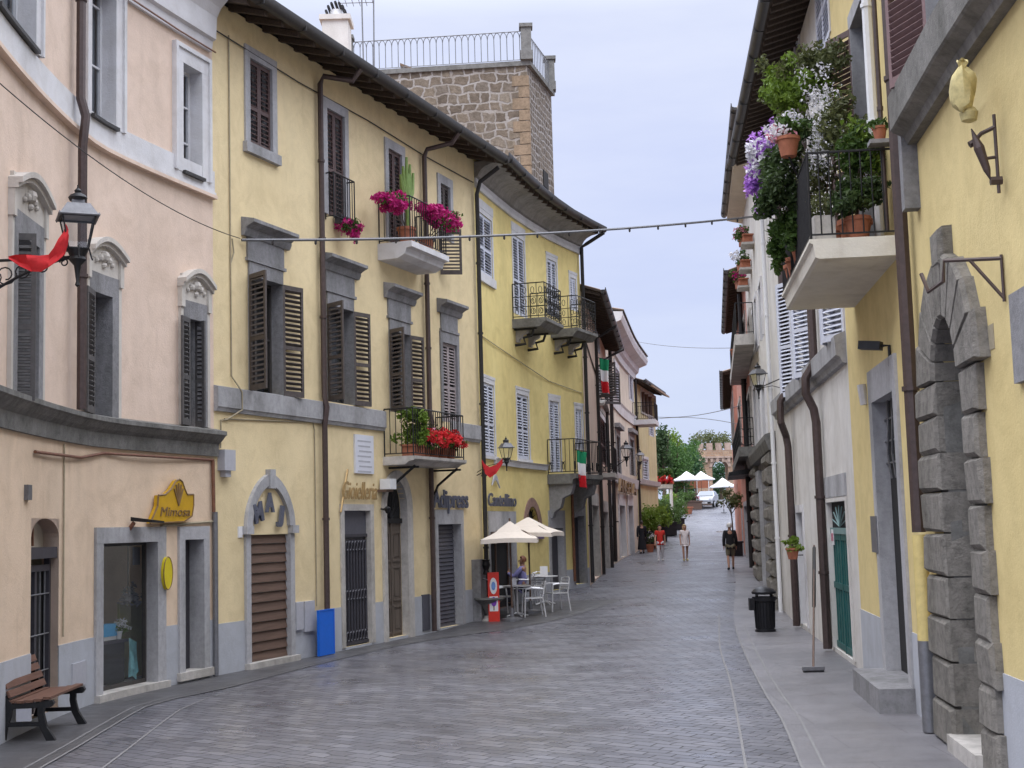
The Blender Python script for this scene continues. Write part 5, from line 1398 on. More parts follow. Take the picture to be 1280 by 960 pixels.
# last house: only its eave and upper wall show past the red one
RI = Fac([plan(924, 66), plan(919, 88)], 'R')
HI = root('house', RI.p(RI.L * .5, 1), 'low terracotta house whose pointed eave sticks out past the brick red house', 'house')
zI = at(906, 468, 70).z
wall(MB(), RI, 0, RI.L, 0, zI, [], back=6).build('wall', M['red_pl'], HI)
roof(RI, HI, 0, RI.L, zI - .3, .5, rafters=.8, slope=.25)
for k in range(3):
    r = (2 + k * 6, 3.2 + k * 6, zI - 3.2, zI - 1.2)
    mb = MB(); mb.fbox(RI, r[0] - .15, r[1] + .15, r[2] - .15, r[3] + .15, -.02, .04); w = mb.build('window', M['travertine'], HI)
    MB().fbox(RI, *r, .04, .06).build('shutter', M['dk_shut'], w)
# ================================================================== foliage tools
def leaf_arrays(center, radii, n, size, clumps=10, spread=.42, up=.25, rng=NPR, aspect=.55):
    c = np.array(center); R_ = np.array(radii)
    d = rng.normal(size=(clumps, 3)); d /= np.linalg.norm(d, axis=1)[:, None]
    cc = d * (rng.uniform(.25, .8, size=(clumps, 1))) * R_
    w = rng.integers(0, clumps, n)
    e = rng.normal(size=(n, 3)); e /= np.linalg.norm(e, axis=1)[:, None]
    pos = c + cc[w] + e * (rng.uniform(0, 1, size=(n, 1)) ** .55) * R_ * spread
    nrm = rng.normal(size=(n, 3)) + e * .6 + np.array([0, 0, up]); nrm /= np.linalg.norm(nrm, axis=1)[:, None]
    a = np.cross(nrm, rng.normal(size=(n, 3))); a /= np.linalg.norm(a, axis=1)[:, None] + 1e-9
    b = np.cross(nrm, a)
    L = size * rng.uniform(.6, 1.35, size=(n, 1))
    tip = pos + a * L * .5 - nrm * L * .08; base = pos - a * L * .5 - nrm * L * .08
    s1 = pos + b * L * aspect * .5 + nrm * L * .06; s2 = pos - b * L * aspect * .5 + nrm * L * .06
    V = np.stack([tip, s1, base, s2], axis=1).reshape(-1, 3)
    F = np.arange(4 * n).reshape(-1, 4)
    return V, F
def leaf_obj(name, parent, mat, clouds):
    """clouds: list of (center, radii, n, size[, kwargs])"""
    Vs, Fs, k = [], [], 0
    for c in clouds:
        V, F = leaf_arrays(*c[:4], **(c[4] if len(c) > 4 else {}))
        Vs.append(V); Fs.append(F + k); k += len(V)
    V = np.concatenate(Vs); F = np.concatenate(Fs)
    o = Vector(((V[:, 0].min() + V[:, 0].max()) / 2, (V[:, 1].min() + V[:, 1].max()) / 2, V[:, 2].min()))
    me = bpy.data.meshes.new(name); me.from_pydata((V - np.array(o)).tolist(), [], F.tolist()); me.materials.append(M[mat])
    ob = bpy.data.objects.new(name, me); COL.objects.link(ob); ORG[ob.name] = o
    if parent is not None: ob.parent = parent; ob.location = o - ORG[parent.name]
    else: ob.location = o
    return ob
def pot_mesh(p, r, h, n=16):
    return MB().lathe(p, [(r * .66, 0), (r * .95, h * .82), (r * 1.06, h * .83), (r * 1.06, h), (r * .92, h), (r * .9, h * .93)], n)
def stems(p, tops, r=.012):
    mb = MB()
    for q in tops:
        p = Vector(p); q = Vector(q); m = p.lerp(q, .5) + Vector((RND.uniform(-.06, .06), RND.uniform(-.06, .06), .05))
        mb.tube([p, m, q], [r, r * .8, r * .4], 5)
    return mb
def potted(name, label, cat, p, r, h, clouds, group=None, pot='terracotta', box=None, stem_to=None):
    """p: centre of the pot's base; clouds: list of (part name, material, [cloud ...])"""
    t = root(name, p, label, cat, group)
    if box:
        X, Y, rot = box; mb = MB(); mb.box(Vector(p) + Vector((0, 0, h * .44)), (X * .9, Y * .86, h * .88), rot); mb.box(Vector(p) + Vector((0, 0, h * .92)), (X, Y, h * .16), rot); mb.build('planter', M[pot], t)
    elif r: pot_mesh(p, r, h).build('pot', M[pot], t, smooth=True)
    tops = stem_to or [c[0] for _, _, cl in clouds for c in cl][:5]
    stems(Vector(p) + Vector((0, 0, h * .8)), tops).build('stem', M['bark'], t)
    for nm, mt, cl in clouds: leaf_obj(nm, t, mt, cl)
    return t
# ================================================================== lanterns
def lantern(name, label, base, sc_, arm_to, arm_kind, group=None, rot=.4, light_mat='iron'):
    """four sided street lantern standing on a wall bracket; base = bottom of the glass box"""
    b = Vector(base); t = root(name, b, label, 'street lamp', group)
    def ring(w, z): return [b + Vector((w * math.cos(rot + math.pi / 2 * k + math.pi / 4) * 1.414, w * math.sin(rot + math.pi / 2 * k + math.pi / 4) * 1.414, z)) for k in range(4)]
    s = sc_; lo = ring(.13 * s, 0); hi = ring(.215 * s, .44 * s); rf0 = ring(.255 * s, .445 * s); rf1 = ring(.15 * s, .62 * s); rf2 = ring(.085 * s, .63 * s); rf3 = ring(.085 * s, .68 * s)
    mb = MB()
    for k in range(4):
        mb.tube([lo[k], hi[k]], .012 * s, 5); mb.tube([lo[k], lo[(k + 1) % 4]], .014 * s, 5); mb.tube([hi[k], hi[(k + 1) % 4]], .016 * s, 5)
    mb.build('frame', M['iron'], t)
    mb = MB()
    for k in range(4):
        q = [lo[k], lo[(k + 1) % 4], hi[(k + 1) % 4], hi[k]]; c = sum(q, Vector()) / 4
        mb.add([c + (p - c) * .96 for p in q], [(0, 1, 2, 3)])
    mb.build('glass', M['lampglass'], t)
    mb = MB()
    for A, B_ in ((rf0, rf1), (rf1, rf2), (rf2, rf3)):
        mb.add(A + B_, [(i, (i + 1) % 4, 4 + (i + 1) % 4, 4 + i) for i in range(4)])
    mb.add(rf0, [(0, 1, 2, 3)]); mb.add(rf3, [(0, 1, 2, 3)])
    for k in range(4): mb.tube([rf0[k], rf0[(k + 1) % 4]], .018 * s, 5); mb.lathe(rf0[k] - Vector((0, 0, .03 * s)), [(.005 * s, 0), (.022 * s, .03 * s), (.005 * s, .06 * s)], 6)
    rm = mb.build('roof', M['iron_lt'], t)
    MB().lathe(b + Vector((0, 0, .68 * s)), [(.11 * s, 0), (.13 * s, .04 * s), (.10 * s, .08 * s), (.04 * s, .11 * s), (.05 * s, .14 * s), (.012 * s, .18 * s), (.012 * s, .22 * s)], 12).build('finial', M['iron'], t, smooth=True)
    mb = MB(); mb.lathe(b - Vector((0, 0, .52 * s)), [(.005 * s, 0), (.035 * s, .03 * s), (.02 * s, .08 * s), (.035 * s, .2 * s), (.05 * s, .3 * s), (.12 * s, .38 * s), (.10 * s, .42 * s), (.14 * s, .50 * s), (.14 * s, .52 * s)], 12)
    for k in range(4):
        d = Vector((math.cos(rot + math.pi / 2 * k), math.sin(rot + math.pi / 2 * k), 0))
        mb.tube([b + d * (.10 + .10 * u) * s + Vector((0, 0, (-.05 + .09 * math.sin(u * 4.5)) * s)) for u in np.linspace(0, 1, 7)], .012 * s, 5)
    mb.build('holder', M['iron'], t, smooth=True)
    if arm_to is not None:
        w = Vector(arm_to); e = b - Vector((0, 0, .10 * s)); mb = MB(); up = Vector((0, 0, 1)); d = (Vector((w.x, w.y, 0)) - Vector((e.x, e.y, 0))); L = d.length; d.normalize()
        wz = w.z
        top = [e + d * (L * u) + up * ((wz - e.z) * u) for u in np.linspace(0, 1, 8)]
        mb.tube(top, .022 * s, 6)
        if arm_kind == 'scroll':
            mb.tube([e + d * (L * u) + up * ((wz - e.z) * u - .42 * s * u ** 1.6) for u in np.linspace(.02, 1, 12)], .02 * s, 6)
            for k, (u, zz, r) in enumerate(((.16, -.07, .06), (.42, -.12, .09), (.66, -.16, .12), (.85, -.2, .15), (.97, -.24, .12), (.54, -.06, .05))):
                c = e + d * (L * u) + up * (zz * s + (wz - e.z) * u)
                mb.tube([c + d * (r * s * (1 - .55 * q) * math.cos(q * 8 + k)) + up * (r * s * (1 - .55 * q) * math.sin(q * 8 + k)) for q in np.linspace(0, 1, 16)], .011 * s, 5)
        else:
            mb.tube([e + d * (L * .15) - up * .02, e + d * (L * .6) - up * (.12 * s), e + d * L - up * (.35 * s)], .015 * s, 5)
        mb.build('bracket', M['iron'], t)
    return t
def drape(name, label, pts, wid, mat='redcloth', down=(0, 0, -1), fold=.05, group=None, nfold=3):
    """cloth hung along a line of points, falling by wid[i]; a folded thin sheet with a hem thickness"""
    pts = [Vector(p) for p in pts]; n = len(pts); rows = 7
    mb = MB(); side = (pts[-1] - pts[0]).cross(Vector((0, 0, 1))); side = side.normalized() if side.length > 1e-6 else Vector((1, 0, 0))
    for off in (0, .008):
        for i, p in enumerate(pts):
            for j in range(rows):
                v = j / (rows - 1)
                mb.v.append(tuple(p + Vector(down) * (wid[i] * v) + side * (fold * math.sin(i * nfold + v * 2.2) * (v * .8 + .2) + off)))
    N = n * rows
    for i in range(n - 1):
        for j in range(rows - 1):
            a = i * rows + j; mb.f.append((a, a + 1, a + rows + 1, a + rows)); mb.f.append((N + a, N + a + rows, N + a + rows + 1, N + a + 1))
    for j in range(rows - 1):
        for a in (j, (n - 1) * rows + j): mb.f.append((a, a + 1, N + a + 1, N + a))
    for i in range(n - 1):
        for a in (i * rows, i * rows + rows - 1): mb.f.append((a, a + rows, N + a + rows, N + a))
    return tag(mb.build(name, M[mat], None, smooth=True), label, 'cloth', group)
lb = at(97, 312, 14.6); lw = Vector((-5.62, 14.6, lb.z - .10))
lantern('wall_lantern', 'black iron street lantern on a scrolled bracket in front of the pink house', lb, .80, lw, 'scroll')
def strip_cloth(name, label, upper, lower, Y, mat='redcloth', rows=6, fold=.035):
    mb = MB(); n = len(upper); 
    for off in (0, .01):
        for i in range(n):
            for j in range(rows):
                v = j / (rows - 1); x = upper[i][0] * (1 - v) + lower[i][0] * v; y = upper[i][1] * (1 - v) + lower[i][1] * v
                p = at(x, y, Y); p.y += fold * math.sin(i * 1.7 + v * 5) - .05 + off; mb.v.append(tuple(p))
    N = n * rows
    for i in range(n - 1):
        for j in range(rows - 1):
            a = i * rows + j; mb.f.append((a, a + 1, a + rows + 1, a + rows)); mb.f.append((N + a, N + a + rows, N + a + rows + 1, N + a + 1))
    for i in range(n - 1):
        for a in (i * rows, i * rows + rows - 1): mb.f.append((a, a + rows, N + a + rows, N + a))
    for j in range(rows - 1):
        for a in (j, (n - 1) * rows + j): mb.f.append((a, a + 1, N + a + 1, N + a))
    return tag(mb.build(name, M[mat], None, smooth=True), label, 'cloth')
strip_cloth('red_cloth', 'red cloth wound along the bracket of the large lantern on the left',
  [(84, 281), (80, 290), (75, 300), (70, 312), (62, 319), (50, 320), (36, 320), (22, 320), (11, 321)], [(89, 296), (86, 306), (82, 318), (74, 328), (64, 335), (52, 340), (40, 340), (27, 334), (15, 326)], 14.45)
l2 = at(633, 573, 31.2); lantern('wall_lantern', 'pale old street lantern on the corner between the ochre and lemon houses', l2, .56, FB.p(FB.L - .3, l2.z - .32, .02), 'plain')
pts = [at(x, y, 31.1) for x, y in ((628, 573), (620, 581), (612, 584), (606, 580), (602, 574))]
drape('red_cloth', 'red cloth knotted on the bracket of the lantern above the cafe', pts, [.12, .2, .24, .22, .1], fold=.06)
l3 = at(783, 571, 54); lantern('wall_lantern', 'small street lantern on the cream house, beyond the peach house', l3, .75, FF.p(FF.L - .2, l3.z - .5, .02), 'plain')
l3 = at(800, 577, 66); lantern('wall_lantern', 'tiny far street lantern in front of the straw yellow house', l3, .7, FG.p(FG.L - .3, l3.z - .5, .02), 'plain')
l4 = at(948, 482, 32); lantern('wall_lantern', 'street lantern on a long thin arm from the white house on the right', l4, .62, RE.p(RE.L - 2.6, l4.z - .05, .02), 'plain')

# ================================================================== signs and small wall things
# crown shaped sign
poly = [(188, 654), (197, 633), (198, 619), (207, 618), (214, 611), (220, 601), (224, 599), (228, 602), (231, 611), (234, 618), (242, 618), (242, 632), (240, 645), (230, 652), (210, 653)]
P2 = [FA.hit(x, y, .1) for x, y in poly]
sg = root('shop_sign', FA.p(P2[0][0], P2[0][1], .05), 'ochre crown shaped shop sign above the shop window of the pink house', 'shop sign')
MB().fprism(FA, P2, .03, .10).build('board', M['sign_ye'], sg)
cx = sum(p[0] for p in P2) / len(P2); cz = sum(p[1] for p in P2) / len(P2)
mb = MB()
for (a, b), (c, d) in zip(P2, P2[1:] + P2[:1]): mb.tube([FA.p(a, b, .10), FA.p(c, d, .10)], .014, 5)
mb.build('rim', M['sign_br'], sg)
x0 = FA.hit(200, 640, .1); x1 = FA.hit(239, 640, .1)
text_fac(FA, 'Mimosa', x0[0], x0[1] - .06, .20, .102, .012, .2, width=(x1[0] - x0[0]) * .95).build('lettering', M['sign_br'], sg)
mb = MB(); q = FA.hit(223, 622, .1)
for k in range(5): mb.tube([FA.p(q[0], q[1] - .12, .105), FA.p(q[0] + .16 * math.sin((k - 2) * .45), q[1] + .22 * math.cos((k - 2) * .45), .105)], .016, 5)
mb.build('emblem', M['sign_br'], sg)
a, b, c, e = FA.R(205.5, 216.5, 696, 737, .1)
mb = MB(); mb.fprism(FA, [((a + b) / 2 + (b - a) / 2 * math.cos(k), (c + e) / 2 + (e - c) / 2 * math.sin(k)) for k in np.linspace(0, 2 * math.pi, 25)[:-1]], .04, .09)
ov = root('shop_sign', FA.p(a, c, .04), 'lemon yellow oval sign between the two doors of the pink house', 'shop sign')
mb.build('board', M['sign_lemon'], ov)
mb = MB(); n_ = 24; el = [((a + b) / 2 + (b - a) * .5 * math.cos(k), (c + e) / 2 + (e - c) * .5 * math.sin(k)) for k in np.linspace(0, 2 * math.pi, 25)[:-1]]
for (u, v), (u2, v2) in zip(el, el[1:] + el[:1]): mb.tube([FA.p(u, v, .09), FA.p(u2, v2, .09)], .008, 4)
mb.build('rim', M['sign_br'], ov)
fl = root('flood_light', FA.p(FA.S(160, 650), FA.Z(160, 652), .03), 'dark flat floodlight over the shop window of the pink house', 'floodlight')
q = FA.S(160, 650); z = FA.Z(160, 655)
MB().tube([FA.p(q, z - .08, .02), FA.p(q, z + .02, .10)], .03, 6).build('arm', M['pipe_rd'], fl)
mb = MB(); mb.hexa([FA.p(q - .03, z + .04, .06), FA.p(q + .3, z + .02, .1), FA.p(q + .3, z - .0, .42), FA.p(q - .03, z + .02, .4), FA.p(q - .03, z + .10, .06), FA.p(q + .3, z + .06, .1), FA.p(q + .3, z + .03, .42), FA.p(q - .03, z + .05, .4)]); mb.build('lamp_head', M['iron'], fl)
# shop display inside the window
a, b, c, e = aS; od = -.62
def SD(px, py, o=od): return FA.hit(px, py, o)
sx0, sx1 = FA.S(127, 800, od), FA.S(152, 800, od); ztb = FA.Z(140, 800, od)
tb = root('display_table', FA.p(sx0 + .2, c, od), 'small dark table with a cover in the shop window of the pink house', 'table')
MB().fbox(FA, sx0 - .3, sx1, ztb - .04, ztb, od - .30, od + .12).build('table_top', M['shop_dk'], tb)
MB().fbox(FA, sx0 - .28, sx1 - .06, c + .01, ztb - .04, od - .28, od + .09).build('dark_cover', M['dark'], tb)
M['aqua'] = plain('aqua_fabric', (.28, .62, .66), .8, var=.25, scale=9); M['skyblue'] = plain('sky_blue_card', (.10, .42, .78), .5, var=.1)
pts = [FA.p(sx1 - .02 + .025 * i, ztb + .01 - .01 * i, od + .14) for i in range(9)]
drape('cloth_bag', 'aqua cloth hanging from the display table in the shop window', pts, [.5 + .08 * math.sin(i * 1.3) for i in range(9)], 'aqua', fold=.03)
bxp = root('gift_box', FA.p(sx0 + .2, ztb + .004, od - .05), 'sky blue box standing on the display table in the shop window', 'box')
MB().fbox(FA, FA.S(127, 793, od), FA.S(144, 793, od), ztb + .06, ztb + .24, od - .14, od + .04).build('carton', M['skyblue'], bxp)
MB().fbox(FA, FA.S(128, 793, od), FA.S(143, 793, od), ztb + .004, ztb + .058, od - .13, od + .03).build('stand', M['paper'], bxp)
fq_ = FA.p(FA.S(146, 797, od), ztb + .004, od + .03)
bq = root('flower_arrangement', fq_, 'white and green flower arrangement beside the blue box in the shop window', 'flowers')
pot_mesh(fq_, .06, .12, 10).build('pot', M['paper'], bq)
leaf_obj('foliage', bq, 'leaf_lt', [(fq_ + Vector((0, 0, .16)), (.22, .2, .12), 120, .07)]); leaf_obj('blossoms', bq, 'whitepetal', [(fq_ + Vector((.02, .05, .18)), (.26, .2, .12), 160, .06)])
M['greypetal'] = plain('dry_grey_petals', (.22, .21, .22), .9)
hq = FA.p(*SD(160, 745), od)
hb = root('hanging_flowers', hq, 'dry grey flowers hanging in the shop window of the pink house', 'flowers')
leaf_obj('blossoms', hb, 'greypetal', [(hq, (.2, .15, .22), 130, .09)]); MB().tube([hq, Vector((hq.x, hq.y, e + .1))], .008, 4).build('cord', M['cable'], hb)

# letters in the pointed arch
lg_ = root('wall_logo', FB.p(FB.S(336, 640), FB.Z(336, 658), .03), 'slate metal monogram letters inside the pointed stone arch', 'shop sign')
for ch, (px, py), sz, rt in (('M', (319, 654), .44, .25), ('A', (332, 639), .44, 0), ('J', (346, 650), .38, -.2)):
    q = FB.hit(px, py, .06); text_fac(FB, ch, q[0], q[1], sz, .04, .04, 0, width=.28 if ch != 'J' else .2, rot=rt, font_w=.02).build('letter', M['letter_gr'], lg_)
sg = root('shop_sign', FB.p(FB.S(428, 620), FB.Z(428, 626), .04), 'gilt script sign reading Gioielleria above the dark iron door', 'shop sign')
q = FB.hit(427, 627, .06); q1 = FB.hit(473, 610, .06)
text_fac(FB, 'Gioielleria', q[0] + .05, q[1] + .05, .50, .05, .02, .3, width=(q1[0] - q[0]) * .92).build('lettering', M['gold'], sg)
MB().tube([FB.p(q[0] - .02, q[1] - .2, .05), FB.p(q[0] + .28, q[1] + .62, .05)], .022, 5).build('flourish', M['gold'], sg)
sg = root('shop_sign', FB.p(FB.S(541, 632), FB.Z(541, 636), .04), 'slate blue letters Adipress above the grey roller shutter', 'shop sign')
q = FB.hit(541, 634, .06); q1 = FB.hit(585, 632, .06)
text_fac(FB, 'Adipress', q[0], q[1], .56, .05, .03, 0, width=q1[0] - q[0], font_w=.012).build('lettering', M['letter_gr'], sg)
sg = root('shop_sign', FC.p(FC.S(611, 630), FC.Z(611, 632), .04), 'dark lettering Cantellino above the cafe door of the lemon house', 'shop sign')
q = FC.hit(610, 632, .06); q1 = FC.hit(645, 628, .06)
text_fac(FC, 'Cantellino', q[0], q[1], .44, .05, .03, .1, width=q1[0] - q[0], font_w=.008).build('lettering', M['letter_gr'], sg)
mb = MB(); arc = [(q[0] + .45 + .12 * k, q[1] + .50 + .14 * math.sin(k * .6)) for k in range(7)]
mb.fring(FC, [(x, z + .12 * math.sin(math.pi * i / 6) + .02) for i, (x, z) in enumerate(arc)], arc, .04, .07); mb.build('emblem', M['greybox'], sg)
sg = root('shop_sign', FG.p(FG.S(770, 612), FG.Z(770, 614), .1), 'brown letters over the far shop windows of the cream house', 'shop sign')
q = FG.hit(772, 614, .1); q1 = FG.hit(793, 614, .1); text_fac(FG, 'ANGELA', q[0], q[1], .85, .12, .1, 0, width=q1[0] - q[0]).build('lettering', M['sign_br'], sg)
pl = FB.R(442, 465, 544, 592)
pq = root('marble_plaque', FB.p(pl[0], pl[2], .02), 'white marble memorial plaque beside the red flower balcony', 'plaque')
MB().fbox(FB, *pl, .0, .04).build('slab', M['marble'], pq)
mb = MB()
for k in range(7): zz = pl[3] - .14 - k * .1; mb.fbox(FB, pl[0] + .1 + .03 * (k % 3), pl[1] - .1 - .03 * ((k + 1) % 3), zz, zz + .03, .038, .043)
mb.build('engraving', M['greybox'], pq)
a, b, c, e = FB.R(472, 480, 599, 612); lb_ = root('light_box', FB.p(a, c, .03), 'white box lamp beside the arched wooden door', 'lamp')
MB().fbox(FB, a, b, c, e, .05, .28).build('housing', M['wh_paint'], lb_); MB().fbox(FB, a - .02, b + .02, c - .05, c - .002, .0, .2).build('bracket', M['wood_br'], lb_)
q = FB.S(475, 645); mp = root('wall_lamp', FB.p(q, FB.Z(475, 642), .03), 'small black wall lamp left of the arched wooden door', 'lamp')
mb = MB(); mb.tube([FB.p(q, FB.Z(475, 636), .02), FB.p(q, FB.Z(475, 638), .16)], .02, 5); mb.build('arm', M['iron'], mp); MB().lathe(FB.p(q, FB.Z(475, 642), .17), [(.03, 0), (.08, .1), (.03, .14)], 8).build('shade', M['iron'], mp)
a, b, c, e = FB.R(318, 326, 681, 696); pn = root('paper_notice', FB.p(a, c, -.12), 'white paper notice taped to the brown garage door', 'notice'); MB().fbox(FB, a, b, c, e, -.125, -.115).build('sheet', M['paper'], pn)
mb = MB(); 
for k in range(3): mb.fbox(FB, a + .03, b - .03, c + .08 + .1 * k, c + .11 + .1 * k, -.116, -.112)
mb.build('print', M['letter_gr'], pn)
a, b, c, e = FB.R(455, 463, 693, 720); pn = root('paper_notice', FB.p(a, c, -.1), 'long white notice on the dark iron jeweller door', 'notice'); MB().fbox(FB, a, b, c, e, -.12, -.11).build('sheet', M['paper'], pn)
a, b, c, e = FB.R(297, 302, 658, 672); pn = root('house_number', FB.p(a, c, .0), 'small white number tile left of the brown garage door', 'tile'); MB().fbox(FB, a, b, c, e, 0, .02).build('tile', M['paper'], pn)
# blue panel
a, b, c, e = FB.R(399, 417, 763, 814, .2); c = .02
bp = root('blue_panel', FB.p(a, 0, .15), 'bright blue flat panel leaning on the ochre wall under the downpipe', 'panel')
MB().fbox(FB, a, b, c, e, .17, .21).build('sheet', M['blue'], bp)
mb = MB(); mb.fbox(FB, a - .02, a + .004, c, e + .01, .165, .215); mb.fbox(FB, b - .004, b + .02, c, e + .01, .165, .215); mb.fbox(FB, a - .02, b + .02, e - .002, e + .02, .163, .217); mb.build('edge_trim', M['blue'], bp)
# cafe signboard, right of red panel etc
a, b, c, e = FC.R(658, 680, 664, 674, .05); cb = root('name_board', FC.p(a, c, .03), 'small violet name board under the cafe parasols', 'shop sign'); M['violet'] = plain('violet_enamel', (.16, .12, .22), .4); MB().fbox(FC, a, b, c, e, .02, .06).build('board', M['violet'], cb)
# flags
def flag(label, top, wdir, w, h, rotz, group='Italian flags hung from balconies'):
    t = root('flag', top, label, 'flag', group); mats = [('green_band', plain('flag_green', (.01, .22, .10), .8)), ('white_band', M['paper']), ('red_band', plain('flag_red', (.60, .02, .03), .8))]
    wd = Vector(wdir).normalized(); nn = wd.cross(Vector((0, 0, 1)))
    for k, (nm, mt) in enumerate(mats):
        mb = MB(); R_ = 5; C_ = 9
        for off in (0, .012):
            for i in range(R_ + 1):
                for j in range(C_ + 1):
                    v = (k + i / R_) / 3; u = j / C_; sq = 1 - .12 * math.sin(v * 3.1)
                    mb.v.append(tuple(Vector(top) + wd * (w * (u * sq + .06 * v)) + Vector((0, 0, -h * v - .06 * u)) + nn * (.09 * math.sin(u * 9 + v * 2) * (.4 + v) + off)))
        N = (R_ + 1) * (C_ + 1)
        for i in range(R_):
            for j in range(C_):
                a = i * (C_ + 1) + j; mb.f.append((a, a + 1, a + C_ + 2, a + C_ + 1)); mb.f.append((N + a, N + a + C_ + 1, N + a + C_ + 2, N + a + 1))
        mb.build(nm, mt, t, smooth=True)
    mb = MB(); mb.tube([Vector(top) - wd * .05 + Vector((0, 0, .02)), Vector(top) + wd * (w + .08) + Vector((0, 0, -.04))], .015, 5); mb.build('flag_pole', M['iron'], t)
    return t
tp = at(720.5, 563, 38.6); flag('Italian tricolour hanging on the lowest balcony of the lemon house', tp, (1, .25, 0), .30, 1.02, 0)
tp = at(749, 448, 46); flag('Italian tricolour hanging high on the peach house', tp, (1, .2, -.0), .34, 1.15, 0)

# right wall things
qf = RD.hit(1108, 432, .05); fl = root('flood_light', RD.p(*qf, .03), 'black floodlight on the yellow wall under the planted balcony', 'floodlight')
MB().tube([RD.p(qf[0], qf[1] - .25, .02), RD.p(qf[0], qf[1], .02), RD.p(qf[0], qf[1], .12)], .02, 6).build('arm', M['iron'], fl)
mb = MB(); o = RD.p(qf[0], qf[1], .12); n_ = RD.n(qf[0]); t_ = RD.t(qf[0]); U = (n_ * .8 + t_ * .35 + Vector((0, 0, .1))).normalized(); mb.box(o + U * .12, (.26, .16, .10), ax=(U, U.cross(Vector((0, 0, 1))).normalized(), U.cross(Vector((0, 0, 1))).cross(U).normalized())); mb.build('lamp_head', M['iron'], fl)
# hanging iron gate hook
s_ = RD.hit(1247, 190, .05)[0]
hk = root('iron_hook_bar', RD.p(s_, RD.Z(1250, 240), .05), 'rusty iron bar with two hooked arms on the yellow wall, right edge', 'iron hook')
zt_, zb2_ = RD.Z(1245, 140, .06), RD.Z(1248, 242, .06)
MB().tube([RD.p(s_, zb2_, .06), RD.p(s_, zt_, .06)], .014, 6).build('bar', M['pipe'], hk)
mb = MB(); z1 = RD.Z(1245, 157, .06); z2 = RD.Z(1247, 195, .06)
mb.tube([RD.p(s_, z1, .06), RD.p(s_ + .02, z1 - .04, .16), RD.p(s_ + .05, z1 - .10, .22)], .018, 6); mb.tube([RD.p(s_ + .05, z1 - .10, .21), RD.p(s_ + .05, z1 - .12, .25)], .03, 6)
mb.tube([RD.p(s_, z2, .06), RD.p(s_, z2 - .01, .17)], .014, 6); mb.build('hook_arm', M['pipe'], hk)
mb = MB(); mb.tube([RD.p(s_, z2 + .24, .24), RD.p(s_, z2 + .08, .19), RD.p(s_, z2 - .10, .14), RD.p(s_, z2 - .18, .12)], [.005, .045, .03, .004], 8); mb.tube([RD.p(s_, zb2_ + .1, .03), RD.p(s_, zb2_ + .1, .12)], .035, 6); mb.build('pendant', M['pipe'], hk)
# cloth wrapped lamp under the belt course
bg = root('wrapped_lamp', RD.p(RD.S(1205, 120), RD.Z(1205, 150), .1), 'lamp wrapped in a yellowish cloth bag under the grey belt course', 'lamp')
M['bagcloth'] = plain('yellowish_bag_cloth', (.50, .42, .20), .85, var=.4, scale=7)
c0 = RD.p(*RD.hit(1204, 113, .30), .30); mb = MB(); prof = [(.02, -.17), (.045, -.16), (.075, -.13), (.09, -.06), (.10, .02), (.10, .09), (.085, .13), (.05, .16), (.02, .19), (.045, .24)]
for r, z in prof: pass
mb.lathe(c0, prof, 14, 1.0, .8); o = len(mb.v)
mb.v = [(c0.x + (x - c0.x) * (1 + .22 * math.sin(3.1 * math.atan2(y - c0.y, x - c0.x) + z * 9)), c0.y + (y - c0.y) * (1 + .22 * math.sin(3.1 * math.atan2(y - c0.y, x - c0.x) + z * 9)), z + .02 * math.sin(k * 1.3)) for k, (x, y, z) in enumerate(mb.v)]
mb.build('cloth_bag', M['bagcloth'], bg, smooth=True)
mb = MB(); cc = RD.p(*RD.hit(1211, 143, .26), .26); mb.lathe(cc - Vector((0, 0, .05)), [(.01, -.02), (.06, .0), (.075, .06), (.05, .1)], 10); mb.build('lamp_cap', M['bagcloth'], bg, smooth=True)
MB().tube([RD.p(RD.S(1213, 110), c0.z + .05, .02), c0 + Vector((0, 0, .24))], .02, 5).build('bracket', M['iron'], bg)
# iron bracket over the portal
q = RD.hit(1252, 330, .02); q2_ = RD.hit(1160, 352, .25)
br = root('iron_bracket', RD.p(q[0], q[1] - .1, .02), 'forked iron sign bracket bolted across the top of the stone portal', 'iron bracket')
za = RD.Z(1250, 315, .1); eq = RD.hit(1180, 326, .42); e_ = RD.p(eq[0], eq[1], .42)
mb = MB(); w0 = RD.p(q[0], za, .02); w1 = RD.p(q[0], za - .32, .02)
mb.tube([w0, e_, e_ + Vector((0, .05, -.16)), e_ + Vector((-.08, .2, -.22)), e_ + Vector((-.1, .3, -.05))], .018, 6); mb.tube([w1, w0.lerp(e_, .55)], .016, 6); mb.tube([w0 + Vector((0, 0, .03)), w1 - Vector((0, 0, .03))], .014, 5); mb.build('arm', M['pipe'], br)
# ================================================================== cables across the street
def cable(name, label, a, b, sag, r, mat, bulbs=0, n=24):
    a = Vector(a); b = Vector(b); f = lambda u: a.lerp(b, u) - Vector((0, 0, sag * 4 * u * (1 - u)))
    t = root(name, a, label, 'cable')
    MB().tube([f(k / n) for k in range(n + 1)], r, 6).build('wire', M[mat], t)
    if bulbs:
        for k in range(bulbs):
            p = f((k + .7) / bulbs); MB().lathe(p - Vector((0, 0, .09)), [(.008, 0), (.022, .02), (.022, .07), (.03, .09)], 6).build('socket', M['cable'], t)
    return t
cable('festoon_cable', 'thick grey festoon cable with lamp sockets crossing the street', FB.p(*FB.hit(302, 300, .05), .05), RE.p(RE.L - 1.2, at(952, 259, 30.5).z, .0), .16, .026, 'iron_lt', 16)
cable('thin_wire', 'thin wire running from the pink house to the ochre house', FA.p(FA.S(-14, 96, .05), FA.Z(-14, 92, .05), .05), FB.p(*FB.hit(300, 298, .05), .05), .25, .007, 'cable')
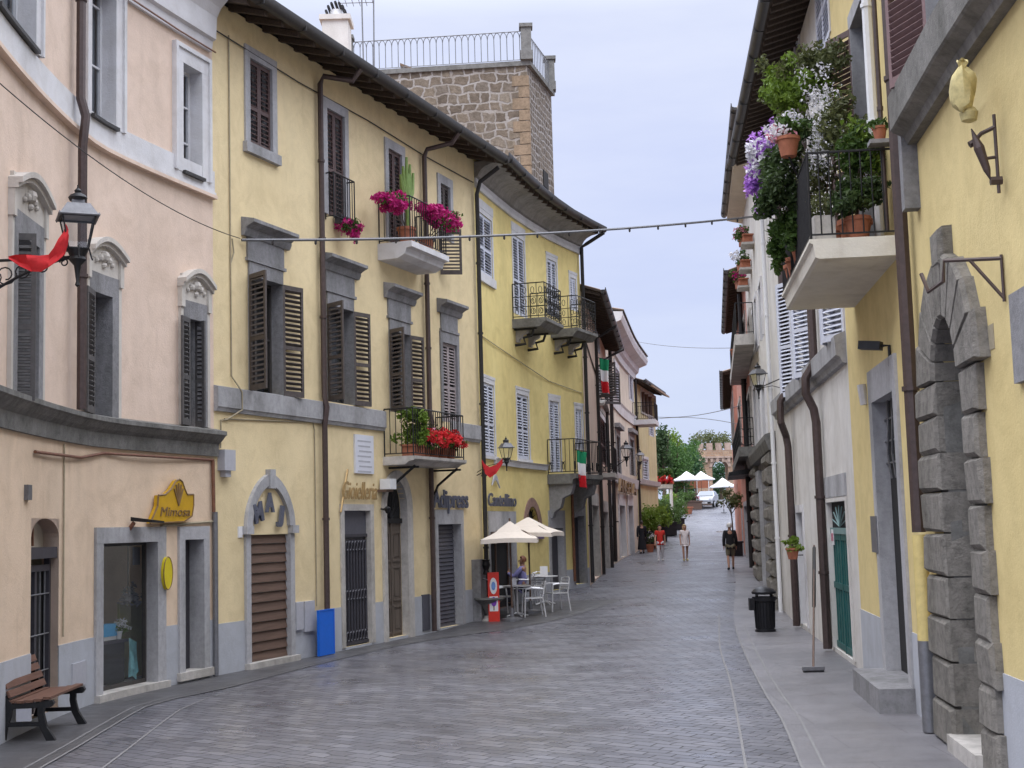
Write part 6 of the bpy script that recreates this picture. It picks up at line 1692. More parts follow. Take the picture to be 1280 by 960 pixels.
a = FG.p(FG.L - .3, FG.Z(797, 437), .1); cable('thin_wire', 'thin sky wire at cornice height between the far houses', a, RH.p(3, at(925, 437, 48).z, 0), .15, .012, 'iron_lt')
cable('thin_wire', 'double sagging wire far down the street, just above the trees', at(818, 521, 76), RH.p(12, at(924, 515, 60).z, 0), .2, .016, 'iron_lt')
cable('thin_wire', 'lowest wire far down the street, above the trees', at(820, 524, 78), RH.p(14, at(924, 545, 66).z, 0), -.2, .014, 'iron_lt')

# ================================================================== balcony plants, left
zs1 = FB.Z(472, 305) + .004
def fp(F, px, py, o): q = F.hit(px, py, o); return F.p(q[0], q[1], o)
p = FB.p(s0 if False else FB.S(476, 305) + .25, zs1, .5)
pb = fp(FB, 489, 252, .62); pb2 = fp(FB, 500, 248, .45)
sB = FB.S(472, 312)
potted('bougainvillea', 'magenta bougainvillea on the near end of the white balcony', 'potted plant', FB.p(sB + .30, zs1, .52), .19, .34,
       [('blossoms', 'magenta', [(pb, (.42, .36, .25), 800, .095), (pb2, (.36, .3, .24), 420, .095)]), ('foliage', 'leaf', [(pb, (.34, .3, .24), 140, .08)])], 'magenta bougainvilleas on the white balcony')
pb = fp(FB, 536, 262, .72); pb2 = fp(FB, 553, 275, .75); pb3 = fp(FB, 566, 278, .72)
potted('bougainvillea', 'magenta bougainvillea spilling over the far end of the white balcony', 'potted plant', FB.p(sB + 1.35, zs1, .5), .18, .32,
       [('blossoms', 'magenta', [(pb, (.40, .34, .28), 620, .095), (pb2, (.42, .34, .32), 680, .095), (pb3, (.28, .25, .28), 340, .095)]), ('foliage', 'leaf', [(pb2, (.45, .35, .34), 220, .08)])], 'magenta bougainvilleas on the white balcony')
ct = root('cactus', FB.p(sB + .62, zs1, .40), 'tall branching green cactus in a pot on the white balcony', 'potted plant')
pot_mesh(FB.p(sB + .62, zs1, .40), .16, .3).build('pot', M['terracotta'], ct, smooth=True)
mb = MB(); b0 = FB.p(sB + .62, zs1 + .25, .40)
zc_ = fp(FB, 505, 195, .4).z
H_ = zc_ - b0.z
tt = FB.t(1.0)
for dx, hz, sx in ((0, 1.0, .02), (.14, .93, .18), (-.12, .86, -.16), (.26, .84, .34), (-.22, .74, -.28), (.05, .8, .1)):
    mb.tube([b0 + Vector((0, 0, H_ * .35)) + tt * (dx * .2), b0 + tt * dx + Vector((0, 0, H_ * .58)), b0 + tt * sx + Vector((0, 0, H_ * hz))], [.05, .055, .03], 6)
mb.tube([b0, b0 + Vector((0, 0, H_ * .5))], .07, 6); mb.build('stem', M['cactus'], ct, smooth=True)
pg = fp(FB, 437, 283, .3)
potted('window_box', 'pink and red geraniums in a box under the small window railing', 'flower box', FB.p(FB.S(421, 290) + .15, FB.Z(412, 278) + .0, .12), 0, .16,
       [('blossoms', 'magenta', [(pg, (.32, .2, .22), 260, .085), (fp(FB, 443, 292, .32), (.2, .14, .2), 150, .085)]), ('foliage', 'leaf', [(pg, (.3, .18, .2), 160, .08)]), ('blossoms', 'pinkpetal', [(pg, (.28, .16, .2), 50, .06)])], pot='shop_dk', box=(.7, .16, math.atan2(tt.y, tt.x)))
zs2 = zb2 + .004; s2 = b2s - .02
rotB = math.atan2(tt.y, tt.x)
pg = FB.p(s2 + .42, zs2 + .68, .48)
potted('shrub', 'yellow green leafy shrub in a terracotta trough on the lower balcony', 'potted plant', FB.p(s2 + .42, zs2, .50), 0, .24,
       [('foliage', 'leaf_lt', [(pg, (.42, .40, .44), 1000, .10), (pg - Vector((0, 0, .25)), (.42, .34, .28), 420, .10)])], box=(.62, .3, rotB - math.pi / 2 * 0), pot='terracotta')
k = 0
for ds, dr in ((.95, 0), (1.4, 1), (1.85, 0), (2.25, 1)):
    pg = FB.p(s2 + ds, zs2 + .42, .62); k += 1
    potted('geranium', ('red geranium beside the leafy shrub on the lower balcony', 'scarlet geranium in the middle of the lower balcony, second from the shrub', 'scarlet geranium, third from the shrub on the lower balcony', 'red geranium at the far end of the lower balcony')[k - 1], 'potted plant', FB.p(s2 + ds, zs2, .50), .15, .22,
           [('blossoms', 'redpetal', [(pg, (.33, .32, .24), 480 if k > 1 else 180, .10)]), ('foliage', 'leaf', [(pg - Vector((0, 0, .06)), (.28, .26, .2), 150, .09)])] + ([('blossoms', 'pinkpetal', [(pg, (.25, .2, .2), 60, .07)])] if k in (1, 4) else []), 'red geraniums on the lower balcony')
# dark lacy foliage seen through the lower balcony bars
potted('trailing_plant', 'brownish trailing plant behind the bars of the lower balcony', 'potted plant', FB.p(s2 + 1.5, zs2, .22), .13, .3, [('foliage', 'leaf_ol', [(FB.p(s2 + 1.5, zs2 + .62, .25), (.6, .3, .3), 260, .08)])])
# ================================================================== the planted balcony on the right
def pr(px, py, Y): return at(px, py, Y)
zf = 5.424
def on(Y, o): return RD.p(sy(RD, Y), zf, o)
RB = []
potted('petunia', 'cascading purple and white petunias at the far front of the big planted balcony', 'potted plant', on(17.9, .86), .17, .3,
       [('blossoms', 'purplepetal', [(pr(958, 182, 17.6), (.24, .3, .36), 460, .085), (pr(945, 225, 17.6), (.15, .2, .42), 420, .085), (pr(955, 262, 17.5), (.16, .2, .2), 120, .085)]),
        ('blossoms', 'whitepetal', [(pr(943, 205, 17.5), (.14, .2, .36), 190, .08), (pr(962, 172, 17.5), (.24, .2, .2), 110, .075)]),
        ('foliage', 'leaf_dk', [(pr(962, 215, 17.6), (.26, .3, .5), 420, .08)])])
potted('ivy', 'dark green ivy hanging over the front rail of the big planted balcony', 'potted plant', on(17.2, .84), .18, .32,
       [('foliage', 'leaf_dk', [(pr(986, 222, 16.9), (.44, .5, .60), 2000, .085), (pr(976, 252, 17.0), (.36, .4, .34), 1200, .09), (pr(1000, 175, 16.8), (.3, .4, .35), 700, .085)]), ('blossoms', 'whitepetal', [(pr(990, 215, 16.7), (.35, .4, .5), 70, .035)])])
potted('creeper', 'bright green creeper trailing below the rail of the big planted balcony', 'potted plant', on(18.4, .84), .17, .3,
       [('foliage', 'leaf', [(pr(985, 290, 17.3), (.24, .5, .38), 1200, .095), (pr(970, 316, 17.6), (.15, .3, .26), 380, .09), (pr(1000, 275, 17.0), (.24, .3, .3), 420, .09)])])
potted('oleander', 'tall oleander with white flowers rising above the big planted balcony', 'potted plant', on(17.6, .60), .22, .38,
       [('foliage', 'leaf_lt', [(pr(1003, 118, 17.3), (.52, .5, .44), 1000, .09), (pr(972, 98, 17.5), (.30, .35, .36), 360, .09)]),
        ('foliage', 'leaf_ol', [(pr(1005, 95, 17.6), (.62, .5, .5), 900, .085), (pr(1035, 82, 17.3), (.46, .4, .36), 420, .085), (pr(968, 95, 17.5), (.34, .4, .36), 300, .085)]),
        ('blossoms', 'whitepetal', [(pr(1022, 110, 17.0), (.34, .4, .38), 150, .055), (pr(1000, 150, 17.0), (.34, .3, .14), 190, .06)])])
potted('jasmine', 'speckled jasmine bush climbing in the middle of the big planted balcony', 'potted plant', on(16.6, .62), .24, .4,
       [('foliage', 'leaf_ol', [(pr(1038, 200, 16.4), (.50, .45, .68), 1600, .075), (pr(1060, 150, 16.4), (.44, .4, .50), 900, .08), (pr(1085, 170, 16.2), (.3, .3, .4), 400, .08)]),
        ('blossoms', 'whitepetal', [(pr(1022, 195, 16.5), (.20, .3, .55), 420, .05), (pr(1040, 190, 16.2), (.36, .35, .6), 240, .045), (pr(1030, 130, 16.5), (.3, .3, .3), 160, .05)])])
potted('shrub', 'olive green shrub by the wall end of the big planted balcony', 'potted plant', on(15.9, .38), .2, .34,
       [('foliage', 'leaf', [(pr(1076, 205, 15.8), (.32, .3, .70), 1100, .085)]), ('foliage', 'leaf_lt', [(pr(1080, 180, 15.8), (.24, .3, .5), 200, .08)])])
potted('basil', 'low dark plant in a terracotta pot at the near corner of the big balcony', 'potted plant', on(15.42, .42), .15, .27,
       [('foliage', 'leaf_dk', [(on(15.45, .42) + Vector((0, 0, .52)), (.46, .34, .26), 1000, .09)]), ('foliage', 'leaf', [(on(15.45, .42) + Vector((0, 0, .52)), (.28, .25, .16), 160, .08)])])
tp = root('stone_trough', on(15.5, .84), 'grey stone planter with low greenery at the front corner of the big planted balcony', 'planter')
MB().box(on(15.55, .82) + Vector((0, 0, .15)), (.24, .42, .30)).build('planter', M['travertine'], tp); leaf_obj('foliage', tp, 'leaf_ol', [(on(15.55, .82) + Vector((0, 0, .45)), (.2, .28, .22), 240, .07)])
gph = potted('geranium', 'terracotta pot with pale pink flowers tied high on the balcony front rail', 'potted plant', pr(986, 196, 16.2), .14, .24,
       [('blossoms', 'pinkpetal', [(pr(975, 168, 16.3), (.2, .2, .14), 160, .07)]), ('foliage', 'leaf', [(pr(984, 160, 16.3), (.26, .22, .16), 240, .08)]), ('blossoms', 'whitepetal', [(pr(970, 165, 16.2), (.2, .2, .14), 80, .07)])])
gp = pr(986, 196, 16.2); gr = RD.p(sy(RD, 16.3), 6.44, .97); MB().tube([gr, gr.lerp(gp, .5) - Vector((0, 0, .02)), gp + Vector((0, 0, .012))], .014, 5).build('pot_holder', M['iron'], gph)
qb = RD.hit(1101, 174, .14)
potted('succulent', 'small plant in a terracotta pot on the end of the grey belt course', 'potted plant', RD.p(qb[0] + .05, RD.Z(1100, 176, .14), .14), .085, .16,
       [('foliage', 'leaf', [(RD.p(qb[0] + .05, RD.Z(1100, 152, .14), .14), (.13, .13, .12), 110, .07)])])
MB().fbox(RD, qb[0] - .05, qb[0] + .16, RD.Z(1100, 176, .14) - .05, RD.Z(1100, 176, .14) - .003, -.02, .27).build('pot_shelf', M['peperino'], HD)
# plants further down the right side
for k, (px, py, Y, mt) in enumerate(((936, 290, 38, 'pinkpetal'), (935, 322, 40, 'whitepetal'), (930, 345, 42, 'magenta'))):
    c = at(px, py, Y)
    lab = ('pink flowers in the highest window box of the far white house', 'white flowers in the middle window box of the far white house', 'magenta flowers in the lowest window box of the far white house')[k]
    s_ = sy(RG, Y); b_ = RG.p(s_, c.z - .35, .22)
    potted('window_box', lab, 'flower box', b_, 0, .22, [('blossoms', mt, [(RG.p(s_, c.z, .34), (.3, .5, .25), 180, .1)]), ('foliage', 'leaf', [(RG.p(s_, c.z - .02, .30), (.32, .5, .3), 240, .11)])], 'window boxes of the far white house', box=(.3, .9, 0))
    MB().fbox(RG, s_ - .4, s_ + .4, c.z - .42, c.z - .355, 0, .36).build('box_shelf', M['travertine'], HG2)
c = RH.p(RH.S(938, 440) + .0, RH.Z(938, 440) + .0, .4)
potted('balcony_plant', 'green plant hanging from the upper balcony of the brick red house', 'potted plant', RH.p((RH.S(944, 440) + RH.S(930, 440)) / 2, RH.Z(938, 440) + .003, .4), .2, .3, [('foliage', 'leaf', [(at(934, 452, 50), (.5, .9, .4), 500, .16)])])
qh = RE.hit(992, 690, .28)
hp = potted('hanging_pot', 'yellow green plant in a terracotta pot hung on the brown downpipe', 'potted plant', RE.p(qh[0], RE.Z(992, 699, .28), .30), .13, .22, [('foliage', 'leaf_lt', [(RE.p(qh[0], RE.Z(991, 681, .3), .3), (.22, .25, .16), 180, .09)])])
mb = MB(); mb.tube([RE.p(qh[0], RE.Z(992, 694, .28), .10), RE.p(qh[0], RE.Z(992, 694, .28), .20)], .012, 5); mb.build('hook', M['iron'], hp)
# ================================================================== street furniture
# bench
g1 = ground_at(58, 927); g2 = ground_at(95, 908); ax = (g2 - g1).normalized(); fr = Vector((ax.y, -ax.x, 0)); Lb = 1.35
B0 = g1 - fr * .50
bn = root('park_bench', B0, 'wooden slatted bench with black cast iron ends against the pink house', 'bench')
M['bench_w'] = wood('bench_slat_wood', (.15, .078, .055), .55, 'y')
def bp_(d, a, z): return B0 + fr * d + ax * a + Vector((0, 0, z))
for a in (.0, Lb - .06):
    for nm, pts in (('leg', [(.50, 0), (.60, 0), (.585, .03), (.50, .16), (.465, .30), (.47, .40), (.40, .40), (.395, .30), (.42, .16)]),
                    ('leg', [(-.06, 0), (.04, 0), (.06, .16), (.10, .28), (.12, .40), (.03, .40), (.01, .28), (-.03, .14), (-.08, .03)])):
        MB().prism([bp_(d, a, z) for d, z in pts], ax * .06).build(nm, M['iron'], bn)
    mb = MB(); mb.prism([bp_(d, a - .004, z) for d, z in ((.02, .36), (.55, .38), (.58, .42), (.56, .455), (.36, .425), (.12, .42), (.05, .50), (-.02, .66), (-.08, .84), (-.12, .83), (-.08, .64), (-.03, .45))], ax * .068); mb.prism([bp_(d, a + .004, z) for d, z in ((.05, .17), (.46, .17), (.45, .215), (.06, .215))], ax * .05)
    mb.build('end_frame', M['iron'], bn)
for k, (d, z) in enumerate(((.10, .435), (.20, .43), (.30, .435), (.40, .445), (.50, .465))):
    MB().box(bp_(d, Lb / 2, z + .012), (Lb, .085, .028), ax=(ax, fr, Vector((0, 0, 1)))).build('seat_slat', M['bench_w'], bn)
for k in range(4):
    v = k / 3; d = .055 - .115 * v; z = .53 + .29 * v; nrm = (fr * .93 + Vector((0, 0, .36))).normalized(); upv = ax.cross(nrm).normalized()
    MB().box(bp_(d + .02, Lb / 2, z), (Lb, .08, .026), ax=(ax, upv, nrm)).build('back_slat', M['bench_w'], bn)
MB().box(bp_(.25, -.004, .30), (.17, .012, .14), ax=(fr, ax, Vector((0, 0, 1)))).build('plate', M['greybox'], bn)
# litter bin
gb = ground_at(957, 790); bi = root('litter_bin', gb, 'black round litter bin on the right pavement', 'litter bin')
prof = [(.21, 0), (.21, .05), (.185, .06), (.205, .60), (.235, .62), (.245, .70), (.215, .70), (.20, .66)]
mb = MB(); mb.lathe(gb, prof, 20)
for k in range(20):
    a = 2 * math.pi * k / 20; mb.tube([gb + Vector((.187 * math.cos(a), .187 * math.sin(a), .08)), gb + Vector((.208 * math.cos(a), .208 * math.sin(a), .60))], .012, 4)
mb.build('body', M['bin'], bi, smooth=True)
MB().lathe(gb + Vector((0, 0, .74)), [(.05, 0), (.24, .02), (.25, .06), (.19, .12), (.06, .16)], 18).build('lid', M['bin'], bi, smooth=True)
mb = MB()
for k in range(4): a = math.pi / 2 * k + .5; mb.tube([gb + Vector((.2 * math.cos(a), .2 * math.sin(a), .68)), gb + Vector((.2 * math.cos(a), .2 * math.sin(a), .78))], .015, 4)
mb.build('lid_post', M['bin'], bi); MB().box(gb + Vector((-.26, -.02, .56)), (.10, .16, .24)).build('ashtray', M['bin'], bi)
# push broom leaning on the white house wall
g0 = ground_at(1017, 841); tpb = RE.p(RE.S(1021, 690, .16), RE.Z(1021, 682, .16), .2)
bm_ = root('push_broom', g0, 'long handled push broom leaning against the white wall beside the downpipe', 'broom')
MB().tube([g0 + Vector((0, 0, .06)), tpb], .016, 6).build('handle', M['wood_br'], bm_)
mb = MB(); mb.box(g0 + Vector((.0, 0, .06)), (.32, .08, .05)); mb.build('head', M['pipe_gr'], bm_); MB().box(g0 + Vector((0, 0, .018)), (.30, .07, .034)).build('bristles', M['iron'], bm_)
MB().tube([tpb.lerp(g0, .02), tpb.lerp(g0, .52)], .03, 6).build('grip_cover', M['pipe_dk'], bm_)
# wall fountain
qf0 = FC.S(603, 745, .2); fq = FB.p(FB.L - .55, 0, .35)
ft = root('wall_fountain', FB.p(FB.L - .55, 0, .0), 'small grey stone fountain with a basin and a dark vase at the cafe corner', 'fountain')
zb_f = at(603, 747, 32.4).z
mb = MB(); mb.lathe(Vector((fq.x, fq.y, zb_f - .42)), [(.05, 0), (.10, .06), (.16, .2), (.30, .36), (.36, .40), (.36, .44), (.30, .44), (.26, .38)], 16); mb.build('basin', M['peperino_dk'], ft, smooth=True)
MB().lathe(Vector((fq.x, fq.y, 0)), [(.2, 0), (.2, .1), (.13, .14), (.12, zb_f - .40)], 12).build('pedestal', M['travertine'], ft, smooth=True)
MB().box(FB.p(FB.L - .55, (zb_f + .9) / 2, .11), (.22, .36, zb_f + .9), rotB - math.pi / 2).build('pillar', M['peperino'], ft)
MB().lathe(FB.p(FB.L - .55, zb_f + .55, .30), [(.05, 0), (.09, .02), (.05, .1), (.10, .22), (.07, .3), (.1, .34)], 12).build('vase', M['iron'], ft, smooth=True)
MB().tube([FB.p(FB.L - .55, zb_f + .45, .2), FB.p(FB.L - .55, zb_f + .42, .34), FB.p(FB.L - .55, zb_f + .34, .36)], .02, 6).build('spout', M['pipe_gr'], ft)
# red ice cream totem
g0 = ground_at(618, 777); it = root('ice_cream_sign', g0, 'tall red sign panel with ice cream pictures beside the cafe chairs', 'sign')
hh = 1.13; mb = MB(); mb.box(g0 + Vector((0, 0, hh / 2)), (.26, .16, hh)); mb.build('panel', M['red'], it)
yf = g0.y - .083
def ell(cx, cz, rx, rz): return [g0 + Vector((cx + rx * math.cos(k), -.083, cz + rz * math.sin(k))) for k in np.linspace(0, 2 * math.pi, 17)[:-1]]
mb = MB(); mb.prism(ell(0, .82, .085, .19), (0, -.004, 0)); mb.prism([g0 + Vector((x, -.083, z)) for x, z in ((-.1, .24), (.1, .24), (.1, .58), (-.1, .58))], (0, -.003, 0)); mb.build('picture_ground', M['paper'], it)
M['purple'] = plain('purple_print', (.22, .06, .45), .5); M['bluep'] = plain('blue_print', (.15, .28, .6), .5)
mb = MB(); mb.prism([p + Vector((0, -.005, 0)) for p in ell(0, .46, .065, .11)], (0, -.004, 0)); mb.build('ice_lolly_print', M['purple'], it)
mb = MB(); mb.prism([g0 + Vector((x, -.088, z)) for x, z in ((-.012, .26), (.012, .26), (.012, .36), (-.012, .36))], (0, -.004, 0)); mb.build('stick_print', M['sign_br'], it)
mb = MB(); mb.prism([p + Vector((0, -.006, 0)) for p in ell(0, .82, .05, .10)], (0, -.004, 0)); mb.build('round_print', M['bluep'], it)
M['menu'] = plain('green_menu', (.05, .22, .04), .5)
# parasols
def parasol(name, label, apex, half, drop, base_z, mat, group=None, rot=.3, sides=4):
    t = root(name, (apex.x, apex.y, base_z), label, 'parasol', group); mb = MB(); rim = []
    for k in range(sides):
        a = rot + 2 * math.pi * k / sides; rim.append(apex + Vector((half * math.cos(a), half * math.sin(a), -drop)))
    for k in range(sides):
        p, q = rim[k], rim[(k + 1) % sides]; n = 6; r0 = []; mid = []
        for j in range(n + 1):
            m = p.lerp(q, j / n); m = m + (apex - m) * (.06 * math.sin(math.pi * j / n)); m = m + Vector((0, 0, .0)); mid.append(m)
        h = [apex.lerp(m, .55) - Vector((0, 0, .05 * drop / .5)) for m in mid]
        for j in range(n):
            mb.add([apex, h[j], h[j + 1]], [(0, 1, 2)]); mb.add([h[j], mid[j], mid[j + 1], h[j + 1]], [(0, 1, 2, 3)])
            mb.add([mid[j], mid[j] - Vector((0, 0, .10)), mid[j + 1] - Vector((0, 0, .10)), mid[j + 1]], [(0, 1, 2, 3)])
    mb.build('canopy', M[mat], t)
    MB().tube([Vector((apex.x, apex.y, base_z)), apex + Vector((0, 0, .06))], .022, 8).build('pole', M['wood_br'], t)
    mb = MB()
    for k in range(sides): mb.tube([apex - Vector((0, 0, .06)), rim[k] - Vector((0, 0, .02))], .012, 4)
    mb.build('rib', M['wood_br'], t)
    MB().lathe((apex.x, apex.y, base_z), [(.25, 0), (.25, .06), (.05, .1), (.05, .3)], 14).build('base', M['pipe_gr'], t)
    return t
a1 = at(637, 651, 31.9); parasol('parasol', 'cream square cafe parasol nearest the red sign', a1, .92, .42, gz(31.9), 'cream_can', 'cream cafe parasols', .75)
a2 = at(660, 646, 33.6); parasol('parasol', 'cream square cafe parasol nearest the stone corbel, farther one', a2, 1.05, .40, gz(33.6), 'cream_can', 'cream cafe parasols', .55)
# cafe chairs and tables
def chair_proto():
    t = root('cafe_chair', (0, 0, 0), 'aluminium cafe armchair', 'chair', 'aluminium chairs outside the cafe')
    for sx in (-1, 1):
        MB().tube([(sx * .25, .24, 0), (sx * .245, .22, .45), (sx * .24, .20, .66)], .018, 6).build('leg', M['steel'], t)
        MB().tube([(sx * .25, -.26, 0), (sx * .23, -.20, .45), (sx * .21, -.27, .82)], .018, 6).build('leg', M['steel'], t)
        MB().tube([(sx * .24, .20, .66), (sx * .27, .05, .68), (sx * .25, -.21, .66)], .022, 6).build('armrest', M['steel'], t)
    mb = MB(); mb.tube([(-.23, .21, .44), (.23, .21, .44), (.22, -.20, .44), (-.22, -.20, .44)], .012, 6, closed=True)
    for k in range(7): mb.box((0, -.17 + k * .06, .452), (.44, .045, .008))
    mb.build('seat', M['steel'], t)
    mb = MB(); mb.tube([(-.21, -.268, .80), (-.1, -.30, .825), (.1, -.30, .825), (.21, -.268, .80)], .014, 6)
    for k in range(4): z = .54 + k * .065; mb.tube([(-.215, -.21 - .06 * (z - .45) / .37, z), (0, -.25 - .06 * (z - .45) / .37, z), (.215, -.21 - .06 * (z - .45) / .37, z)], .017, 5)
    mb.build('backrest', M['steel'], t); return t
pro = chair_proto()
chs = [((628, 769), -1.2, 'aluminium chair next to the red ice cream sign'), ((667, 771), 1.7, 'aluminium chair with its front legs splayed toward the street, right of the near table'), ((696, 764), 2.0, 'aluminium armchair nearest the roadway, alone on the right'), ((668, 754), .6, 'aluminium chair between the two cafe tables'), ((655, 757), 3.4, 'aluminium chair carrying the seated woman')]
for i, (pp, rz, lab) in enumerate(chs):
    c = pro if i == 0 else copy_tree(pro)
    c.location = ground_at(*pp); c.rotation_euler = (0, 0, rz); c['label'] = lab
def table_proto():
    t = root('cafe_table', (0, 0, 0), 'round aluminium cafe table', 'table', 'round tables outside the cafe')
    MB().lathe((0, 0, .71), [(.32, 0), (.34, .01), (.34, .025), (.33, .03)], 20).build('table_top', M['steel'], t)
    MB().tube([(0, 0, .05), (0, 0, .71)], .03, 8).build('column', M['steel'], t)
    mb = MB()
    for k in range(4): a = math.pi / 2 * k + .4; mb.tube([(0, 0, .10), (.28 * math.cos(a), .28 * math.sin(a), .015)], .018, 6)
    mb.build('foot', M['steel'], t); return t
tp_ = table_proto(); t2 = copy_tree(tp_)
tp_.location = ground_at(647, 771); tp_['label'] = 'round cafe table nearest the red ice cream sign'
t2.location = ground_at(682, 756); t2['label'] = 'round cafe table on the right, behind the lone armchair'
nb = ground_at(643, 771); nz = root('napkin_holder', nb + Vector((0, 0, .742)), 'white napkin holder on the near cafe table', 'napkin holder')
MB().box(nb + Vector((0.02, 0, .742 + .07)), (.11, .07, .13)).build('holder', M['steel'], nz); MB().box(nb + Vector((0.02, 0, .742 + .15)), (.09, .05, .06)).build('napkins', M['paper'], nz)
nb = ground_at(681, 756); nz = root('menu_stand', nb + Vector((0, 0, .742)), 'white menu card on the farther cafe table', 'menu'); MB().prism([nb + Vector((-.1, -.04, .743)), nb + Vector((.1, -.04, .743)), nb + Vector((.1, 0, .99)), nb + Vector((-.1, 0, .99))], (0, .01, 0)).build('card', M['paper'], nz)
# red draped stand near the shop display
gq = ground_at(713, 733); rs = root('clothes_stand', gq, 'stand with a red and white striped cloth outside the shop display', 'stand')
MB().tube([gq, gq + Vector((0, 0, 1.3))], .02, 6).build('pole', M['iron'], rs)
MB().lathe(gq, [(.2, 0), (.2, .04), (.04, .08)], 10).build('base', M['iron'], rs)
mb = MB()
for k in range(5):
    a = gq + Vector((-.2 + .1 * k, -.03 * (k % 2), 1.28)); mb.prism([a, a + Vector((.1, 0, .0)), a + Vector((.08, 0, -.55 - .1 * (k % 2))), a + Vector((.01, 0, -.5 + .1 * (k % 3)))], (0, .02, 0))
mb.build('cloth', M['redcloth'], rs)
# ================================================================== people
def skin_mesh(name, joints, edges, radii, mat, parent, sub=2, root_j=0, smooth=True):
    """one continuous skinned surface grown on a joint skeleton (world coordinates)"""
    idx = {k: i for i, k in enumerate(joints)}
    me = bpy.data.meshes.new('skel'); me.from_pydata([tuple(v) for v in joints.values()], [(idx[a], idx[b]) for a, b in edges], [])
    ob = bpy.data.objects.new('skel', me); COL.objects.link(ob)
    md = ob.modifiers.new('skin', 'SKIN'); md.use_smooth_shade = True; md.branch_smoothing = .3
    sv = me.skin_vertices[0].data
    for k, i in idx.items():
        r = radii[k]; r = (r, r) if not isinstance(r, tuple) else r
        sv[i].radius = r; sv[i].use_root = (i == root_j)
    sb = ob.modifiers.new('sub', 'SUBSURF'); sb.levels = sub; sb.render_levels = sub
    dg = bpy.context.evaluated_depsgraph_get(); m2 = bpy.data.meshes.new_from_object(ob.evaluated_get(dg))
    V = [tuple(v.co) for v in m2.vertices]; Fc = [tuple(p.vertices) for p in m2.polygons]
    bpy.data.objects.remove(ob); bpy.data.meshes.remove(me); bpy.data.meshes.remove(m2)
    mb = MB(); mb.v = V; mb.f = Fc
    return mb.build(name, M[mat], parent, smooth=True)
SK = {}
def cloth_mat(n, c): M[n] = plain(n, c, .85, var=.1); return n
M['skin_a'] = plain('skin', (.50, .30, .21), .5, var=.05); M['skin_b'] = plain('tanned_skin', (.40, .22, .15), .5, var=.05)
M['hair_dk'] = plain('dark_hair', (.03, .02, .015), .6, var=.3); M['hair_bl'] = plain('blond_hair', (.45, .33, .16), .6, var=.25); M['hair_rd'] = plain('auburn_hair', (.16, .06, .03), .6, var=.3); M['hair_gr'] = plain('white_hair', (.62, .60, .58), .6, var=.1)
def body_joints(h, stride=.0, arm=.12, seated=False, arms=None):
    """local joints: x right, y forward, z up"""
    J = {}; hip = .52 * h
    if seated: hip = .50
    J['pelvis'] = (0, 0, hip); J['spine'] = (0, .01, hip + .11 * h); J['chest'] = (0, .0, hip + .215 * h); J['neck'] = (0, .005, hip + .315 * h); J['jaw'] = (0, .015, hip + .35 * h); J['head'] = (0, .015, hip + .395 * h); J['crown'] = (0, 0, hip + .44 * h)
    for s, n in ((-1, 'l'), (1, 'r')):
        J['sh' + n] = (s * .105 * h, 0, hip + .285 * h); sw = arm * s * (1 if stride else 0)
        J['el' + n] = (s * .13 * h, sw * .5 - .02, hip + .115 * h); J['wr' + n] = (s * .135 * h, sw + .05, hip - .03 * h)
        J['pa' + n] = (s * .135 * h, sw + .065, hip - .065 * h)
        J['hp' + n] = (s * .055 * h, 0, hip - .03 * h)
        st = stride * s
        J['kn' + n] = (s * .058 * h, st * .5 + .03, .28 * h); J['an' + n] = (s * .055 * h, st - (.05 if st < 0 else 0), .045 * h); J['to' + n] = (s * .062 * h, st + .12, .018 * h)
        if seated:
            J['kn' + n] = (s * .09, .40, .50); J['an' + n] = (s * .09, .36, .07); J['to' + n] = (s * .095, .48, .025)
    if arms: J.update(arms)
    for s, n in ((-1, 'l'), (1, 'r')):
        p = Vector(J['pa' + n]); w = Vector(J['wr' + n]); d = (p - w).normalized(); sd = d.cross(Vector((0, 1, 0)) if abs(d.y) < .8 else Vector((1, 0, 0))).normalized(); f = d.cross(sd).normalized()
        for k in range(4):
            b = p + f * (.024 - .016 * k) + d * .02; L = (.062, .072, .068, .052)[k]
            J['f%d%s' % (k, n)] = tuple(b + d * L * .55); J['g%d%s' % (k, n)] = tuple(b + d * L + sd * (.012 * s))
        J['t0' + n] = tuple(w + d * .03 + f * .035); J['t1' + n] = tuple(w + d * .07 + f * .05)
    return J
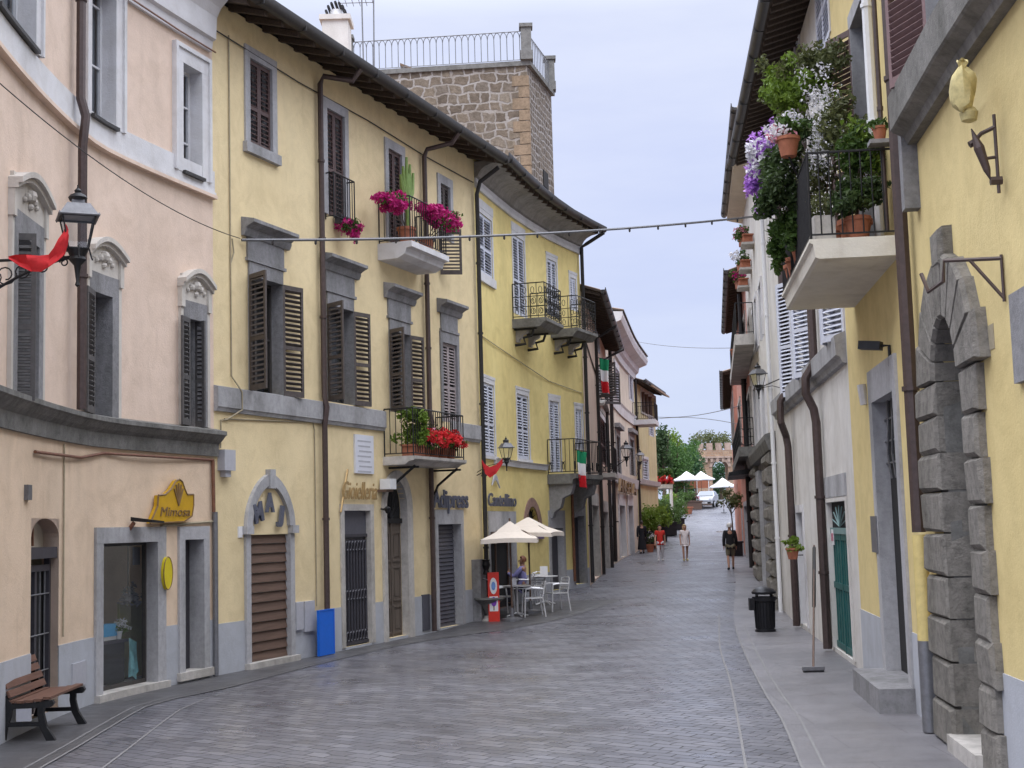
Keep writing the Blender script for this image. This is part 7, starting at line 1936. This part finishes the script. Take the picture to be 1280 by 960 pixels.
def person(label, loc, yaw, h, top, top_mat, bottom, bottom_mat, hair, hair_mat, skin='skin_a', stride=.16, arm=.14, seated=False, arms=None, shoe='iron', extra=None):
    J = body_joints(h, stride, arm, seated, arms); ca, sa = math.cos(yaw), math.sin(yaw); k = h / 1.7
    Wd = lambda p: Vector((loc.x + p[0] * ca - p[1] * sa, loc.y + p[0] * sa + p[1] * ca, loc.z + p[2]))
    JW = {a: Wd(b) for a, b in J.items()}
    t = root('person', loc, label, 'person')
    E = [('pelvis', 'spine'), ('spine', 'chest'), ('chest', 'neck'), ('neck', 'jaw'), ('jaw', 'head'), ('head', 'crown')]
    R_ = dict(pelvis=(.125 * k, .095 * k), spine=(.125 * k, .095 * k), chest=(.145 * k, .105 * k), neck=.056 * k, jaw=(.06 * k, .07 * k), head=(.073 * k, .088 * k), crown=(.05 * k, .06 * k))
    for n in 'lr':
        E += [('chest', 'sh' + n), ('sh' + n, 'el' + n), ('el' + n, 'wr' + n), ('wr' + n, 'pa' + n), ('pelvis', 'hp' + n), ('hp' + n, 'kn' + n), ('kn' + n, 'an' + n), ('an' + n, 'to' + n)]
        R_.update({'sh' + n: .05 * k, 'el' + n: .038 * k, 'wr' + n: .027 * k, 'pa' + n: (.035 * k, .02 * k), 'hp' + n: .082 * k, 'kn' + n: .053 * k, 'an' + n: .037 * k, 'to' + n: .03 * k})
        for q in range(4): E += [('pa' + n, 'f%d%s' % (q, n)), ('f%d%s' % (q, n), 'g%d%s' % (q, n))]; R_.update({'f%d%s' % (q, n): .0085, 'g%d%s' % (q, n): .007})
        E += [('wr' + n, 't0' + n), ('t0' + n, 't1' + n)]; R_.update({'t0' + n: .010, 't1' + n: .008})
    skin_mesh('body', JW, E, R_, skin, t)
    def garment(nm, mat, keys, edges, grow, ext=None):
        JJ = {a: JW[a] for a in keys}; 
        if ext: JJ.update({a: Wd(b) for a, b in ext.items()})
        RR = {}
        for a in JJ:
            g = grow.get(a, .026); r = R_.get(a, .05); RR[a] = tuple(x + g for x in r) if isinstance(r, tuple) else r + g
        skin_mesh(nm, JJ, edges, RR, mat, t)
    long_ = top in ('jacket', 'robe')
    ks = ['pelvis', 'spine', 'chest', 'shl', 'shr', 'ell', 'elr'] + (['wrl', 'wrr'] if long_ else [])
    es = [('pelvis', 'spine'), ('spine', 'chest'), ('chest', 'shl'), ('chest', 'shr'), ('shl', 'ell'), ('shr', 'elr')] + ([('ell', 'wrl'), ('elr', 'wrr')] if long_ else [])
    ext = {'collar': (J['neck'][0], J['neck'][1], J['neck'][2] - .02)}; es += [('chest', 'collar')]
    gr = {'collar': .008, 'pelvis': .034, 'hem': .09}; ext['hem'] = (0, (.06 if seated else 0), J['pelvis'][2] - (.05 if seated else .10)); es += [('pelvis', 'hem')]
    if not long_:
        for n in 'lr':
            a, b = Vector(J['sh' + n]), Vector(J['el' + n]); J2 = a.lerp(b, .65); ks.remove('el' + n); ext['slv' + n] = tuple(J2); es = [(x, y if y != 'el' + n else 'slv' + n) for x, y in es]
            gr['slv' + n] = .002; R_['slv' + n] = .045 * k
    garment(top, top_mat, ks, es, gr, ext)
    if bottom in ('trousers', 'shorts'):
        ks = ['pelvis', 'hpl', 'hpr', 'knl', 'knr']; es = [('pelvis', 'hpl'), ('pelvis', 'hpr'), ('hpl', 'knl'), ('hpr', 'knr')]; ext = None; gr = {'knl': .018, 'knr': .018, 'pelvis': .008}
        if bottom == 'trousers': ks += ['anl', 'anr']; es += [('knl', 'anl'), ('knr', 'anr')]; gr.update({'anl': .018, 'anr': .018})
        garment(bottom, bottom_mat, ks, es, gr)
    else:
        zb_ = .40 * h if bottom == 'skirt' else .12 * h; n = 18; mb = MB()
        prof = [(.145 * k, J['pelvis'][2] + .05), (.18 * k, J['pelvis'][2] - .12), ((.215 if bottom == 'skirt' else .23) * k, zb_)]
        for r, z in prof:
            for q in range(n):
                a = 2 * math.pi * q / n; rr = r * (1 + .05 * math.sin(q * 2.4)); mb.v.append(tuple(Wd((rr * math.cos(a), rr * .78 * math.sin(a), z))))
        for i in range(2):
            for q in range(n): mb.f.append((i * n + q, i * n + (q + 1) % n, (i + 1) * n + (q + 1) % n, (i + 1) * n + q))
        mb.build(bottom, M[bottom_mat], t, smooth=True)
    # hair shell, face
    hc = Vector(J['head']); up = Vector((0, 0, 1)); mb = MB()
    long_h = hair == 'long'
    for i in range(9):
        th = math.pi * i / 8
        for q in range(16):
            ph = 2 * math.pi * q / 16; x = math.sin(th) * math.cos(ph); y = math.sin(th) * math.sin(ph); z = math.cos(th)
            front = y > .25 and z < .45
            rr = 1.12 if not front else .60
            zz = z * .115 * k * (1.0 if z > 0 or not long_h else 1.9)
            mb.v.append(tuple(Wd((hc.x + x * .094 * k * rr, hc.y - .012 + y * .108 * k * (rr if front else 1), hc.z + .015 + (zz if not (z < -.3 and not long_h) else -.05 * k)))))
    for i in range(8):
        for q in range(16): mb.f.append((i * 16 + q, i * 16 + (q + 1) % 16, (i + 1) * 16 + (q + 1) % 16, (i + 1) * 16 + q))
    mb.build('hair', M[hair_mat], t, smooth=True)
    for s in (-1, 1):
        e = Wd((hc.x + s * .032 * k, hc.y + .083 * k, hc.z - .005)); MB().lathe(e - up * .009, [(.001, 0), (.010, .009), (.001, .018)], 8).build('eye', M['dark'], t)
        e = Wd((hc.x + s * .078 * k, hc.y + .0, hc.z - .02)); MB().lathe(e - up * .03, [(.006, 0), (.016, .03), (.008, .06)], 6).build('ear', M[skin], t)
        a = Wd(J['an' + ('l' if s < 0 else 'r')]); b = Wd(J['to' + ('l' if s < 0 else 'r')]); f = (b - a); f.z = 0; f.normalize()
        MB().tube([Vector((a.x, a.y, loc.z + .045)) - f * .05, Vector((a.x, a.y, loc.z + .05)), Vector((b.x, b.y, loc.z + .035)) - f * .02, Vector((b.x, b.y, loc.z + .028)) + f * .05], [.035, .045, .042, .022], 8).build('shoe', M[shoe], t, smooth=True)
    q = Wd((hc.x, hc.y + .095 * k, hc.z - .03)); MB().prism([Wd((hc.x - .012, hc.y + .08 * k, hc.z - .045)), Wd((hc.x + .012, hc.y + .08 * k, hc.z - .045)), Wd((hc.x, hc.y + .08 * k, hc.z + .01))], (Wd((0, .022, -.004)) - Wd((0, 0, 0)))).build('nose', M[skin], t)
    q = Wd((hc.x, hc.y + .078 * k, hc.z - .068)); d = Wd((1, 0, 0)) - Wd((0, 0, 0)); MB().tube([q - d * .02, q, q + d * .02], .005, 5).build('mouth', M['skin_b' if skin == 'skin_a' else 'hair_rd'], t)
    return t, Wd, J
g = ground_at(914, 712); person('person seen from behind in a black jacket and khaki shorts on the right pavement', g, -.06, 1.70, 'jacket', cloth_mat('black_jacket', (.012, .012, .015)), 'shorts', cloth_mat('khaki_shorts', (.17, .15, .10)), 'short', 'hair_gr', 'skin_b', .14, .10, shoe='dark')
g = ground_at(857, 701); person('person with blond hair walking in a white dress in the middle of the street', g, math.pi + .05, 1.56, 'blouse', cloth_mat('white_dress', (.72, .66, .66)), 'skirt', 'white_dress', 'long', 'hair_bl', 'skin_b', .12, .12, shoe='bagcloth')
g = ground_at(826, 701); t_, Wd_, J_ = person('person with dark hair in a red top and white trousers walking down the street', g, math.pi - .1, 1.56, 'top', cloth_mat('red_top', (.52, .03, .02)), 'trousers', cloth_mat('white_trousers', (.62, .60, .62)), 'long', 'hair_dk', 'skin_a', .12, .14, shoe='paper')
g = ground_at(803, 692); t_, Wd_, J_ = person('person in a long black robe walking away along the left wall', g, .1, 1.66, 'robe', cloth_mat('black_robe', (.010, .010, .014)), 'long_robe', 'black_robe', 'short', 'hair_dk', 'skin_a', .1, .12, shoe='dark')
hbag = root('handbag', Wd_((.30, .08, .62)), 'black handbag carried by the person in the long robe', 'bag'); MB().box(Wd_((.255, .075, .70)), (.07, .26, .20), .1).build('bag_body', M['dark'], hbag); MB().tube([Wd_((.255, -.02, .80)), Wd_((.25, .075, .92)), Wd_((.255, .17, .80))], .01, 5).build('bag_handle', M['dark'], hbag)
# seated woman at the cafe
g = chs[4][0]; g = ground_at(*g)
seat_arms = {'ell': (-.22, .20, .74), 'wrl': (-.10, .38, .84), 'pal': (-.06, .38, .90), 'elr': (.22, .22, .72), 'wrr': (.05, .42, .78), 'par': (.0, .44, .80)}
cloth_mat('lilac_shirt', (.25, .24, .48)); cloth_mat('dark_trousers', (.025, .022, .035))
t_, Wd_, J_ = person('person seated at the cafe in a lilac patterned shirt with auburn hair', g, 1.35, 1.66, 'jacket', 'lilac_shirt', 'trousers', 'dark_trousers', 'short', 'hair_rd', 'skin_b', 0, 0, True, seat_arms, shoe='dark')
chairs_ = [o for o in scene.objects if o.name.startswith('cafe_chair')]
for c in chairs_:
    if 'seated woman' in c['label']: c['label'] = 'aluminium chair carrying the seated person in lilac'; c.rotation_euler = (0, 0, 1.35); c.location = g
# ================================================================== far end of the street
def tree(label, base, h, crown, n, size, mat, trunk_r=.16, clumps=22, group=None, name='tree', limb=5, fill=.5):
    """crown: (radius x, radius y, radius z, centre height)"""
    b = Vector(base); t = root(name, b, label, 'tree', group); cx, cy, cz, ch = crown
    mb = MB(); top = b + Vector((RND.uniform(-.1, .1), 0, ch))
    mb.tube([b - Vector((0, 0, .1)), b.lerp(top, .5) + Vector((RND.uniform(-.08, .08), 0, 0)), top], [trunk_r, trunk_r * .7, trunk_r * .3], 7)
    for k in range(limb):
        a = 2 * math.pi * k / limb + RND.uniform(-.4, .4); s = b.lerp(top, .45 + .4 * RND.random())
        e = b + Vector((cx * .7 * math.cos(a), cy * .7 * math.sin(a), ch + cz * RND.uniform(-.3, .6))); mb.tube([s, s.lerp(e, .5) + Vector((0, 0, .1 * h * .2)), e], [trunk_r * .45, trunk_r * .3, trunk_r * .12], 5)
    mb.build('trunk', M['bark'], t)
    c = b + Vector((0, 0, ch))
    leaf_obj('crown', t, mat, [(c, (cx, cy, cz), n, size, dict(clumps=clumps, spread=.40))]); return t
q = ground_at(916, 690)
q = Vector((plan(917, 62)[0], 62, gz(62)))
pl_ = root('planter', q, 'black square planter on the right pavement holding the small olive tree', 'planter'); mb = MB(); mb.box(q + Vector((0, 0, .32)), (.62, .62, .64)); mb.box(q + Vector((0, 0, .62)), (.70, .70, .08)); mb.build('planter_box', M['bin'], pl_)
tree('small olive tree with a loose pale crown in the black planter', q + Vector((-.05, 0, .6)), 2.6, (.62, .62, .58, 1.95), 620, .13, 'leaf_ol', .045, 14)
q2 = ground_at(901, 662)
q2 = Vector((plan(911, 66)[0], 66, gz(66))); ts = root('menu_lectern', q2, 'dark menu stand with a flat board beside the olive tree planter', 'menu stand'); MB().tube([q2, q2 + Vector((0, 0, 1.0))], .03, 6).build('post', M['iron'], ts); MB().box(q2 + Vector((-.2, 0, 1.02)), (.8, .4, .05)).build('board', M['paper'], ts)
# hedge shrubs in dark troughs, left side of the rise
hs = [(806, 650, 74, .85, .80, 'leaf_lt', 'bright green hedge bush nearest the priestly black figure, in a trough'), (818, 645, 79, .85, .85, 'leaf_lt', 'bright green hedge bush, second along the row of troughs'), (831, 640, 85, .9, .85, 'leaf', 'green hedge bush, third along the row of troughs'), (842, 636, 92, .95, .85, 'leaf', 'dark green hedge bush at the far end of the row of troughs')]
hs[0] = hs[0][:6] + ('bright green hedge bush nearest the person in the black robe',)
for px, py, Y, rx, rz, mt, lab in hs:
    c = at(px, py, Y); gzz = gz(Y); b = Vector((c.x, c.y, gzz))
    t = root('hedge_shrub', b, lab, 'shrub', 'hedge bushes in dark troughs'); hb_ = max(.35, c.z - gzz - rz * .75)
    mb = MB(); mb.box(b + Vector((0, 0, hb_ / 2)), (1.1, 2.6, hb_)); mb.box(b + Vector((0, 0, hb_ - .04)), (1.2, 2.7, .09)); mb.build('trough', M['bin'], t)
    stems(b + Vector((0, 0, hb_ - .1)), [c + Vector((RND.uniform(-.4, .4), RND.uniform(-.8, .8), .2)) for _ in range(5)], .03).build('stem', M['bark'], t)
    leaf_obj('foliage', t, mt, [(c, (rx * 1.15, 1.8, rz * 1.15), 2200, .17, dict(clumps=30))])
for k, (px, py, Y, r, lab) in enumerate(((822, 662, 72, .22, 'low flowering plant with white dots at the foot of the first hedge bush'), (812, 662, 70, .24, 'low green plant in a pot at the left wall, in front of the hedge'))):
    c = at(px, py, Y); b = Vector((c.x, Y, gz(Y))); potted('flower_pot', lab, 'potted plant', b, .22, .4, [('foliage', 'leaf_dk', [(b + Vector((0, 0, .7)), (.4, .4, .35), 320, .12)]), ('blossoms', 'whitepetal', [(b + Vector((0, 0, .78)), (.4, .4, .3), 60, .08)])])
# terrace with flower boxes
Yt = 86; tw = root('terrace_wall', Vector((plan(822, Yt)[0], Yt, gz(Yt))), 'low terrace with red flower boxes beside the straw yellow house', 'terrace')
x0 = plan(820, Yt)[0]; x1 = plan(843, Yt)[0]; zt0 = at(830, 606, Yt).z
mb = MB(); mb.box(((x0 + x1) / 2, Yt + 2.5, (zt0 + gz(Yt)) / 2 + .0), (x1 - x0, 5, zt0 - gz(Yt) + .6)) if False else mb.box(((x0 + x1) / 2, Yt + 1.5, zt0 - .1), (x1 - x0, 3, .25)); mb.build('terrace_slab', M['travertine'], tw)
for x in (x0 + .1, x1 - .12):
    MB().lathe((x, Yt + .15, gz(Yt) - .1), [(.11, 0), (.10, zt0 - gz(Yt) - .13)], 10).build('column', M['wh_paint'], tw)
for k in range(4):
    c = Vector((x0 + (x1 - x0) * (k + .5) / 4, Yt + .15, zt0 + .03))
    potted('flower_box', ('red flower box on the far terrace, leftmost', 'red flower box on the far terrace, second from left', 'red flower box on the far terrace, third from left', 'red flower box on the far terrace, rightmost')[k], 'flower box', c, 0, .25, [('blossoms', 'redpetal', [(c + Vector((0, -.1, .28)), (.22, .22, .3), 150, .12)]), ('foliage', 'leaf', [(c + Vector((0, 0, .75)), (.25, .25, .5), 160, .16)])], 'red flower boxes on the far terrace', box=(.5, .25, 0))
# dark tall conifer-like trees and plane trees
def G(px, Y): x, y = plan(px, Y); return Vector((x, y, gz(y)))
zt_ = lambda py, Y, px=850: at(px, py, Y).z
tree('dark round tree right behind the straw yellow house', G(830, 100), 8, (1.0, 1.2, 2.6, zt_(560, 100) - gz(100)), 1500, .26, 'leaf_tree_dk', .16, 20)
tree('broad mid green tree left of the gap over the street', G(846, 128), 9, (2.6, 2.6, 3.2, zt_(582, 128) - gz(128)), 3800, .30, 'leaf_tree', .24, 30, 'trees beyond the street end')
tree('bluish green tree in the middle of the far trees', G(857, 140), 9, (2.6, 2.8, 2.7, zt_(590, 140) - gz(140)), 3400, .32, 'leaf_tree_b', .24, 28, 'trees beyond the street end')
tree('pale green tree top above the far trees', G(843, 135), 9, (1.5, 1.5, 2.2, zt_(562, 135) - gz(135)), 1500, .28, 'leaf_lt', .2, 18, 'trees beyond the street end')  # crown in the paler leaf green
tree('light green tree standing left of the stone gate', G(872, 150), 8, (1.6, 2, 2.6, zt_(575, 150) - gz(150)), 2000, .3, 'leaf_tree', .2, 22, 'trees beyond the street end')
tree('olive tree top showing above the battlements of the stone gate', G(888, 190), 12, (4.0, 4, 2.2, zt_(556, 190) - gz(190)), 2000, .36, 'leaf_ol', .3, 24, 'trees beyond the street end')
tree('dark green tree seen through the arch of the stone gate', G(903, 200), 9, (4.5, 4, 3.6, zt_(596, 200) - gz(200)), 2800, .38, 'leaf_tree_b', .3, 24, 'trees beyond the street end')
leaf_w = []
for x in range(-60, 90, 9): leaf_w.append(((x, 250 + RND.uniform(-12, 12), 6 + RND.uniform(1.5, 3.0)), (7, 5, RND.uniform(3, 5)), 900, .8, dict(clumps=14)))
ob = leaf_obj('woodland', None, 'leaf_tree_dk', leaf_w); ob['kind'] = 'stuff'
# stone gate
Yg = 170; xl = plan(876, Yg)[0]; xr = plan(922, Yg)[0]; zg = gz(Yg); za_, zb__ = at(885, 563, Yg).z, zg
gt = root('stone_gate', ((xl + xr) / 2, Yg, zg), 'brick coloured battlemented stone gate with one arch closing the street', 'gate')
M['gate'] = masonry('gate_masonry', (1, 0), .7, .38, [(.34, .22, .15), (.42, .28, .19), (.38, .25, .17), (.46, .32, .22)], (.40, .33, .27), .1, .03)
FGt = Fac([(xl, Yg), (xr, Yg)], 'L')
ax0, ax1 = plan(893, Yg)[0] - xl, plan(913, Yg)[0] - xl; zarch = at(903, 575, Yg).z
M['gate_top'] = stone('pale_gate_stone', (.42, .31, .25), .7, 3)
mb = MB(); o_ = op((ax0, ax1, zg - .3, zarch), 2.5, arch=(ax1 - ax0) * .42); wall(mb, FGt, 0, xr - xl, zg - .3, za_, [o_], back=0)
for a, b in ((0, ax0), (ax1, xr - xl)):
    mb.add([FGt.p(a, zg - .3, -2.5), FGt.p(b, zg - .3, -2.5), FGt.p(b, za_, -2.5), FGt.p(a, za_, -2.5)], [(0, 1, 2, 3)])
mb.add([FGt.p(ax0, zarch, -2.5), FGt.p(ax1, zarch, -2.5), FGt.p(ax1, za_, -2.5), FGt.p(ax0, za_, -2.5)], [(0, 1, 2, 3)])
mb.add([FGt.p(0, zg - .3), FGt.p(0, za_), FGt.p(0, za_, -2.5), FGt.p(0, zg - .3, -2.5)], [(0, 1, 2, 3)]); mb.add([FGt.p(0, za_), FGt.p(xr - xl, za_), FGt.p(xr - xl, za_, -2.5), FGt.p(0, za_, -2.5)], [(0, 1, 2, 3)])
mb.build('wall', M['gate'], gt)
MB().fbox(FGt, -.2, xr - xl, za_ - 1.0, za_ - .75, -.02, .3).build('cornice', M['gate_top'], gt)
mb = MB(); k = 0; x = .1
while x < xr - xl: mb.fbox(FGt, x, x + .35, za_ - 1.5, za_ - 1.0, -.02, .25); x += .7
mb.build('corbel_table', M['gate_top'], gt)
x = 0; 
while x < xr - xl:
    MB().fbox(FGt, x, x + .7, za_ + .003, za_ + .9, -.6, .0).build('merlon', M['gate_top'], gt); x += 1.15
oa = arch_pts(ax0 - .35, ax1 + .35, zarch - (ax1 - ax0) * .42, (ax1 - ax0) * .42 + .35); ia = arch_pts(ax0, ax1, zarch - (ax1 - ax0) * .42, (ax1 - ax0) * .42)
MB().fring(FGt, oa, ia, -.05, .12).build('arch_ring', M['gate_top'], gt)
# market parasols and awnings at the top
for k, (px, py, Y, hw, lab) in enumerate(((858, 589, 118, 1.7, 'white market parasol left of the far gate, nearest the terrace'), (876, 589, 124, 1.6, 'white market parasol closest to the far gate arch'), (903, 597, 112, 1.5, 'white tilted parasol on the right below the gate arch'))):
    a = at(px, py, Y); parasol('parasol', lab, a, hw, .75, gz(Y), 'wh_paint', 'white parasols at the street end', .75)
st = root('market_stall', G(866, 128), 'dim market stall with brown counters under the white parasols', 'market stall')
q = G(866, 128); mb = MB(); mb.box(q + Vector((0, 0, .55)), (3.6, 1.2, 1.1)); mb.build('counter', M['wood_br'], st)
mb = MB(); 
for x in (-1.7, -.6, .6, 1.7): mb.tube([q + Vector((x, .5, 0)), q + Vector((x, .5, 2.4))], .04, 5)
mb.build('post', M['wh_paint'], st); MB().box(q + Vector((0, .6, 2.0)), (3.6, .06, .8)).build('back_cloth', M['terracotta'], st)
# planter barrel with flowers and bush near the car
q = ground_at(866, 637); t = potted('flower_trough', 'dark brown trough with pinkish flowers in the middle of the far street', 'flower box', q, 0, .75, [('blossoms', 'pinkpetal', [(q + Vector((0, 0, 1.0)), (.8, .4, .22), 160, .14)]), ('foliage', 'leaf_dk', [(q + Vector((0, 0, 1.0)), (.85, .5, .3), 260, .16)])], box=(1.7, .8, 0), pot='wood_br')
q = Vector((plan(861, 112)[0], 112, gz(112))); potted('flower_pot', 'bright green leafy bush in a pot behind the brown trough', 'potted plant', q, .4, .6, [('foliage', 'leaf', [(q + Vector((0, 0, 1.3)), (1.1, .9, .7), 700, .2)])])
q = Vector((plan(834, 97)[0], 97, gz(97))); potted('flower_pot', 'light green bush under the far terrace beside its white column', 'potted plant', q, .4, .6, [('foliage', 'leaf_lt', [(q + Vector((0, 0, 1.5)), (1.0, .9, 1.0), 900, .2)])])
# street light
q = G(836, 105); sl_ = root('street_light', q, 'pale curved street light standing before the far trees', 'street lamp'); tz = at(833, 550, 105)
MB().tube([q, Vector((q.x, q.y, tz.z - 1.2)), Vector((q.x - .15, q.y, tz.z - .5)), Vector((q.x - .5, q.y, tz.z)), at(825, 549, 105)], [.09, .07, .06, .05, .05], 8).build('pole', M['wh_paint'], sl_, smooth=True)
MB().box(at(823.5, 549.5, 105), (.55, .22, .12)).build('lamp_head', M['greybox'], sl_)
# car
M['carpaint'] = plain('silver_white_car_paint', (.36, .37, .41), .25, .2, var=.03, spec=.6, bstr=0)
M['carglass'] = plain('car_glass', (.10, .12, .15), .06, 0, var=.05, spec=.9, bstr=0); M['lamp'] = plain('lamp_lens', (.65, .65, .68), .12, var=.03, bstr=0); M['tyre'] = plain('tyre', (.02, .02, .02), .8, var=.1)
q = Vector((plan(885, 121)[0], 121, gz(121))); cr_ = root('parked_car', q, 'silver white hatchback car parked nose first at the top of the street', 'car')
ang = math.radians(-105); ca, sa = math.cos(ang), math.sin(ang)
CW = lambda x, y, z: Vector((q.x + x * ca - y * sa, q.y + x * sa + y * ca, q.z + z))
prof = [(-1.85, .35), (-1.88, .75), (-1.80, 1.02), (-1.55, 1.40), (-.6, 1.48), (.15, 1.44), (.95, 1.02), (1.65, .88), (1.90, .65), (1.92, .35)]
hw = [.74, .80, .80, .62, .60, .60, .78, .74, .68, .70]
mb = MB()
for s in (-1, 1):
    for (x, z), w_ in zip(prof, hw): mb.v.append(tuple(CW(x, s * w_, z)))
n = len(prof)
for i in range(n - 1): mb.f.append((i, i + 1, n + i + 1, n + i))
mb.f.append((0, n, 2 * n - 1, n - 1)); mb.f.append(tuple(range(n))); mb.f.append(tuple(range(n, 2 * n))[::-1])
mb.build('body', M['carpaint'], cr_)
mb = MB(); mb.add([CW(.98, .68, 1.035), CW(.98, -.68, 1.035), CW(.22, -.56, 1.42), CW(.22, .56, 1.42)], [(0, 1, 2, 3)]); 
mb.v = [(x, y, z + .012) for x, y, z in mb.v]; mb.build('windscreen', M['carglass'], cr_)
for s in (-1, 1):
    mb = MB(); mb.add([CW(.72, s * .785, 1.05), CW(-1.35, s * .80, 1.05), CW(-1.25, s * .665, 1.36), CW(.12, s * .645, 1.38)], [(0, 1, 2, 3)]); mb.build('side_window', M['carglass'], cr_)
    mb = MB(); mb.box(CW(1.80, s * .54, .70), (.16, .30, .16), ang); mb.build('headlight', M['lamp'], cr_)
    mb = MB(); mb.box(CW(.62, s * .93, 1.05), (.10, .18, .13), ang); mb.build('wing_mirror', M['carpaint'], cr_)
    for x in (-1.2, 1.2):
        w = MB().tube([CW(x, s * .60, .30), CW(x, s * .80, .30)], .30, 18).build('wheel', M['tyre'], cr_); MB().tube([CW(x, s * .79, .30), CW(x, s * .815, .30)], .19, 14).build('rim', M['steel'], w)
MB().box(CW(1.93, 0, .42), (.06, 1.1, .16), ang).build('grille', M['dark'], cr_); MB().box(CW(1.965, 0, .40), (.02, .5, .11), ang).build('number_plate', M['paper'], cr_)
